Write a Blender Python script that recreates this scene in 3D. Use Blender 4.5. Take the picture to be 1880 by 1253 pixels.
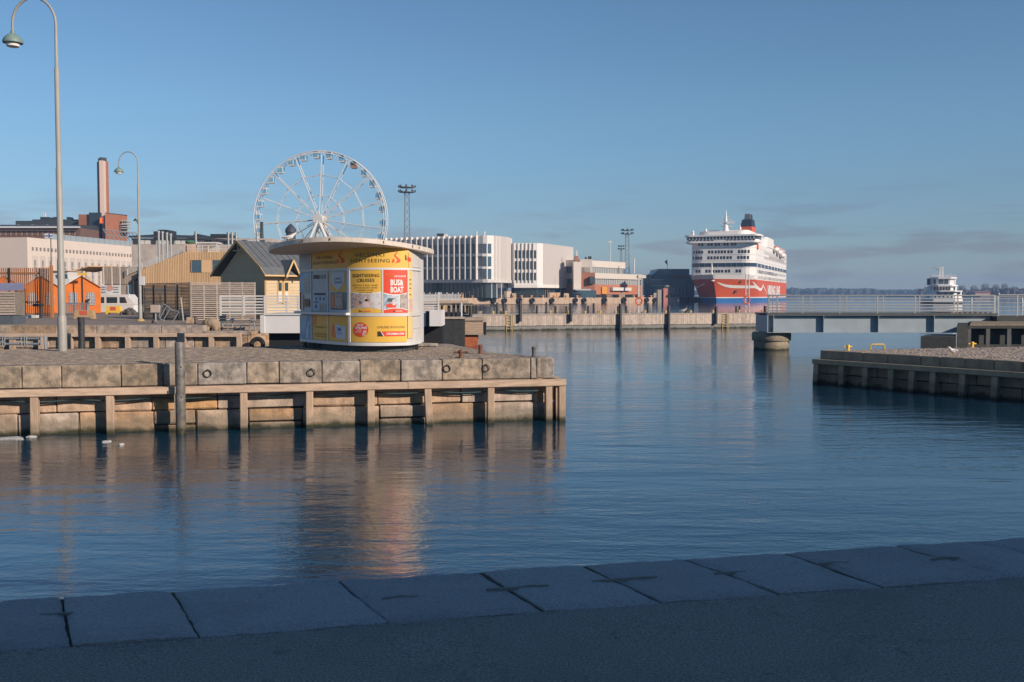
import bpy, bmesh, math, random
from mathutils import Vector, Matrix, noise
random.seed(7)
R = math.radians
for o in list(bpy.data.objects): bpy.data.objects.remove(o)
SC = bpy.context.scene
COL = SC.collection
# ------------------------------------------------------------------ camera
F = 1828.0; HOR = 541.0; CAMZ = 3.22
PIT = math.atan((626.5 - HOR) / F)
cd = bpy.data.cameras.new('camera'); co = bpy.data.objects.new('camera', cd); COL.objects.link(co)
cd.sensor_width = 36.0; cd.lens = 36.0 * F / 1880.0; cd.clip_start = 0.1; cd.clip_end = 20000
co.location = (0, 0, CAMZ); co.rotation_euler = (math.pi / 2 - PIT, 0, 0)
SC.camera = co
# ------------------------------------------------------------------ sun, sky, exposure
SUN_EL = R(23); SAZ = math.atan2(0.80, -0.60)            # sun to the right, behind the camera
SDIR = Vector((math.sin(SAZ) * math.cos(SUN_EL), math.cos(SAZ) * math.cos(SUN_EL), math.sin(SUN_EL)))
sl = bpy.data.lights.new('sun', 'SUN'); so = bpy.data.objects.new('sun', sl); COL.objects.link(so)
sl.energy = 4.6; sl.angle = R(0.5); sl.color = (1.0, 0.85, 0.70)
so.rotation_euler = SDIR.to_track_quat('Z', 'Y').to_euler(); so.location = (60, -60, 60)
wd = bpy.data.worlds.new('World'); SC.world = wd; wd.use_nodes = True
nt = wd.node_tree; nt.nodes.clear()
def WN(t, **k):
    n = nt.nodes.new(t)
    for a, b in k.items(): setattr(n, a, b)
    return n
sky = WN('ShaderNodeTexSky', sky_type='NISHITA', sun_disc=False, sun_elevation=SUN_EL, sun_rotation=SAZ,
         altitude=0, air_density=1.0, dust_density=0.0, ozone_density=3.0)
bgn = WN('ShaderNodeBackground'); wo = WN('ShaderNodeOutputWorld')
tc = WN('ShaderNodeTexCoord'); mp = WN('ShaderNodeMapping'); mp.inputs['Scale'].default_value = (5, 5, 34)
nz = WN('ShaderNodeTexNoise'); nz.inputs['Scale'].default_value = 1.9; nz.inputs['Detail'].default_value = 7
cr = WN('ShaderNodeValToRGB'); cr.color_ramp.elements[0].position = 0.48; cr.color_ramp.elements[1].position = 0.61
sx = WN('ShaderNodeSeparateXYZ'); mr = WN('ShaderNodeMapRange')
mr.inputs['From Min'].default_value = 0.115; mr.inputs['From Max'].default_value = 0.05
mulf = WN('ShaderNodeMath', operation='MULTIPLY'); mulg = WN('ShaderNodeMath', operation='MULTIPLY'); mulg.inputs[1].default_value = 1.0
mx = WN('ShaderNodeMix', data_type='RGBA', blend_type='MULTIPLY'); mx.inputs['B'].default_value = (0.88, 0.76, 0.79, 1)
L = nt.links.new
L(tc.outputs['Generated'], mp.inputs['Vector']); L(mp.outputs['Vector'], nz.inputs['Vector']); L(nz.outputs['Fac'], cr.inputs['Fac'])
L(tc.outputs['Generated'], sx.inputs[0]); L(sx.outputs['Z'], mr.inputs['Value'])
L(cr.outputs['Color'], mulf.inputs[0]); L(mr.outputs['Result'], mulf.inputs[1]); L(mulf.outputs[0], mulg.inputs[0])
L(mulg.outputs[0], mx.inputs['Factor']); L(sky.outputs['Color'], mx.inputs['A']); tn = WN('ShaderNodeMix', data_type='RGBA', blend_type='MULTIPLY'); tn.inputs['Factor'].default_value = 1.0; tn.inputs['B'].default_value = (0.72, 0.865, 0.94, 1)
# thin mauve bank of cloud low all round the horizon
m2 = WN('ShaderNodeMapRange', interpolation_type='SMOOTHSTEP'); m2.inputs['From Min'].default_value = 0.20; m2.inputs['From Max'].default_value = -0.01
x2 = WN('ShaderNodeMix', data_type='RGBA', blend_type='MULTIPLY'); x2.inputs['B'].default_value = (0.68, 0.66, 0.78, 1)
L(sx.outputs['Z'], m2.inputs['Value']); L(m2.outputs['Result'], x2.inputs['Factor']); L(mx.outputs['Result'], x2.inputs['A'])
L(x2.outputs['Result'], tn.inputs['A']); L(tn.outputs['Result'], bgn.inputs['Color'])
bgn.inputs['Strength'].default_value = 0.091
L(bgn.outputs[0], wo.inputs[0])
SC.view_settings.view_transform = 'Standard'; SC.view_settings.look = 'None'
SC.view_settings.exposure = 0.25; SC.view_settings.gamma = 1.0; SC.view_settings.use_curve_mapping = False
SC.cycles.use_denoising = True
SC.cycles.max_bounces = 6; SC.cycles.volume_bounces = 0; SC.cycles.caustics_reflective = False; SC.cycles.caustics_refractive = False
# ------------------------------------------------------------------ pixel helpers (1880 x 1253 photograph)
cP, sP = math.cos(PIT), math.sin(PIT)
def ray(px, py):
    u = (px - 940) / F; v = (626.5 - py) / F
    return Vector((u, cP + v * sP, -sP + v * cP))
def G(px, py, z=1.6):
    r = ray(px, py); t = (z - CAMZ) / r.z
    return Vector((r.x * t, r.y * t, z))
def D(px, py, y):
    r = ray(px, py); t = y / r.y
    return Vector((r.x * t, y, CAMZ + r.z * t))
def X(px, y): return D(px, HOR, y).x
def Z(py, y): return D(940, py, y).z
def lerp(a, b, t): return a + (b - a) * t
# ------------------------------------------------------------------ objects
WM = {}
def tag(o, label=None, cat=None, group=None, kind=None):
    if label: o['label'] = label
    if cat: o['category'] = cat
    if group: o['group'] = group
    if kind: o['kind'] = kind
    return o
def thing(name, label, cat, loc=(0, 0, 0), rotz=0.0, group=None):
    o = bpy.data.objects.new(name, None); COL.objects.link(o)
    o.empty_display_size = 0.3
    o.location = loc; o.rotation_euler = (0, 0, rotz)
    WM[o.name] = Matrix.Translation(Vector(loc)) @ Matrix.Rotation(rotz, 4, 'Z')
    return tag(o, label, cat, group)
def link(name, me, parent=None, loc=(0, 0, 0), rot=(0, 0, 0), scale=(1, 1, 1), mat=None):
    """an object on shared mesh data; loc is in the parent's own frame"""
    o = bpy.data.objects.new(name, me); COL.objects.link(o)
    o.location = loc; o.rotation_euler = rot; o.scale = scale
    if parent: o.parent = parent
    if mat and not me.materials: me.materials.append(mat)
    WM[o.name] = (WM[parent.name] if parent else Matrix()) @ Matrix.Translation(Vector(loc))
    return o
class MB:
    def __init__(s): s.v = []; s.f = []
    def add(s, vs, fs):
        o = len(s.v); s.v += [Vector(v) for v in vs]; s.f += [[i + o for i in f] for f in fs]; return s
    def box(s, x0, x1, y0, y1, z0, z1):
        return s.add([(x0,y0,z0),(x1,y0,z0),(x1,y1,z0),(x0,y1,z0),(x0,y0,z1),(x1,y0,z1),(x1,y1,z1),(x0,y1,z1)],
                     [[3,2,1,0],[4,5,6,7],[0,1,5,4],[1,2,6,5],[2,3,7,6],[3,0,4,7]])
    def obox(s, c, hx, hy, hz, ang=0):
        ca, sa = math.cos(ang), math.sin(ang); vs = []
        for dz in (-hz, hz):
            for dx, dy in ((-hx,-hy),(hx,-hy),(hx,hy),(-hx,hy)):
                vs.append((c[0]+dx*ca-dy*sa, c[1]+dx*sa+dy*ca, c[2]+dz))
        return s.add(vs, [[3,2,1,0],[4,5,6,7],[0,1,5,4],[1,2,6,5],[2,3,7,6],[3,0,4,7]])
    def bar(s, a, b, w, h=None):
        a, b = Vector(a), Vector(b); d = (b - a).normalized(); h = h or w
        up = Vector((0,0,1)) if abs(d.z) < 0.95 else Vector((0,1,0))
        sd = d.cross(up).normalized() * (w/2); u2 = sd.cross(d).normalized() * (h/2)
        vs = [p + q for p in (a, b) for q in (-sd-u2, sd-u2, sd+u2, -sd+u2)]
        return s.add(vs, [[3,2,1,0],[4,5,6,7],[0,1,5,4],[1,2,6,5],[2,3,7,6],[3,0,4,7]])
    def tube(s, pts, r, n=8, cap=True, closed=False):
        pts = [Vector(p) for p in pts]; m = len(pts)
        rr = r if isinstance(r, (list, tuple)) else [r] * m
        vs = []; pu = None
        for i, p in enumerate(pts):
            if closed: d = pts[(i+1) % m] - pts[i-1]
            else: d = pts[min(i+1, m-1)] - pts[max(i-1, 0)]
            d = d.normalized() if d.length > 1e-9 else Vector((0,0,1))
            if pu is None:
                up = Vector((0,0,1)) if abs(d.z) < 0.9 else Vector((0,1,0))
                pu = d.cross(up).normalized()
            else:
                pu = (pu - d * pu.dot(d)); pu = pu.normalized() if pu.length > 1e-6 else d.orthogonal().normalized()
            b = d.cross(pu)
            for k in range(n):
                a = 2*math.pi*k/n
                vs.append(p + (pu*math.cos(a) + b*math.sin(a)) * rr[i])
        fs = []
        for i in range(m if closed else m-1):
            j = (i+1) % m
            for k in range(n): fs.append([i*n+k, i*n+(k+1)%n, j*n+(k+1)%n, j*n+k])
        if cap and not closed: fs += [list(range(n))[::-1], [(m-1)*n+k for k in range(n)]]
        return s.add(vs, fs)
    def lathe(s, c, prof, n=16):
        vs = []; m = len(prof)
        for r, z in prof:
            for k in range(n):
                a = 2*math.pi*k/n; vs.append((c[0]+r*math.cos(a), c[1]+r*math.sin(a), c[2]+z))
        fs = [[i*n+k, i*n+(k+1)%n, (i+1)*n+(k+1)%n, (i+1)*n+k] for i in range(m-1) for k in range(n)]
        fs += [list(range(n))[::-1], [(m-1)*n+k for k in range(n)]]
        return s.add(vs, fs)
    def prism(s, poly, z0, z1):
        n = len(poly)
        zz0 = z0 if isinstance(z0, (list, tuple)) else [z0]*n
        zz1 = z1 if isinstance(z1, (list, tuple)) else [z1]*n
        vs = [(p[0], p[1], z) for p, z in zip(poly, zz0)] + [(p[0], p[1], z) for p, z in zip(poly, zz1)]
        return s.add(vs, [list(range(n))[::-1], list(range(n, 2*n))] + [[i, (i+1)%n, n+(i+1)%n, n+i] for i in range(n)])
    def slab(s, pts, off):
        """a flat polygon of 3-D points given thickness by the vector off"""
        n = len(pts); off = Vector(off); pts = [Vector(p) for p in pts]
        return s.add(pts + [p + off for p in pts], [list(range(n)), list(range(2*n-1, n-1, -1))] + [[(i+1)%n, i, n+i, n+(i+1)%n] for i in range(n)])
    def quad(s, *p): return s.add(p, [list(range(len(p)))])
    def ball(s, c, r, n=8, sz=1.0):
        prof = [(r*math.sin(math.pi*i/n), -r*sz*math.cos(math.pi*i/n)) for i in range(1, n)]
        return s.lathe(c, prof, max(8, n+2))
    def mesh(s, name, mat=None, smooth=False, inv=None):
        me = bpy.data.meshes.new(name)
        vs = [tuple(inv @ v) for v in s.v] if inv else [tuple(v) for v in s.v]
        me.from_pydata(vs, [], s.f)
        if mat: me.materials.append(mat)
        if smooth:
            for p in me.polygons: p.use_smooth = True
            try: me.set_sharp_from_angle(angle=R(42))
            except Exception: pass
        me.validate(); return me
    def build(s, name, mat, parent=None, smooth=False, local=False):
        """world coordinates unless local; a top-level mesh gets its origin at its base"""
        if parent is not None:
            inv = None if local else WM[parent.name].inverted()
            me = s.mesh(name, mat, smooth, inv)
            o = bpy.data.objects.new(name, me); COL.objects.link(o); o.parent = parent; WM[o.name] = WM[parent.name]
        else:
            xs = [v.x for v in s.v]; ys = [v.y for v in s.v]; z0 = min(v.z for v in s.v)
            c = Vector(((min(xs)+max(xs))/2, (min(ys)+max(ys))/2, z0))
            me = s.mesh(name, mat, smooth, Matrix.Translation(-c))
            o = bpy.data.objects.new(name, me); COL.objects.link(o); o.location = c; WM[o.name] = Matrix.Translation(c)
        return o
def copy_tree(o, parent=None, loc=None, rotz=None):
    c = o.copy(); COL.objects.link(c)
    if parent: c.parent = parent
    if loc is not None: c.location = loc
    if rotz is not None: c.rotation_euler = (0, 0, rotz)
    for ch in list(o.children): copy_tree(ch, c)
    return c
def chamfer(sx, sy, sz, c, jit=0.0, seed=0, mat=None, name='stone'):
    """box with chamfered, slightly uneven edges, centred"""
    rnd = random.Random(seed); bm = bmesh.new(); bmesh.ops.create_cube(bm, size=1.0)
    for v in bm.verts: v.co = Vector((v.co.x*sx, v.co.y*sy, v.co.z*sz))
    bmesh.ops.bevel(bm, geom=list(bm.edges), offset=c, segments=1, affect='EDGES')
    for v in bm.verts: v.co += Vector((rnd.uniform(-jit,jit), rnd.uniform(-jit,jit), rnd.uniform(-jit,jit)))
    me = bpy.data.meshes.new(name); bm.to_mesh(me); bm.free()
    if mat: me.materials.append(mat)
    return me
# ------------------------------------------------------------------ materials
MATS = {}
def M(name, col, rough=0.7, var=0.15, scale=6.0, bump=0.0, bscale=None, metal=0.0, col2=None, rnd=0.0, spec=0.4, stretch=None,
      tide=None, streak=0.0, emit=None, alpha=None, detail=6, ramp=(0.3, 0.72), hue=0.0):
    if name in MATS: return MATS[name]
    m = bpy.data.materials.new(name); m.use_nodes = True; MATS[name] = m
    t = m.node_tree; b = t.nodes['Principled BSDF']; N = t.nodes.new; K = t.links.new
    b.inputs['Roughness'].default_value = rough; b.inputs['Metallic'].default_value = metal
    b.inputs['Specular IOR Level'].default_value = spec
    if emit:
        b.inputs['Emission Color'].default_value = (*emit[:3], 1); b.inputs['Emission Strength'].default_value = emit[3]
    gp = N('ShaderNodeNewGeometry'); vec = gp.outputs['Position']
    if stretch:
        mpn = N('ShaderNodeMapping'); mpn.inputs['Scale'].default_value = stretch; K(vec, mpn.inputs['Vector']); vec = mpn.outputs['Vector']
    n1 = N('ShaderNodeTexNoise'); n1.inputs['Scale'].default_value = scale; n1.inputs['Detail'].default_value = detail
    n1.inputs['Roughness'].default_value = 0.65; K(vec, n1.inputs['Vector'])
    rp = N('ShaderNodeValToRGB'); rp.color_ramp.elements[0].position = ramp[0]; rp.color_ramp.elements[1].position = ramp[1]
    c1 = [max(0, c*(1-var)) for c in col]; c2 = list(col2) if col2 else [min(1, c*(1+var)) for c in col]
    rp.color_ramp.elements[0].color = (*c1, 1); rp.color_ramp.elements[1].color = (*c2, 1)
    K(n1.outputs['Fac'], rp.inputs['Fac']); out = rp.outputs['Color']
    def mixc(a, fac_sock, bcol, mode='MIX'):
        q = N('ShaderNodeMix'); q.data_type = 'RGBA'; q.blend_type = mode
        K(a, q.inputs['A']); q.inputs['B'].default_value = (*bcol, 1); K(fac_sock, q.inputs['Factor']); return q.outputs['Result']
    if streak:
        ms = N('ShaderNodeMapping'); ms.inputs['Scale'].default_value = (5, 5, 0.5); K(gp.outputs['Position'], ms.inputs['Vector'])
        n2 = N('ShaderNodeTexNoise'); n2.inputs['Scale'].default_value = 1.3; n2.inputs['Detail'].default_value = 4; K(ms.outputs['Vector'], n2.inputs['Vector'])
        r2 = N('ShaderNodeMapRange'); r2.inputs['From Min'].default_value = 0.52; r2.inputs['From Max'].default_value = 0.75; r2.inputs['To Max'].default_value = streak
        K(n2.outputs['Fac'], r2.inputs['Value']); out = mixc(out, r2.outputs['Result'], (0.10, 0.075, 0.055))
    if rnd:
        oi = N('ShaderNodeObjectInfo'); mr_ = N('ShaderNodeMapRange'); mr_.inputs['To Min'].default_value = 1-rnd; mr_.inputs['To Max'].default_value = 1+rnd
        K(oi.outputs['Random'], mr_.inputs['Value']); hs = N('ShaderNodeHueSaturation'); K(mr_.outputs['Result'], hs.inputs['Value']); K(out, hs.inputs['Color']); out = hs.outputs['Color']
        if hue:
            fr_n = N('ShaderNodeMath'); fr_n.operation = 'MULTIPLY'; fr_n.inputs[1].default_value = 7.31; K(oi.outputs['Random'], fr_n.inputs[0])
            fc_n = N('ShaderNodeMath'); fc_n.operation = 'FRACT'; K(fr_n.outputs[0], fc_n.inputs[0])
            sr_n = N('ShaderNodeMapRange'); sr_n.inputs['To Min'].default_value = 1 - hue*8; sr_n.inputs['To Max'].default_value = 1 + hue*6; K(fc_n.outputs[0], sr_n.inputs['Value']); K(sr_n.outputs['Result'], hs.inputs['Saturation'])
    if tide:                                                # wet, weedy band above the water line
        sz_ = N('ShaderNodeSeparateXYZ'); K(gp.outputs['Position'], sz_.inputs[0])
        n3 = N('ShaderNodeTexNoise'); n3.inputs['Scale'].default_value = 2.2; n3.inputs['Detail'].default_value = 5; K(gp.outputs['Position'], n3.inputs['Vector'])
        ad = N('ShaderNodeMath'); ad.operation = 'MULTIPLY_ADD'; ad.inputs[1].default_value = 0.35; K(n3.outputs['Fac'], ad.inputs[0]); K(sz_.outputs['Z'], ad.inputs[2])
        r3 = N('ShaderNodeMapRange'); r3.inputs['From Min'].default_value = tide+0.24; r3.inputs['From Max'].default_value = tide+0.10; K(ad.outputs[0], r3.inputs['Value'])
        q3 = N('ShaderNodeMath'); q3.operation = 'MULTIPLY'; q3.inputs[1].default_value = 0.60; K(r3.outputs['Result'], q3.inputs[0])
        out = mixc(out, q3.outputs[0], (0.17, 0.145, 0.105))
        r4 = N('ShaderNodeMapRange'); r4.inputs['From Min'].default_value = 0.33; r4.inputs['From Max'].default_value = 0.21; K(ad.outputs[0], r4.inputs['Value'])
        out = mixc(out, r4.outputs['Result'], (0.035, 0.035, 0.018))
    K(out, b.inputs['Base Color'])
    if bump:
        n4 = N('ShaderNodeTexNoise'); n4.inputs['Scale'].default_value = bscale or scale*4; n4.inputs['Detail'].default_value = 6
        K(vec if stretch else gp.outputs['Position'], n4.inputs['Vector'])
        bp = N('ShaderNodeBump'); bp.inputs['Strength'].default_value = 1.0; bp.inputs['Distance'].default_value = bump
        K(n4.outputs['Fac'], bp.inputs['Height']); K(bp.outputs['Normal'], b.inputs['Normal'])
    return m
def overlay(m, kind, scale, strength, col, lo=.5, hi=.6, stretch=(1, 1, 1)):
    """mix a colour into a material's base colour where a procedural mask says so"""
    t = m.node_tree; b = t.nodes['Principled BSDF']; N = t.nodes.new; K = t.links.new; src = b.inputs['Base Color'].links[0].from_socket
    g = N('ShaderNodeNewGeometry'); mp_ = N('ShaderNodeMapping'); mp_.inputs['Scale'].default_value = stretch; K(g.outputs['Position'], mp_.inputs['Vector'])
    if kind == 'noise':
        n = N('ShaderNodeTexNoise'); n.inputs['Scale'].default_value = scale; n.inputs['Detail'].default_value = 5; K(mp_.outputs['Vector'], n.inputs['Vector']); f = n.outputs['Fac']
    else:
        dn = N('ShaderNodeTexNoise'); dn.inputs['Scale'].default_value = 5; dn.inputs['Detail'].default_value = 6; K(mp_.outputs['Vector'], dn.inputs['Vector'])
        av = N('ShaderNodeVectorMath'); av.operation = 'MULTIPLY_ADD'; av.inputs[1].default_value = (.35, .35, .35); K(dn.outputs['Color'], av.inputs[0]); K(mp_.outputs['Vector'], av.inputs[2])
        n = N('ShaderNodeTexVoronoi'); n.feature = 'DISTANCE_TO_EDGE'; n.inputs['Scale'].default_value = scale; K(av.outputs[0], n.inputs['Vector']); f = n.outputs['Distance']
    r = N('ShaderNodeMapRange'); r.inputs['From Min'].default_value = lo; r.inputs['From Max'].default_value = hi; r.inputs['To Max'].default_value = strength; K(f, r.inputs['Value'])
    q = N('ShaderNodeMix'); q.data_type = 'RGBA'; K(src, q.inputs['A']); q.inputs['B'].default_value = (*col, 1); K(r.outputs['Result'], q.inputs['Factor']); K(q.outputs['Result'], b.inputs['Base Color'])
    return m
WHITE = M('white_paint', (0.58, 0.565, 0.545), 0.5, 0.05, 3)
WHITE2 = M('white_cladding', (0.60, 0.57, 0.54), 0.6, 0.03, 0.4)
GREYW = M('grey_white', (0.55, 0.55, 0.54), 0.55, 0.06, 3)
STEEL = M('galvanised_steel', (0.35, 0.36, 0.36), 0.45, 0.12, 7, metal=0.5)
DARKM = M('dark_metal', (0.03, 0.034, 0.04), 0.5, 0.2, 6)
BLACK = M('black_rubber', (0.015, 0.015, 0.017), 0.8, 0.2, 8)
GRAN_C = M('granite_coping', (0.22, 0.19, 0.155), 0.85, 0.28, 4.5, 0.010, 26, col2=(0.40, 0.325, 0.255), rnd=0.12, streak=0.5, ramp=(.38, .62), hue=.05, detail=9)
GRAN_W = M('granite_wall', (0.38, 0.255, 0.165), 0.85, 0.22, 3.2, 0.014, 16, col2=(0.54, 0.36, 0.23), rnd=0.18, tide=0.34, streak=0.45, ramp=(.36, .64), hue=.05, detail=9)
MORTAR = M('dark_joint', (0.03, 0.027, 0.022), 0.95, 0.2, 5)
TIMB = M('pale_timber', (0.43, 0.31, 0.22), 0.8, 0.2, 3.0, 0.004, 20, rnd=0.08, tide=0.30, stretch=(3, 3, .4), ramp=(.36, .64))
TIMBW = M('waling_timber', (0.48, 0.35, 0.255), 0.8, 0.2, 3.0, 0.004, 20, rnd=0.05, stretch=(.5, 3, 5), ramp=(.36, .64))
TIMG = M('grey_timber', (0.36, 0.29, 0.24), 0.85, 0.22, 4, 0.003, 20, rnd=0.16)
PILE = M('tarred_pile', (0.035, 0.037, 0.04), 0.55, 0.4, 5, 0.004, 20)
YEL = M('yellow_paint', (0.75, 0.46, 0.06), 0.5, 0.12, 6)
RUST = M('rusty_iron', (0.16, 0.075, 0.045), 0.85, 0.4, 14, 0.003, 60)
IRON = M('dark_iron', (0.045, 0.04, 0.038), 0.7, 0.3, 14)
GLASS = M('dark_window_glass', (0.03, 0.045, 0.055), 0.06, 0.2, 1.5, spec=0.9)
GLASSB = M('blue_window_glass', (0.05, 0.10, 0.14), 0.06, 0.25, 1.2, spec=0.9)
LAMPM = M('lamp_pole_paint', (0.31, 0.30, 0.275), 0.5, 0.12, 2.0)
# ================================================================== water, quays, ground
def water_mat():
    m = bpy.data.materials.new('harbour_water'); m.use_nodes = True
    t = m.node_tree; b = t.nodes['Principled BSDF']; N = t.nodes.new; K = t.links.new
    b.inputs['Base Color'].default_value = (0.004, 0.034, 0.066, 1); b.inputs['Roughness'].default_value = 0.04
    b.inputs['IOR'].default_value = 1.85; b.inputs['Specular IOR Level'].default_value = 0.5
    g = N('ShaderNodeNewGeometry')
    def layer(scale, sxyz, detail, rot=0):
        mp_ = N('ShaderNodeMapping'); mp_.inputs['Scale'].default_value = sxyz; mp_.inputs['Rotation'].default_value = (0, 0, rot)
        K(g.outputs['Position'], mp_.inputs['Vector'])
        n = N('ShaderNodeTexNoise'); n.inputs['Scale'].default_value = scale; n.inputs['Detail'].default_value = detail
        n.inputs['Roughness'].default_value = 0.55; n.inputs['Distortion'].default_value = 0.4
        K(mp_.outputs['Vector'], n.inputs['Vector']); return n.outputs['Fac']
    big = layer(0.8, (0.45, 1.7, 1), 2, 0.12); mid = layer(2.2, (0.55, 1.25, 1), 3, -0.2); small = layer(8.0, (0.6, 1.15, 1), 3, 0.15)
    patch = layer(0.09, (0.6, 1.5, 1), 3, 0.1)
    pr = N('ShaderNodeMapRange'); pr.inputs['From Min'].default_value = 0.38; pr.inputs['From Max'].default_value = 0.62
    pr.inputs['To Min'].default_value = 0.35; pr.inputs['To Max'].default_value = 1.0; K(patch, pr.inputs['Value'])
    def ma(a, k, c=None):
        q = N('ShaderNodeMath'); q.operation = 'MULTIPLY_ADD' if c else 'MULTIPLY'; K(a, q.inputs[0]); q.inputs[1].default_value = k
        if c: K(c, q.inputs[2])
        return q.outputs[0]
    tiny = layer(21.0, (0.6, 1.1, 1), 3, -0.1)
    fine = ma(tiny, 0.0030, ma(small, 0.0072, ma(mid, 0.016)))
    q = N('ShaderNodeMath'); q.operation = 'MULTIPLY'; K(fine, q.inputs[0]); K(pr.outputs['Result'], q.inputs[1])
    h = ma(big, 0.021, q.outputs[0])
    bp = N('ShaderNodeBump'); bp.inputs['Strength'].default_value = 1.0; bp.inputs['Distance'].default_value = 1.0
    K(h, bp.inputs['Height']); K(bp.outputs['Normal'], b.inputs['Normal'])
    return m
w = MB(); w.quad((-3200, -40, 0), (3200, -40, 0), (3200, 3300, 0), (-3200, 3300, 0))
tag(w.build('water', water_mat()), kind='structure')

# ---- near quay, in the shade of the building behind the camera
ASPH = M('asphalt', (0.235, 0.225, 0.20), 0.9, 0.40, 85.0, 0.007, 110, detail=8, ramp=(.40, .62))
overlay(ASPH, 'noise', 1.1, .35, (.13, .128, .12), .50, .66); overlay(ASPH, 'crack', .55, .22, (.07, .07, .065), .010, .002); overlay(ASPH, 'noise', 130, .4, (.42, .41, .38), .68, .76); overlay(ASPH, 'noise', 7, .6, (.10, .10, .095), .67, .74)
GRAN_N = M('granite_near', (0.31, 0.305, 0.305), 0.85, 0.20, 70, 0.010, 60, rnd=0.07, detail=6, ramp=(.36, .64))
overlay(GRAN_N, 'noise', 2.2, .35, (.22, .215, .20), .50, .68); overlay(GRAN_N, 'noise', 38, .55, (.13, .13, .13), .62, .72)
outer = [(-260, 1118), (0, 1100), (110, 1097), (316, 1082), (620, 1066), (885, 1050), (1075, 1037), (1257, 1023), (1440, 1011), (1640, 997), (1765, 989), (1880, 983), (2150, 965)]
inner = [(-300, 1214), (-110, 1200), (130, 1181), (365, 1167), (715, 1141), (1000, 1118), (1215, 1102), (1430, 1084), (1620, 1071), (1858, 1054), (2030, 1042), (2190, 1031), (2400, 1015)]
# the two edges as straight lines, stones cut between the joints
oa, ob = G(0, 1101), G(1880, 984); ia, ib = G(0, 1192), G(1880, 1052)
edir = (ob - oa).normalized(); enor = Vector((-edir.y, edir.x, 0))       # towards the water
wid = ((ia - oa).dot(-enor) + (ib - oa).dot(-enor)) / 2
qn = thing('granite_quay', 'shaded granite quay edge of big slabs beside dark asphalt in the foreground', 'quay', (oa.x, oa.y, 0), math.atan2(edir.y, edir.x))
js = [((G(*p) - oa).dot(edir), (G(*q) - oa).dot(edir)) for p, q in zip(outer, inner)]
js = [(-6.2, -6.02), (-4.9, -4.72), (-3.6, -3.42), (-2.3, -2.12)] + [(a, b) for a, b in js if -1.5 < a < 8.3] + [(9.4, 9.58), (10.6, 10.78), (11.9, 12.08), (13.2, 13.38)]
NCH = 8
for k in range(len(js) - 1):
    (a0, b0), (a1, b1) = js[k], js[k+1]; g = 0.005 + 0.004*random.random()
    nu = max(10, int((a1 - a0) * 26)); nv = 18; mb = MB(); vs = []
    tilt = random.uniform(-0.006, 0.006); lift = random.uniform(-0.005, 0.004)
    for j in range(nv + 1):
        for i in range(nu + 1):
            u = i / nu; v = j / nv
            x = lerp(lerp(a0, b0, v) + g, lerp(a1, b1, v) - g, u); y = -v * wid
            e = min(u * (a1 - a0), (1-u) * (a1 - a0), v * wid * 1.3, (1-v) * wid)
            p = Vector((x * 3.1, y * 3.1, k * 7.0))
            z = 1.60 + lift + tilt * (u - .5) * 2 + 0.009 * noise.noise(p) + 0.006 * noise.noise(p * 4) + 0.003 * noise.noise(p * 11)
            z -= 0.016 * max(0, 1 - e / (0.022 + 0.012 * noise.noise(p * 2)))**2
            if v == 0: y += 0.02 * noise.noise(p * 3)
            if i in (0, nu): x += (0.006 * noise.noise(Vector((v * 5, k * 3.3 + i, 1))) + 0.004 * noise.noise(Vector((v * 17, k * 3.3 + i, 4)))) + (0.006 if i == 0 else -0.006) * max(0, 1 - v * 5)
            vs.append((x, y, z))
    fs = [[j*(nu+1)+i, (j+1)*(nu+1)+i, (j+1)*(nu+1)+i+1, j*(nu+1)+i+1] for j in range(nv) for i in range(nu)]
    n0 = len(vs); ring = [i for i in range(nu+1)] + [j*(nu+1)+nu for j in range(1, nv+1)] + [nv*(nu+1)+i for i in range(nu-1, -1, -1)] + [j*(nu+1) for j in range(nv-1, 0, -1)]
    for r_ in ring: vs.append((vs[r_][0], vs[r_][1], 1.12))
    m_ = len(ring)
    fs += [[ring[i], ring[(i+1) % m_], n0+(i+1) % m_, n0+i] for i in range(m_)]
    mb.add(vs, fs); mb.build('coping_stone', GRAN_N, qn, smooth=True, local=True)
# iron cramps let into the joints
crm = MB()
for px, py in ((735, 1098), (925, 1081), (975, 1078), (1118, 1066), (1175, 1062), (1340, 1052), (1530, 1035), (1735, 1026), (105, 1128)):
    c = G(px, py); a = (c - oa).dot(edir); b = (c - oa).dot(enor)
    q = MB(); hl = 0.10 if px > 200 else 0.08; mid_ = random.uniform(-.02, .02)
    q.add([(a-hl, b-.006, 1.595), (a, b-.010+mid_, 1.595), (a+hl, b-.007, 1.595), (a+hl, b+.005, 1.595), (a, b+.007+mid_, 1.595), (a-hl, b+.006, 1.595),
           (a-hl, b-.006, 1.606), (a, b-.010+mid_, 1.608), (a+hl, b-.007, 1.606), (a+hl, b+.005, 1.606), (a, b+.007+mid_, 1.608), (a-hl, b+.006, 1.606)],
          [[6,7,10,11],[7,8,9,10],[0,1,7,6],[1,2,8,7],[2,3,9,8],[3,4,10,9],[4,5,11,10],[5,0,6,11]])
    q.build('iron_cramp', M('mossy_iron', (.20, .20, .175), .9, .3, 12), qn, local=True)
MB().box(-14, 22, -wid, -0.07, -2, 1.115).build('wall', GRAN_W, qn, local=True)
MB().box(-14, 22, -wid-0.06, 0.010, 1.10, 1.577).build('joint_bed', M('mossy_joint', (.075, .072, .05), .95, .5, 20, .006, 60), qn, local=True)
pv = MB(); nx_, ny_ = 260, 40
A = MB()
def loc2w(a, b, z): return oa + edir * a + enor * b + Vector((0, 0, z - 1.6))
vs = []
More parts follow.
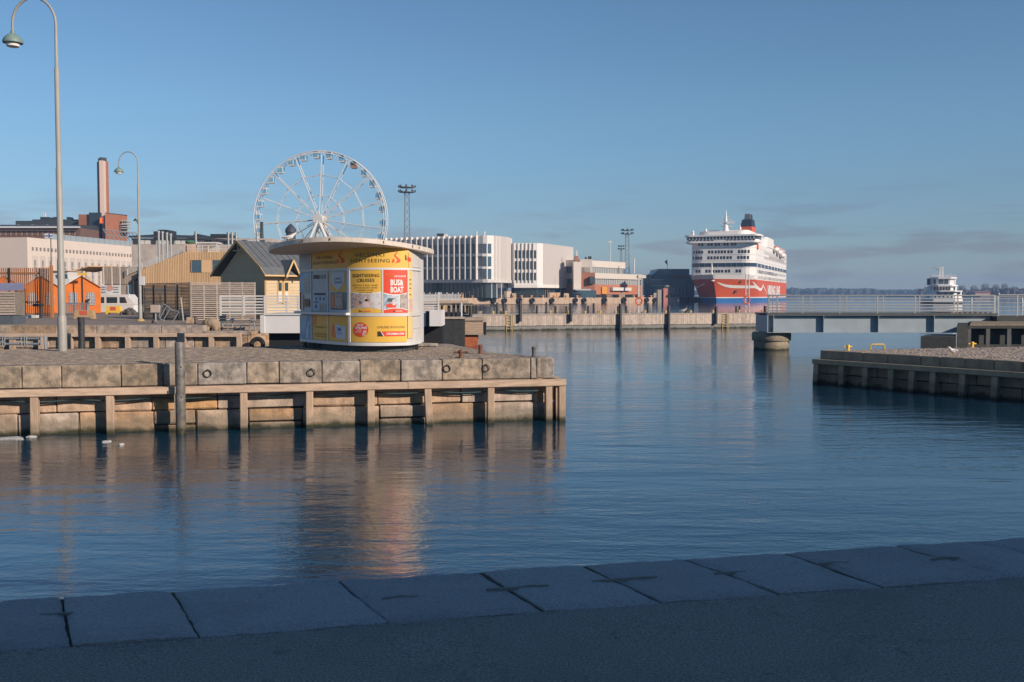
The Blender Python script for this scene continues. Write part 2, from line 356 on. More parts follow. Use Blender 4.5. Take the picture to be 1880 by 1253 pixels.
for j in range(ny_ + 1):
    for i in range(nx_ + 1):
        a = lerp(-14, 22, i / nx_); b = -wid - (0.024 + (0.016 * noise.noise(Vector((a * 3, 0, 9))) + 0.01 * noise.noise(Vector((a * 11, 0, 2))) if j == 0 else 0)) - (j / ny_) ** 2 * 26
        p = Vector((a, b, 3)); z = 1.588 + 0.010 * noise.noise(p * 0.8) + 0.004 * noise.noise(p * 3)
        bb = b - (0.03 + 0.03 * noise.noise(Vector((a * 2.5, 0, 9))) if j == 0 else 0) * 0
        vs.append(loc2w(a, bb, z))
A.add(vs, [[j*(nx_+1)+i, (j+1)*(nx_+1)+i, (j+1)*(nx_+1)+i+1, j*(nx_+1)+i+1] for j in range(ny_) for i in range(nx_)])
tag(A.build('pavement', ASPH, smooth=True), kind='structure')
gr_ = MB(); rg = random.Random(21)
for _ in range(420):                                           # loose grit on the asphalt and along the joint
    a_ = rg.uniform(-4, 9); b_ = -wid - (rg.uniform(.02, .08) if rg.random() < .45 else rg.uniform(.05, 2.2)); r_ = rg.uniform(.003, .008); q_ = loc2w(a_, b_, 1.594)
    gr_.add([q_ + Vector((r_*rg.uniform(.6, 1.4)*cx_, r_*rg.uniform(.6, 1.4)*cy_, 0)) for cx_, cy_ in ((-1, -1), (1, -1), (1, 1), (-1, 1))] + [q_ + Vector((0, 0, r_*1.1))], [[0, 1, 4], [1, 2, 4], [2, 3, 4], [3, 0, 4]])
tag(gr_.build('loose_grit', M('grit', (.24, .23, .21), .9, .4, 30)), 'scattered grit and small stones on the shaded asphalt', 'grit', kind='stuff')

# ---- the building behind the camera whose shadow lies on the near quay
BRW = M('plaster_wall', (0.42, 0.36, 0.28), 0.85, 0.1, 1.0)
bh = thing('harbour_building', 'long plastered harbour building facing the shaded quay from behind', 'building', (10, -16, 1.6))
MB().box(17, 52, -30, -14, 0, 17.2).build('wall', BRW, bh)
rf = MB(); rf.prism([(16.5, -30.5), (52.5, -30.5), (52.5, -13.5), (16.5, -13.5)], 17.2, 17.7); rf.build('roof', DARKM, bh)
wm = MB().box(-.55, .55, -.04, .06, -0.9, 0.9).mesh('window', GLASS)
for fl in range(4):
    for i in range(9): link('window', wm, bh, (7 + 2.2 + i*3.8, 2.0, 2.5 + fl*3.9))

# ---- stone quay (left), with timber fender
P0 = G(0, 672); P1 = G(1018, 657)
ld = (P1 - P0); ld.z = 0; LQ = ld.length; ld.normalize(); ln = Vector((ld.y, -ld.x, 0))
QA = math.atan2(ld.y, ld.x)
ql = thing('stone_quay', 'sunlit granite quay with timber fender posts carrying the yellow ticket kiosk', 'quay', (P0.x, P0.y, 0), QA)
def s_of(px, py=None):
    k = (px - 940) / F                                       # x / y of the vertical plane through px
    return (k * P0.y - P0.x) / (ld.x - k * ld.y) * (1 + 0.0)
def LW(s, t, z): return Vector((P0.x, P0.y, 0)) + ld * s + ln * t + Vector((0, 0, z))
jp = [s_of(p) for p in (37, 110, 220, 297, 361, 451, 511, 590, 660, 735, 811, 885, 974, 1018)]
jl = [jp[0] - 1.3*k for k in range(6, 0, -1)] + jp
for k in range(len(jl) - 1):
    a, b = jl[k], jl[k+1]
    me = chamfer(b - a - 0.014, 0.62, 0.52, 0.022, 0.005, k, GRAN_C, 'coping_stone')
    link('coping_stone', me, ql, ((a+b)/2, 0.31 + random.uniform(-.012, .012), 1.335 + random.uniform(-.008, .004)))
# coursed wall below
rw = random.Random(3)
for (z0, z1, lo, hi) in ((0.49, 1.07, 0.9, 2.2), (-0.20, 0.475, 0.9, 2.1)):
    s = -7.5
    while s < LQ - 0.1:
        l = min(rw.uniform(lo, hi), LQ - s)
        if LQ - s - l < 0.4: l = LQ - s
        split = z0 < 0 and rw.random() < 0.3
        parts_ = [(z0, z1)] if not split else [(z0, 0.14), (0.155, z1)]
        for (c0, c1) in parts_:
            me = chamfer(l - 0.022, 0.5, c1 - c0 - 0.016, 0.026, 0.013, rw.randint(0, 9999), GRAN_W, 'stone_block')
            link('stone_block', me, ql, (s + l/2, 0.28 + rw.uniform(-.03, .04), (c0+c1)/2), rot=(rw.uniform(-.01,.01), rw.uniform(-.006,.006), rw.uniform(-.012,.012)))
        s += l
poly = [LW(-9, -0.12, 0), LW(LQ - 0.08, -0.12, 0), Vector((-0.55, 27.55, 0)), Vector((-2.2, 32.8, 0)), Vector((-5.6, 33.3, 0)), Vector((-7.6, 31.2, 0)), Vector((-15, 29.3, 0)), Vector((-30, 26.3, 0))]
MB().prism([(p.x, p.y) for p in poly], -2, 1.50).build('wall_core', MORTAR, ql)
# end faces of the quay, on the far side of its corner
for (a, b) in ((poly[1], poly[2]), (poly[2], poly[3])):
    n = int((b - a).length / 1.1) + 1; d = (b - a) / n; an = math.atan2(d.y, d.x)
    for k in range(n):
        c = a + d * (k + .5)
        for (z0, z1, mt, nm) in ((1.09, 1.60, GRAN_C, 'coping_stone'), (0.45, 1.07, GRAN_W, 'stone_block'), (-0.2, 0.43, GRAN_W, 'stone_block')):
            me = chamfer(d.length - 0.02, 0.5, z1 - z0, 0.025, 0.006, k + int(z0*100), mt, nm)
            o = link(nm, me, ql, WM[ql.name].inverted() @ Vector((c.x - 0.16*d.normalized().y, c.y + 0.16*d.normalized().x, (z0+z1)/2)), rot=(0, 0, an - QA))
# waling and posts
cuts = [-9, s_of(-140), s_of(333) , s_of(745), LQ + 0.22]
for k in range(4):
    a, b = cuts[k] + 0.004, cuts[k+1] - 0.004
    me = chamfer(b - a, 0.24, 0.165, 0.012, 0.002, k, TIMBW, 'waling'); link('waling', me, ql, ((a+b)/2, -0.225, 0.985))
pm = chamfer(0.17, 0.20, 2.0, 0.012, 0.002, 5, TIMB, 'fender_post')
for px in (-390, -260, -110, 64, 203, 446, 566, 678, 783, 897, 1003, 1027):
    s = s_of(px) if px > -200 else px/75
    link('fender_post', pm, ql, (s + (0.03 if px == 783 else 0), -0.215, -0.105), rot=(0, R(-2.5) if px == 783 else R(rw.uniform(-.6, .6)), 0))
# fender on the short end
MB().box(LQ + 0.02, LQ + 0.2, -0.14, 0.5, 0.90, 1.068).build('end_beam', TIMBW, ql, local=True)
link('fender_post', pm, ql, (LQ + 0.12, 0.15, -0.105)); 
# cable slung behind the posts
cb = []
for i in range(80):
    s = lerp(-4, LQ - 0.4, i / 79); cb.append((s, -0.13, 0.83 - 0.05*abs(math.sin(s*1.9)) - 0.02*math.sin(s*.7)))
MB().tube(cb, 0.014, 6).build('cable', M('teal_cable', (0.04, 0.09, 0.10), 0.6), ql, local=True)
# mooring rings
for px, py, tl in ((380, 686, .1), (571, 684, .5), (820, 677, 0), (892, 676, -.3)):
    s = s_of(px); z = D(px, py, LW(s, 0, 0).y).z
    mr_ = MB(); mr_.tube([(s + 0.085*math.sin(2*math.pi*i/18), -0.035, z - 0.0 + 0.085*math.cos(2*math.pi*i/18)) for i in range(18)], 0.013, 6, closed=True)
    mr_.tube([(s, 0.02, z+0.085), (s, -0.06, z+0.085)], 0.022, 8); mr_.build('mooring_ring', IRON, ql, local=True)
# cobbled top: sett rows as real relief
COBB = M('granite_setts', (0.25, 0.205, 0.165), 0.9, 0.40, 5, 0.004, 40, col2=(0.37, 0.30, 0.24))
COBR = M('sett_joint', (0.15, 0.12, 0.095), 0.95, 0.3, 6)
def inside(p, pl):
    c = False; n = len(pl)
    for i in range(n):
        a, b = pl[i], pl[(i+1) % n]
        if (a.y > p.y) != (b.y > p.y) and p.x < (b.x-a.x)*(p.y-a.y)/(b.y-a.y)+a.x: c = not c
    return c
def setts(pl, origin, d, n, s0, s1, t0, t1, ztop, su, sv, name, label, seed=1, mat=None):
    rs = random.Random(seed); mb = MB(); t = t0; row = 0
    while t < t1:
        s = s0 + rs.uniform(0, su); rw_ = sv * rs.uniform(.92, 1.08)
        while s < s1:
            l = su * rs.uniform(.8, 1.25); c = origin + d * (s + l/2) - n * (t + rw_/2)
            if inside(c, pl) and abs(c.x / max(c.y, 1)) < 0.62:
                h = ztop + rs.uniform(-.005, .005); tx, ty = rs.uniform(-.004, .004), rs.uniform(-.004, .004)
                vs = []
                for (f, zz) in ((0.49, ztop - 0.022), (0.42, h)):
                    for a, b in ((-1,-1),(1,-1),(1,1),(-1,1)):
                        q = c + d*(a*f*l) - n*(b*f*rw_); vs.append((q.x, q.y, zz + (a*tx + b*ty if zz == h else 0)))
                mb.add(vs, [[4,5,6,7],[0,1,5,4],[1,2,6,5],[2,3,7,6],[3,0,4,7]])
            s += l
        t += rw_; row += 1
    return tag(mb.build(name, mat or COBB), label, 'paving', kind='stuff')
topl = [LW(-9, -0.60, 0), LW(LQ - 0.55, -0.60, 0), Vector((-0.9, 27.5, 0)), Vector((-2.55, 32.5, 0)), Vector((-5.6, 33.2, 0)), Vector((-7.6, 31.1, 0)), Vector((-15, 29.2, 0)), Vector((-30, 26.2, 0))]
tag(MB().prism([(p.x, p.y) for p in topl], 1.502, 1.572).build('paved_quay_top', COBR), kind='structure')
setts(topl, Vector((P0.x, P0.y, 0)), ld, ln, -9, LQ + 1, 0.62, 9, 1.60, 0.14, 0.105, 'granite_setts', 'worn granite setts paving the sunlit quay around the kiosk')

# ---- right quay, in its own shade, lower
RZ = 1.2
r0 = G(1519, 644, RZ); r1 = G(1880, 664, RZ); rd = r1 - r0; rd.z = 0; rd.normalize(); rn = Vector((rd.y, -rd.x, 0))   # rn points left-front
if rn.x > 0: rn = -rn
RA = math.atan2(rd.y, rd.x)
qr = thing('stone_quay', 'shaded low granite quay with dark fender posts in front of the small steel bridge', 'quay', (r0.x, r0.y, 0), RA)
def RW(s, t, z): return Vector((r0.x, r0.y, 0)) + rd*s + rn*t + Vector((0, 0, z))
LR = 16.0
GRAN_R = M('granite_right', (0.33, 0.255, 0.18), 0.85, 0.25, 3.5, 0.006, 22, rnd=0.10, tide=0.36, streak=0.3)
TIMR = M('weathered_fender', (0.40, 0.30, 0.19), 0.8, 0.2, 3.0, 0.003, 20, rnd=0.08, tide=0.40)
def s_r(px):
    k = (px - 940) / F; return (k*r0.y - r0.x) / (rd.x - k*rd.y)
sgn = 1 if Vector((-rd.y, rd.x, 0)).dot(rn) > 0 else -1           # local y of the outward side
jr = [-0.32] + [s_r(p) for p in (1585, 1631, 1692, 1727, 1773, 1827, 1880)]; jr += [jr[-1] + 1.25*k for k in range(1, 8)]
for k in range(len(jr) - 1):
    a, b = jr[k], jr[k+1]; me = chamfer(b - a - 0.012, 0.55, 0.34, 0.02, 0.004, 40+k, GRAN_R, 'coping_stone')
    link('coping_stone', me, qr, ((a+b)/2, -sgn*0.275, RZ - 0.17))
rw = random.Random(9)
for (z0, z1) in ((0.36, 0.85), (-0.2, 0.345)):
    s = -0.42
    while s < LR:
        l = rw.uniform(0.9, 1.9); me = chamfer(l - 0.02, 0.5, z1 - z0 - 0.016, 0.025, 0.008, rw.randint(0, 999), GRAN_R, 'stone_block')
        link('stone_block', me, qr, (s + l/2, -sgn*(0.28 + rw.uniform(-.02, .03)), (z0+z1)/2)); s += l
me = chamfer(LR + 0.4, 0.22, 0.17, 0.012, 0.002, 3, TIMR, 'waling'); link('waling', me, qr, ((LR - 0.4)/2 , sgn*0.24, 0.80))
pm2 = chamfer(0.20, 0.20, 2.0, 0.012, 0.003, 8, TIMR, 'fender_post')
for s in [s_r(p) for p in (1507, 1555, 1598, 1645, 1683, 1722, 1776, 1836)] + [s_r(1836) + 1.5*k for k in range(1, 6)]:
    link('fender_post', pm2, qr, (s, sgn*0.22, -0.29), rot=(0, R(rw.uniform(1, 4)), 0))
bk = [RW(-0.35, -0.1, 0), RW(LR, -0.1, 0), RW(LR, -14, 0), G(2150, 634, RZ), G(1880, 637, RZ), G(1700, 640, RZ), G(1545, 643, RZ)]
bk = [Vector((p.x, p.y, 0)) for p in bk]
MB().prism([(p.x, p.y) for p in bk], -2, RZ - 0.09).build('wall_core', MORTAR, qr)
tag(MB().prism([(p.x, p.y) for p in [RW(0.3, -.55, 0), RW(LR, -.55, 0)] + bk[2:]], RZ - 0.085, RZ - 0.028).build('paved_quay_top', COBR), kind='structure')
o = setts([RW(0.3, -.55, 0), RW(LR, -.55, 0)] + bk[2:], Vector((r0.x, r0.y, 0)), rd, rn, 0, LR, 0.56, 14, RZ, 0.13, 0.105, 'granite_setts', 'sunlit granite setts on the low quay below the bridge', 4, M('pale_setts', (.34, .275, .225), .9, .3, 5, .004, 40, col2=(.46, .375, .31)))
for px, py in ((1557, 638), (1785, 632)):
    c = G(px, py + 6, RZ); m = MB(); m.lathe((c.x, c.y, RZ - 0.03), [(0.10, 0), (0.10, .03), (0.055, .04), (0.05, .16), (0.07, .17), (0.07, .2), (0.05, .24)], 12)
    m.tube([(c.x - .15, c.y, RZ + .135), (c.x + .15, c.y, RZ + .135)], 0.028, 8)
    tag(m.build('mooring_cleat', YEL, smooth=True), 'small yellow iron mooring cleat with crossbar on the low quay', 'bollard', 'yellow cleats on the low quay')
c = G(1611, 641, RZ); m = MB(); h_ = 0.17
m.tube([(c.x-.26, c.y, RZ-.03), (c.x-.26, c.y, RZ+h_-.05), (c.x-.22, c.y, RZ+h_), (c.x+.22, c.y, RZ+h_), (c.x+.26, c.y, RZ+h_-.05), (c.x+.26, c.y, RZ-.03)], 0.024, 8)
tag(m.build('ladder_handle', YEL, smooth=True), 'bent yellow tube handle of a quay ladder beside a yellow cleat', 'handle')
# ================================================================== ticket kiosk
def text_mesh(body, bold=0.0, shear=0.0, spacing=1.0):
    cu = bpy.data.curves.new('lettering', 'FONT'); cu.body = body; cu.size = 1; cu.align_x = 'CENTER'; cu.offset = bold; cu.shear = shear
    cu.space_character = spacing; cu.resolution_u = 2; cu.space_line = 0.9
    ob = bpy.data.objects.new('lettering', cu); me = bpy.data.meshes.new_from_object(ob)
    bpy.data.objects.remove(ob)
    vs = [(v.co.x, v.co.y) for v in me.vertices]; fs = [list(p.vertices) for p in me.polygons]
    x0 = min(v[0] for v in vs); x1 = max(v[0] for v in vs); y0 = min(v[1] for v in vs); y1 = max(v[1] for v in vs)
    bpy.data.meshes.remove(me)
    return [((x-x0)/(x1-x0), (y-y0)/(y1-y0)) for x, y in vs], fs
def arcseg(a, b, bulge, n):
    a, b = Vector(a), Vector(b); t = (b - a); nn = Vector((t.y, -t.x)).normalized()
    return [a.lerp(b, i/n) + nn * (bulge * 4 * (i/n) * (1 - i/n)) for i in range(n)]
KP = []; marks = []
for a, b, bu, n in (((-6.25, 31.9), (-6.50, 30.55), .10, 14), ((-6.50, 30.55), (-4.62, 28.06), .10, 34), ((-4.62, 28.06), (-2.90, 28.10), .30, 34),
                    ((-2.90, 28.10), (-2.69, 29.60), .05, 14), ((-2.69, 29.60), (-3.6, 32.2), .35, 24), ((-3.6, 32.2), (-6.25, 31.9), .25, 20)):
    marks.append(len(KP)); KP += arcseg(a, b, bu, n)
NK = len(KP); KS = [0.0]
for i in range(NK): KS.append(KS[-1] + (KP[(i+1) % NK] - KP[i]).length)
def kp(s, off=0.0):
    i = 0
    while i < NK - 1 and KS[i+1] < s: i += 1
    a, b = KP[i], KP[(i+1) % NK]; t = (b - a); f = (s - KS[i]) / max(t.length, 1e-6); nn = Vector((t.y, -t.x)).normalized()
    return a + t * f + nn * off
def k_s(px):
    best = 0; bd = 1e9
    for i in range(2000):
        s = KS[3] + (KS[marks[4]] - KS[3]) * i / 1999; p = kp(s)
        e = abs(940 + F * p.x / p.y - px)
        if e < bd: bd = e; best = s
    return best
KC = (-4.6, 30.1)
kio = thing('ticket_kiosk', 'rounded yellow and white sightseeing ticket kiosk with a wide flat roof on the quay', 'kiosk', (KC[0], KC[1], 1.6))
KW = M('kiosk_white', (0.58, 0.55, 0.525), 0.45, 0.07, 2, streak=.12)
KB = M('kiosk_frame', (0.62, 0.62, 0.62), 0.4, 0.06, 3)
KY = M('kiosk_yellow', (0.74, 0.44, 0.075), 0.42, 0.07, 1.5)
KY2 = M('kiosk_pale_yellow', (0.74, 0.52, 0.20), 0.45, 0.06, 2)
KR = M('print_red', (0.70, 0.07, 0.035), 0.42, 0.04, 2)
KO = M('print_orange', (0.72, 0.22, 0.05), 0.42, 0.04, 2)
KD = M('print_dark', (0.05, 0.04, 0.02), 0.5, 0.1, 4)
KBR = M('print_brown', (0.20, 0.10, 0.02), 0.5, 0.1, 4)
KWP = M('print_white', (0.75, 0.73, 0.70), 0.45, 0.02, 4)
KLB = M('print_light_blue', (0.25, 0.42, 0.60), 0.4, 0.25, 3)
KGL = M('kiosk_glass', (0.06, 0.09, 0.10), 0.08, 0.3, 2, spec=0.9)
def photo(name, cols, scale, seed):
    m = bpy.data.materials.new(name); m.use_nodes = True; t = m.node_tree; b = t.nodes['Principled BSDF']; N = t.nodes.new; K = t.links.new
    b.inputs['Roughness'].default_value = 0.4
    g = N('ShaderNodeNewGeometry'); mp_ = N('ShaderNodeMapping'); mp_.inputs['Location'].default_value = (seed, seed*2, 0); K(g.outputs['Position'], mp_.inputs['Vector'])
    n1 = N('ShaderNodeTexNoise'); n1.inputs['Scale'].default_value = scale; n1.inputs['Detail'].default_value = 3; n1.inputs['Distortion'].default_value = 1.2; K(mp_.outputs['Vector'], n1.inputs['Vector'])
    r_ = N('ShaderNodeValToRGB'); e = r_.color_ramp.elements; r_.color_ramp.interpolation = 'B_SPLINE'
    e[0].position = .25; e[0].color = (*cols[0], 1); e[1].position = .78; e[1].color = (*cols[-1], 1)
    for k, c in enumerate(cols[1:-1]):
        q = e.new(.25 + .53*(k+1)/(len(cols)-1)); q.color = (*c, 1)
    K(n1.outputs['Fac'], r_.inputs['Fac']); K(r_.outputs['Color'], b.inputs['Base Color']); return m
PH1 = photo('photo_people', [(.03,.03,.05), (.10,.13,.22), (.62,.50,.44), (.55,.30,.24), (.70,.62,.60)], 6.5, 3)
PH2 = photo('photo_sea', [(.30,.38,.45), (.55,.58,.62), (.70,.66,.64), (.25,.24,.22)], 6, 11)
PH3 = photo('photo_street', [(.10,.10,.12), (.35,.45,.55), (.55,.60,.66), (.28,.22,.18)], 5, 21)
PH4 = photo('photo_window', [(.08,.10,.11), (.30,.24,.22), (.50,.44,.40), (.20,.24,.28)], 8, 31)
PH5 = photo('photo_water', [(.08,.16,.30), (.16,.30,.48), (.30,.45,.60), (.45,.55,.62)], 3, 41)
def ring_strip(mb, s0, s1, z0, z1, o0, o1):
    """a plate on the wall between arc lengths s0..s1, from offset o0 (back) to o1 (face)"""
    n = max(1, int((s1 - s0) / 0.06)); vs = []
    for i in range(n + 1):
        s = lerp(s0, s1, i/n); a = kp(s, o0); b = kp(s, o1)
        vs += [(a.x, a.y, z0), (b.x, b.y, z0), (b.x, b.y, z1), (a.x, a.y, z1)]
    fs = []
    for i in range(n):
        o = i*4; q = o + 4
        fs += [[o+1, q+1, q+2, o+2], [o+2, q+2, q+3, o+3], [o, q, q+1, o+1]]
    fs += [[0, 1, 2, 3], [n*4+3, n*4+2, n*4+1, n*4]]
    return mb.add(vs, fs)
def plate(name, mat, px0, px1, z0, z1, o1=0.012, parent=None, o0=-0.01):
    return ring_strip(MB(), k_s(px0), k_s(px1), z0, z1, o0, o1).build(name, mat, parent or kio)
def kshape(name, mat, poly, px0, px1, z0, z1, off, parent):
    """a flat printed shape; poly in 0..1 of the rectangle"""
    s0, s1 = k_s(px0), k_s(px1); bm = bmesh.new()
    bm.faces.new([bm.verts.new((u * (s1 - s0), v, 0)) for u, v in poly])
    for i in range(1, int((s1 - s0) / 0.05) + 1):          # sliced so that it follows the curved wall
        bmesh.ops.bisect_plane(bm, geom=bm.verts[:] + bm.edges[:] + bm.faces[:], plane_co=(i * 0.05, 0, 0), plane_no=(1, 0, 0))
    bm.verts.index_update(); vs = []
    for v_ in bm.verts:
        p = kp(s0 + v_.co.x, off); vs.append((p.x, p.y, lerp(z0, z1, v_.co.y)))
    fs = [[v_.index for v_ in f.verts] for f in bm.faces]; bm.free()
    return MB().add(vs, fs).build(name, mat, parent)
def ktext(body, mat, px0, px1, z0, z1, parent, bold=0.0, off=0.017, spacing=1.0, name='lettering'):
    vs, fs = text_mesh(body, bold, 0, spacing); s0, s1 = k_s(px0), k_s(px1); mb = MB()
    out = []
    for u, v in vs:
        p = kp(lerp(s0, s1, u), off); out.append((p.x, p.y, lerp(z0, z1, v)))
    return mb.add(out, fs).build(name, mat, parent)
# body, plinth, roof
def ring(off): return [tuple(kp((KS[i]+KS[i+1])/2, off)) for i in range(NK)]
MB().prism(ring(-0.02), 1.78, 4.55).build('wall', KW, kio)
MB().prism(ring(-0.22), 1.60, 1.79).build('plinth', M('plinth_dark', (0.05, 0.06, 0.06), 0.6, 0.3, 6), kio)
# timber skids under it
for a in (k_s(553), k_s(570), k_s(772)):
    p = kp(a, -0.12); MB().obox((p.x, p.y, 1.69), .05, .05, .09).build('foot', DARKM, kio)
RC = (-4.76, 29.92); RX, RY = 2.41, 3.15; NR = 64
def ell(k, dz, n=NR): return [(RC[0] + RX*k*math.cos(2*math.pi*i/n), RC[1] + RY*k*math.sin(2*math.pi*i/n), dz - 0.20*(k*math.cos(2*math.pi*i/n))**2) for i in range(n)]
rf = MB(); rings = [ell(0.60, 4.50), ell(0.97, 4.61), ell(0.995, 4.62), ell(1.0, 4.635), ell(1.0, 4.755), ell(0.985, 4.768), ell(0.5, 4.83), ell(0.02, 4.86)]
vs = [p for r_ in rings for p in r_]; fs = []
for i in range(len(rings)-1):
    for k in range(NR): fs.append([i*NR+k, i*NR+(k+1) % NR, (i+1)*NR+(k+1) % NR, (i+1)*NR+k])
fs += [list(range(NR))[::-1], [(len(rings)-1)*NR+k for k in range(NR)]]
roof = rf.add(vs, fs).build('roof', M('kiosk_roof', (0.60, 0.53, 0.46), 0.55, 0.14, 2.5, streak=.25), kio, smooth=True)
# drip edge bits and rusty scars on the rim
for a in (-1.02, -0.62, -0.50, -1.95, -1.62):
    x, y = RC[0] + RX*math.cos(a), RC[1] + RY*math.sin(a)
    MB().obox((x, y, 4.70 - .2*math.cos(a)**2), .018, .012, .032, a).build('rim_clip', RUST, roof)
# white frames: base strip, mid strips, corner posts
SL, SR = KS[2], KS[marks[4]-1]
ring_strip(MB(), SL, SR, 1.785, 1.875, -.01, .02).build('base_strip', KB, kio)
ring_strip(MB(), SL, SR, 3.905, 3.965, -.01, .022).build('head_strip', KB, kio)
ring_strip(MB(), k_s(643), SR, 2.605, 2.70, -.01, .024).build('rail', KW, kio)
ct = ring_strip(MB(), SL, k_s(644), 2.64, 2.705, -.01, .20).build('counter', KB, kio)
for px, w_ in ((573, .05), (603, .045), (642, .075)):
    s = k_s(px); ring_strip(MB(), s - w_/2, s + w_/2, 1.876, 3.904, -.01, .034).build('mullion', KB, kio)
for px, w_ in ((702.5, .05), (748.5, .035)):
    s = k_s(px); ring_strip(MB(), s - w_/2, s + w_/2, 2.701, 3.904, -.01, .026).build('mullion', KW, kio)
s = k_s(573); ring_strip(MB(), s - .02, s + .02, 3.966, 4.50, -.01, .03).build('mullion', KB, kio)
# upper sign
sg = plate('fascia_sign', KY, 574.5, 750, 3.966, 4.52)
# wavy white flag mark with black at the right of the sign
kshape('sign_mark', KD, [(0,0),(.35,0),(.2,1),(0,1)], 744, 752, 4.18, 4.33, .017, sg)
kshape('sign_mark', KR, [(.3,0),(1,0),(1,.45),(.3,.75)], 744, 754, 4.15, 4.33, .0165, sg)
def logo(px0, px1, z0, z1, par):
    L_ = []; R_ = []
    for i in range(25):
        t = i/24; y = 0.02 + 0.96*t
        x = 0.52 + 0.26*math.sin(t*2*math.pi*0.98 + 0.15)*(1 - .25*t) + 0.03; wv = 0.20*(1 - 0.72*t)*(1.25 if t < .6 else 1)
        L_.append((x - wv, y)); R_.append((x + wv*0.9, y))
    kshape('logo', KR, L_ + R_[::-1], px0, px1, z0, z1, .017, par)
    kshape('logo', KR, [(0.0, 0.02), (.22, .02), (.30, .22), (.24, .42), (.14, .30), (.05, .34)], px0, px1, z0, z1, .0172, par)
    kshape('logo', KR, [(.56, .86), (.66, .90), (.60, 1.08), (.50, .98)], px0, px1, z0, z1, .0168, par)
zk = lambda y: CAMZ - (y - HOR) * 27.85 / F
ktext('HELSINKI', KD, 583, 612, 4.245, 4.335, sg, .004, spacing=1.15); ktext('SIGHTSEEING', KD, 576.5, 618, 4.095, 4.185, sg, .004, spacing=1.1)
logo(619, 635, 4.10, 4.42, sg)
ktext('HELSINKI', KD, 654, 706, 4.27, 4.37, sg, .002, spacing=1.2); ktext('SIGHTSEEING', KD, 644.5, 716, 4.11, 4.21, sg, .002, spacing=1.15)
logo(720, 736, 4.10, 4.40, sg)
# grey poster left of the sign
gp_ = plate('poster', M('poster_grey', (.46, .45, .46), .5, .1, 6), 549, 572, 3.966, 4.50)
for zz, a, b in ((4.38, 557, 567), (4.33, 558, 566), (4.16, 556, 563), (4.08, 560, 569), (4.05, 560, 569)):
    kshape('print_line', KLB, [(0,0),(1,0),(1,1),(0,1)], a, b, zz, zz + .025, .016, gp_)
# left bay: blue window above a price list; red edge
w1 = plate('window', KLB, 556, 571.5, 3.27, 3.88, .008); plate('window_pane', KGL, 558, 570, 3.30, 3.76, .012, w1)
plate('red_edge', KO, 549, 555.5, 2.75, 3.86, .010)
p1 = plate('price_list', M('paper_pink', (.55, .47, .46), .6, .08, 5), 557, 571, 2.75, 3.22, .010)
kshape('print_line', KBR, [(0,0),(1,0),(1,1),(0,1)], 560, 569, 2.85, 3.08, .0155, p1)
lw = plate('blue_poster', PH5, 550, 572, 1.885, 2.60); kshape('sail', KWP, [(0,0),(.35,0),(.6,.5),(1,1),(.55,.75),(.15,.4)], 563, 569, 1.90, 2.5, .016, lw)
# window bay with notices
w2 = plate('notice_board', M('notice_blue_white', (.42, .45, .50), .35, .1, 3), 574.5, 602, 2.72, 3.90, .010)
plate('notice_header', KD, 577, 588, 3.68, 3.79, .015, w2); plate('notice_header', M('notice_grey', (.25,.25,.24), .5), 588, 600, 3.68, 3.79, .015, w2)
nb = plate('timetable', M('timetable_blue', (.36, .46, .60), .4, .1, 3), 577.5, 600.5, 2.76, 3.28, .015, w2)
kshape('print_line', KD, [(0,0),(1,0),(1,1),(0,1)], 578, 599, 3.20, 3.26, .021, nb)
for a in (581, 588, 595): kshape('print_line', M('print_navy', (.03,.05,.14), .5), [(0,0),(1,0),(1,1),(0,1)], a, a+2, 3.05, 3.14, .021, nb)
kshape('print_line', M('print_navy', (.03,.05,.14)), [(0,0),(1,0),(1,1),(0,1)], 578, 586, 2.98, 3.01, .021, nb)
kshape('print_line', M('print_navy', (.03,.05,.14)), [(0,0),(1,0),(1,1),(0,1)], 580, 583, 2.82, 2.92, .021, nb)
kshape('printed_photo', PH4, [(0,0),(1,0),(1,.8),(.7,1),(0,.9)], 588, 600, 2.74, 2.98, .021, nb)
w3 = plate('window', M('frame_blue', (.42, .48, .56), .35, .06, 3), 605, 640, 2.72, 3.90, .010)
plate('yellow_surround', KY, 608, 636, 3.30, 3.84, .014, w3)
kshape('ticket_shield', M('shield_blue_white', (.50, .57, .66), .4, .05, 3), [(.06,1),(.94,1),(.94,.42),(.55,.08),(.45,.08),(.06,.42)], 609, 635, 3.31, 3.85, .0185, w3)
ktext('LIPUT', M('print_navy', (.03,.05,.14)), 616, 629, 3.63, 3.70, w3, .01, .022); ktext('TICKETS', M('print_navy', (.03,.05,.14)), 615, 630, 3.53, 3.59, w3, .01, .022)
plate('window_pane', KGL, 608, 637, 2.78, 3.28, .0145, w3)
kshape('brochure_stand', PH4, [(0,0),(1,0),(1,1),(0,1)], 616, 630, 2.82, 3.24, .0185, w3); kshape('brochure_stand', KO, [(0,0),(1,0),(1,1),(0,1)], 609.5, 615, 2.84, 3.22, .018, w3)
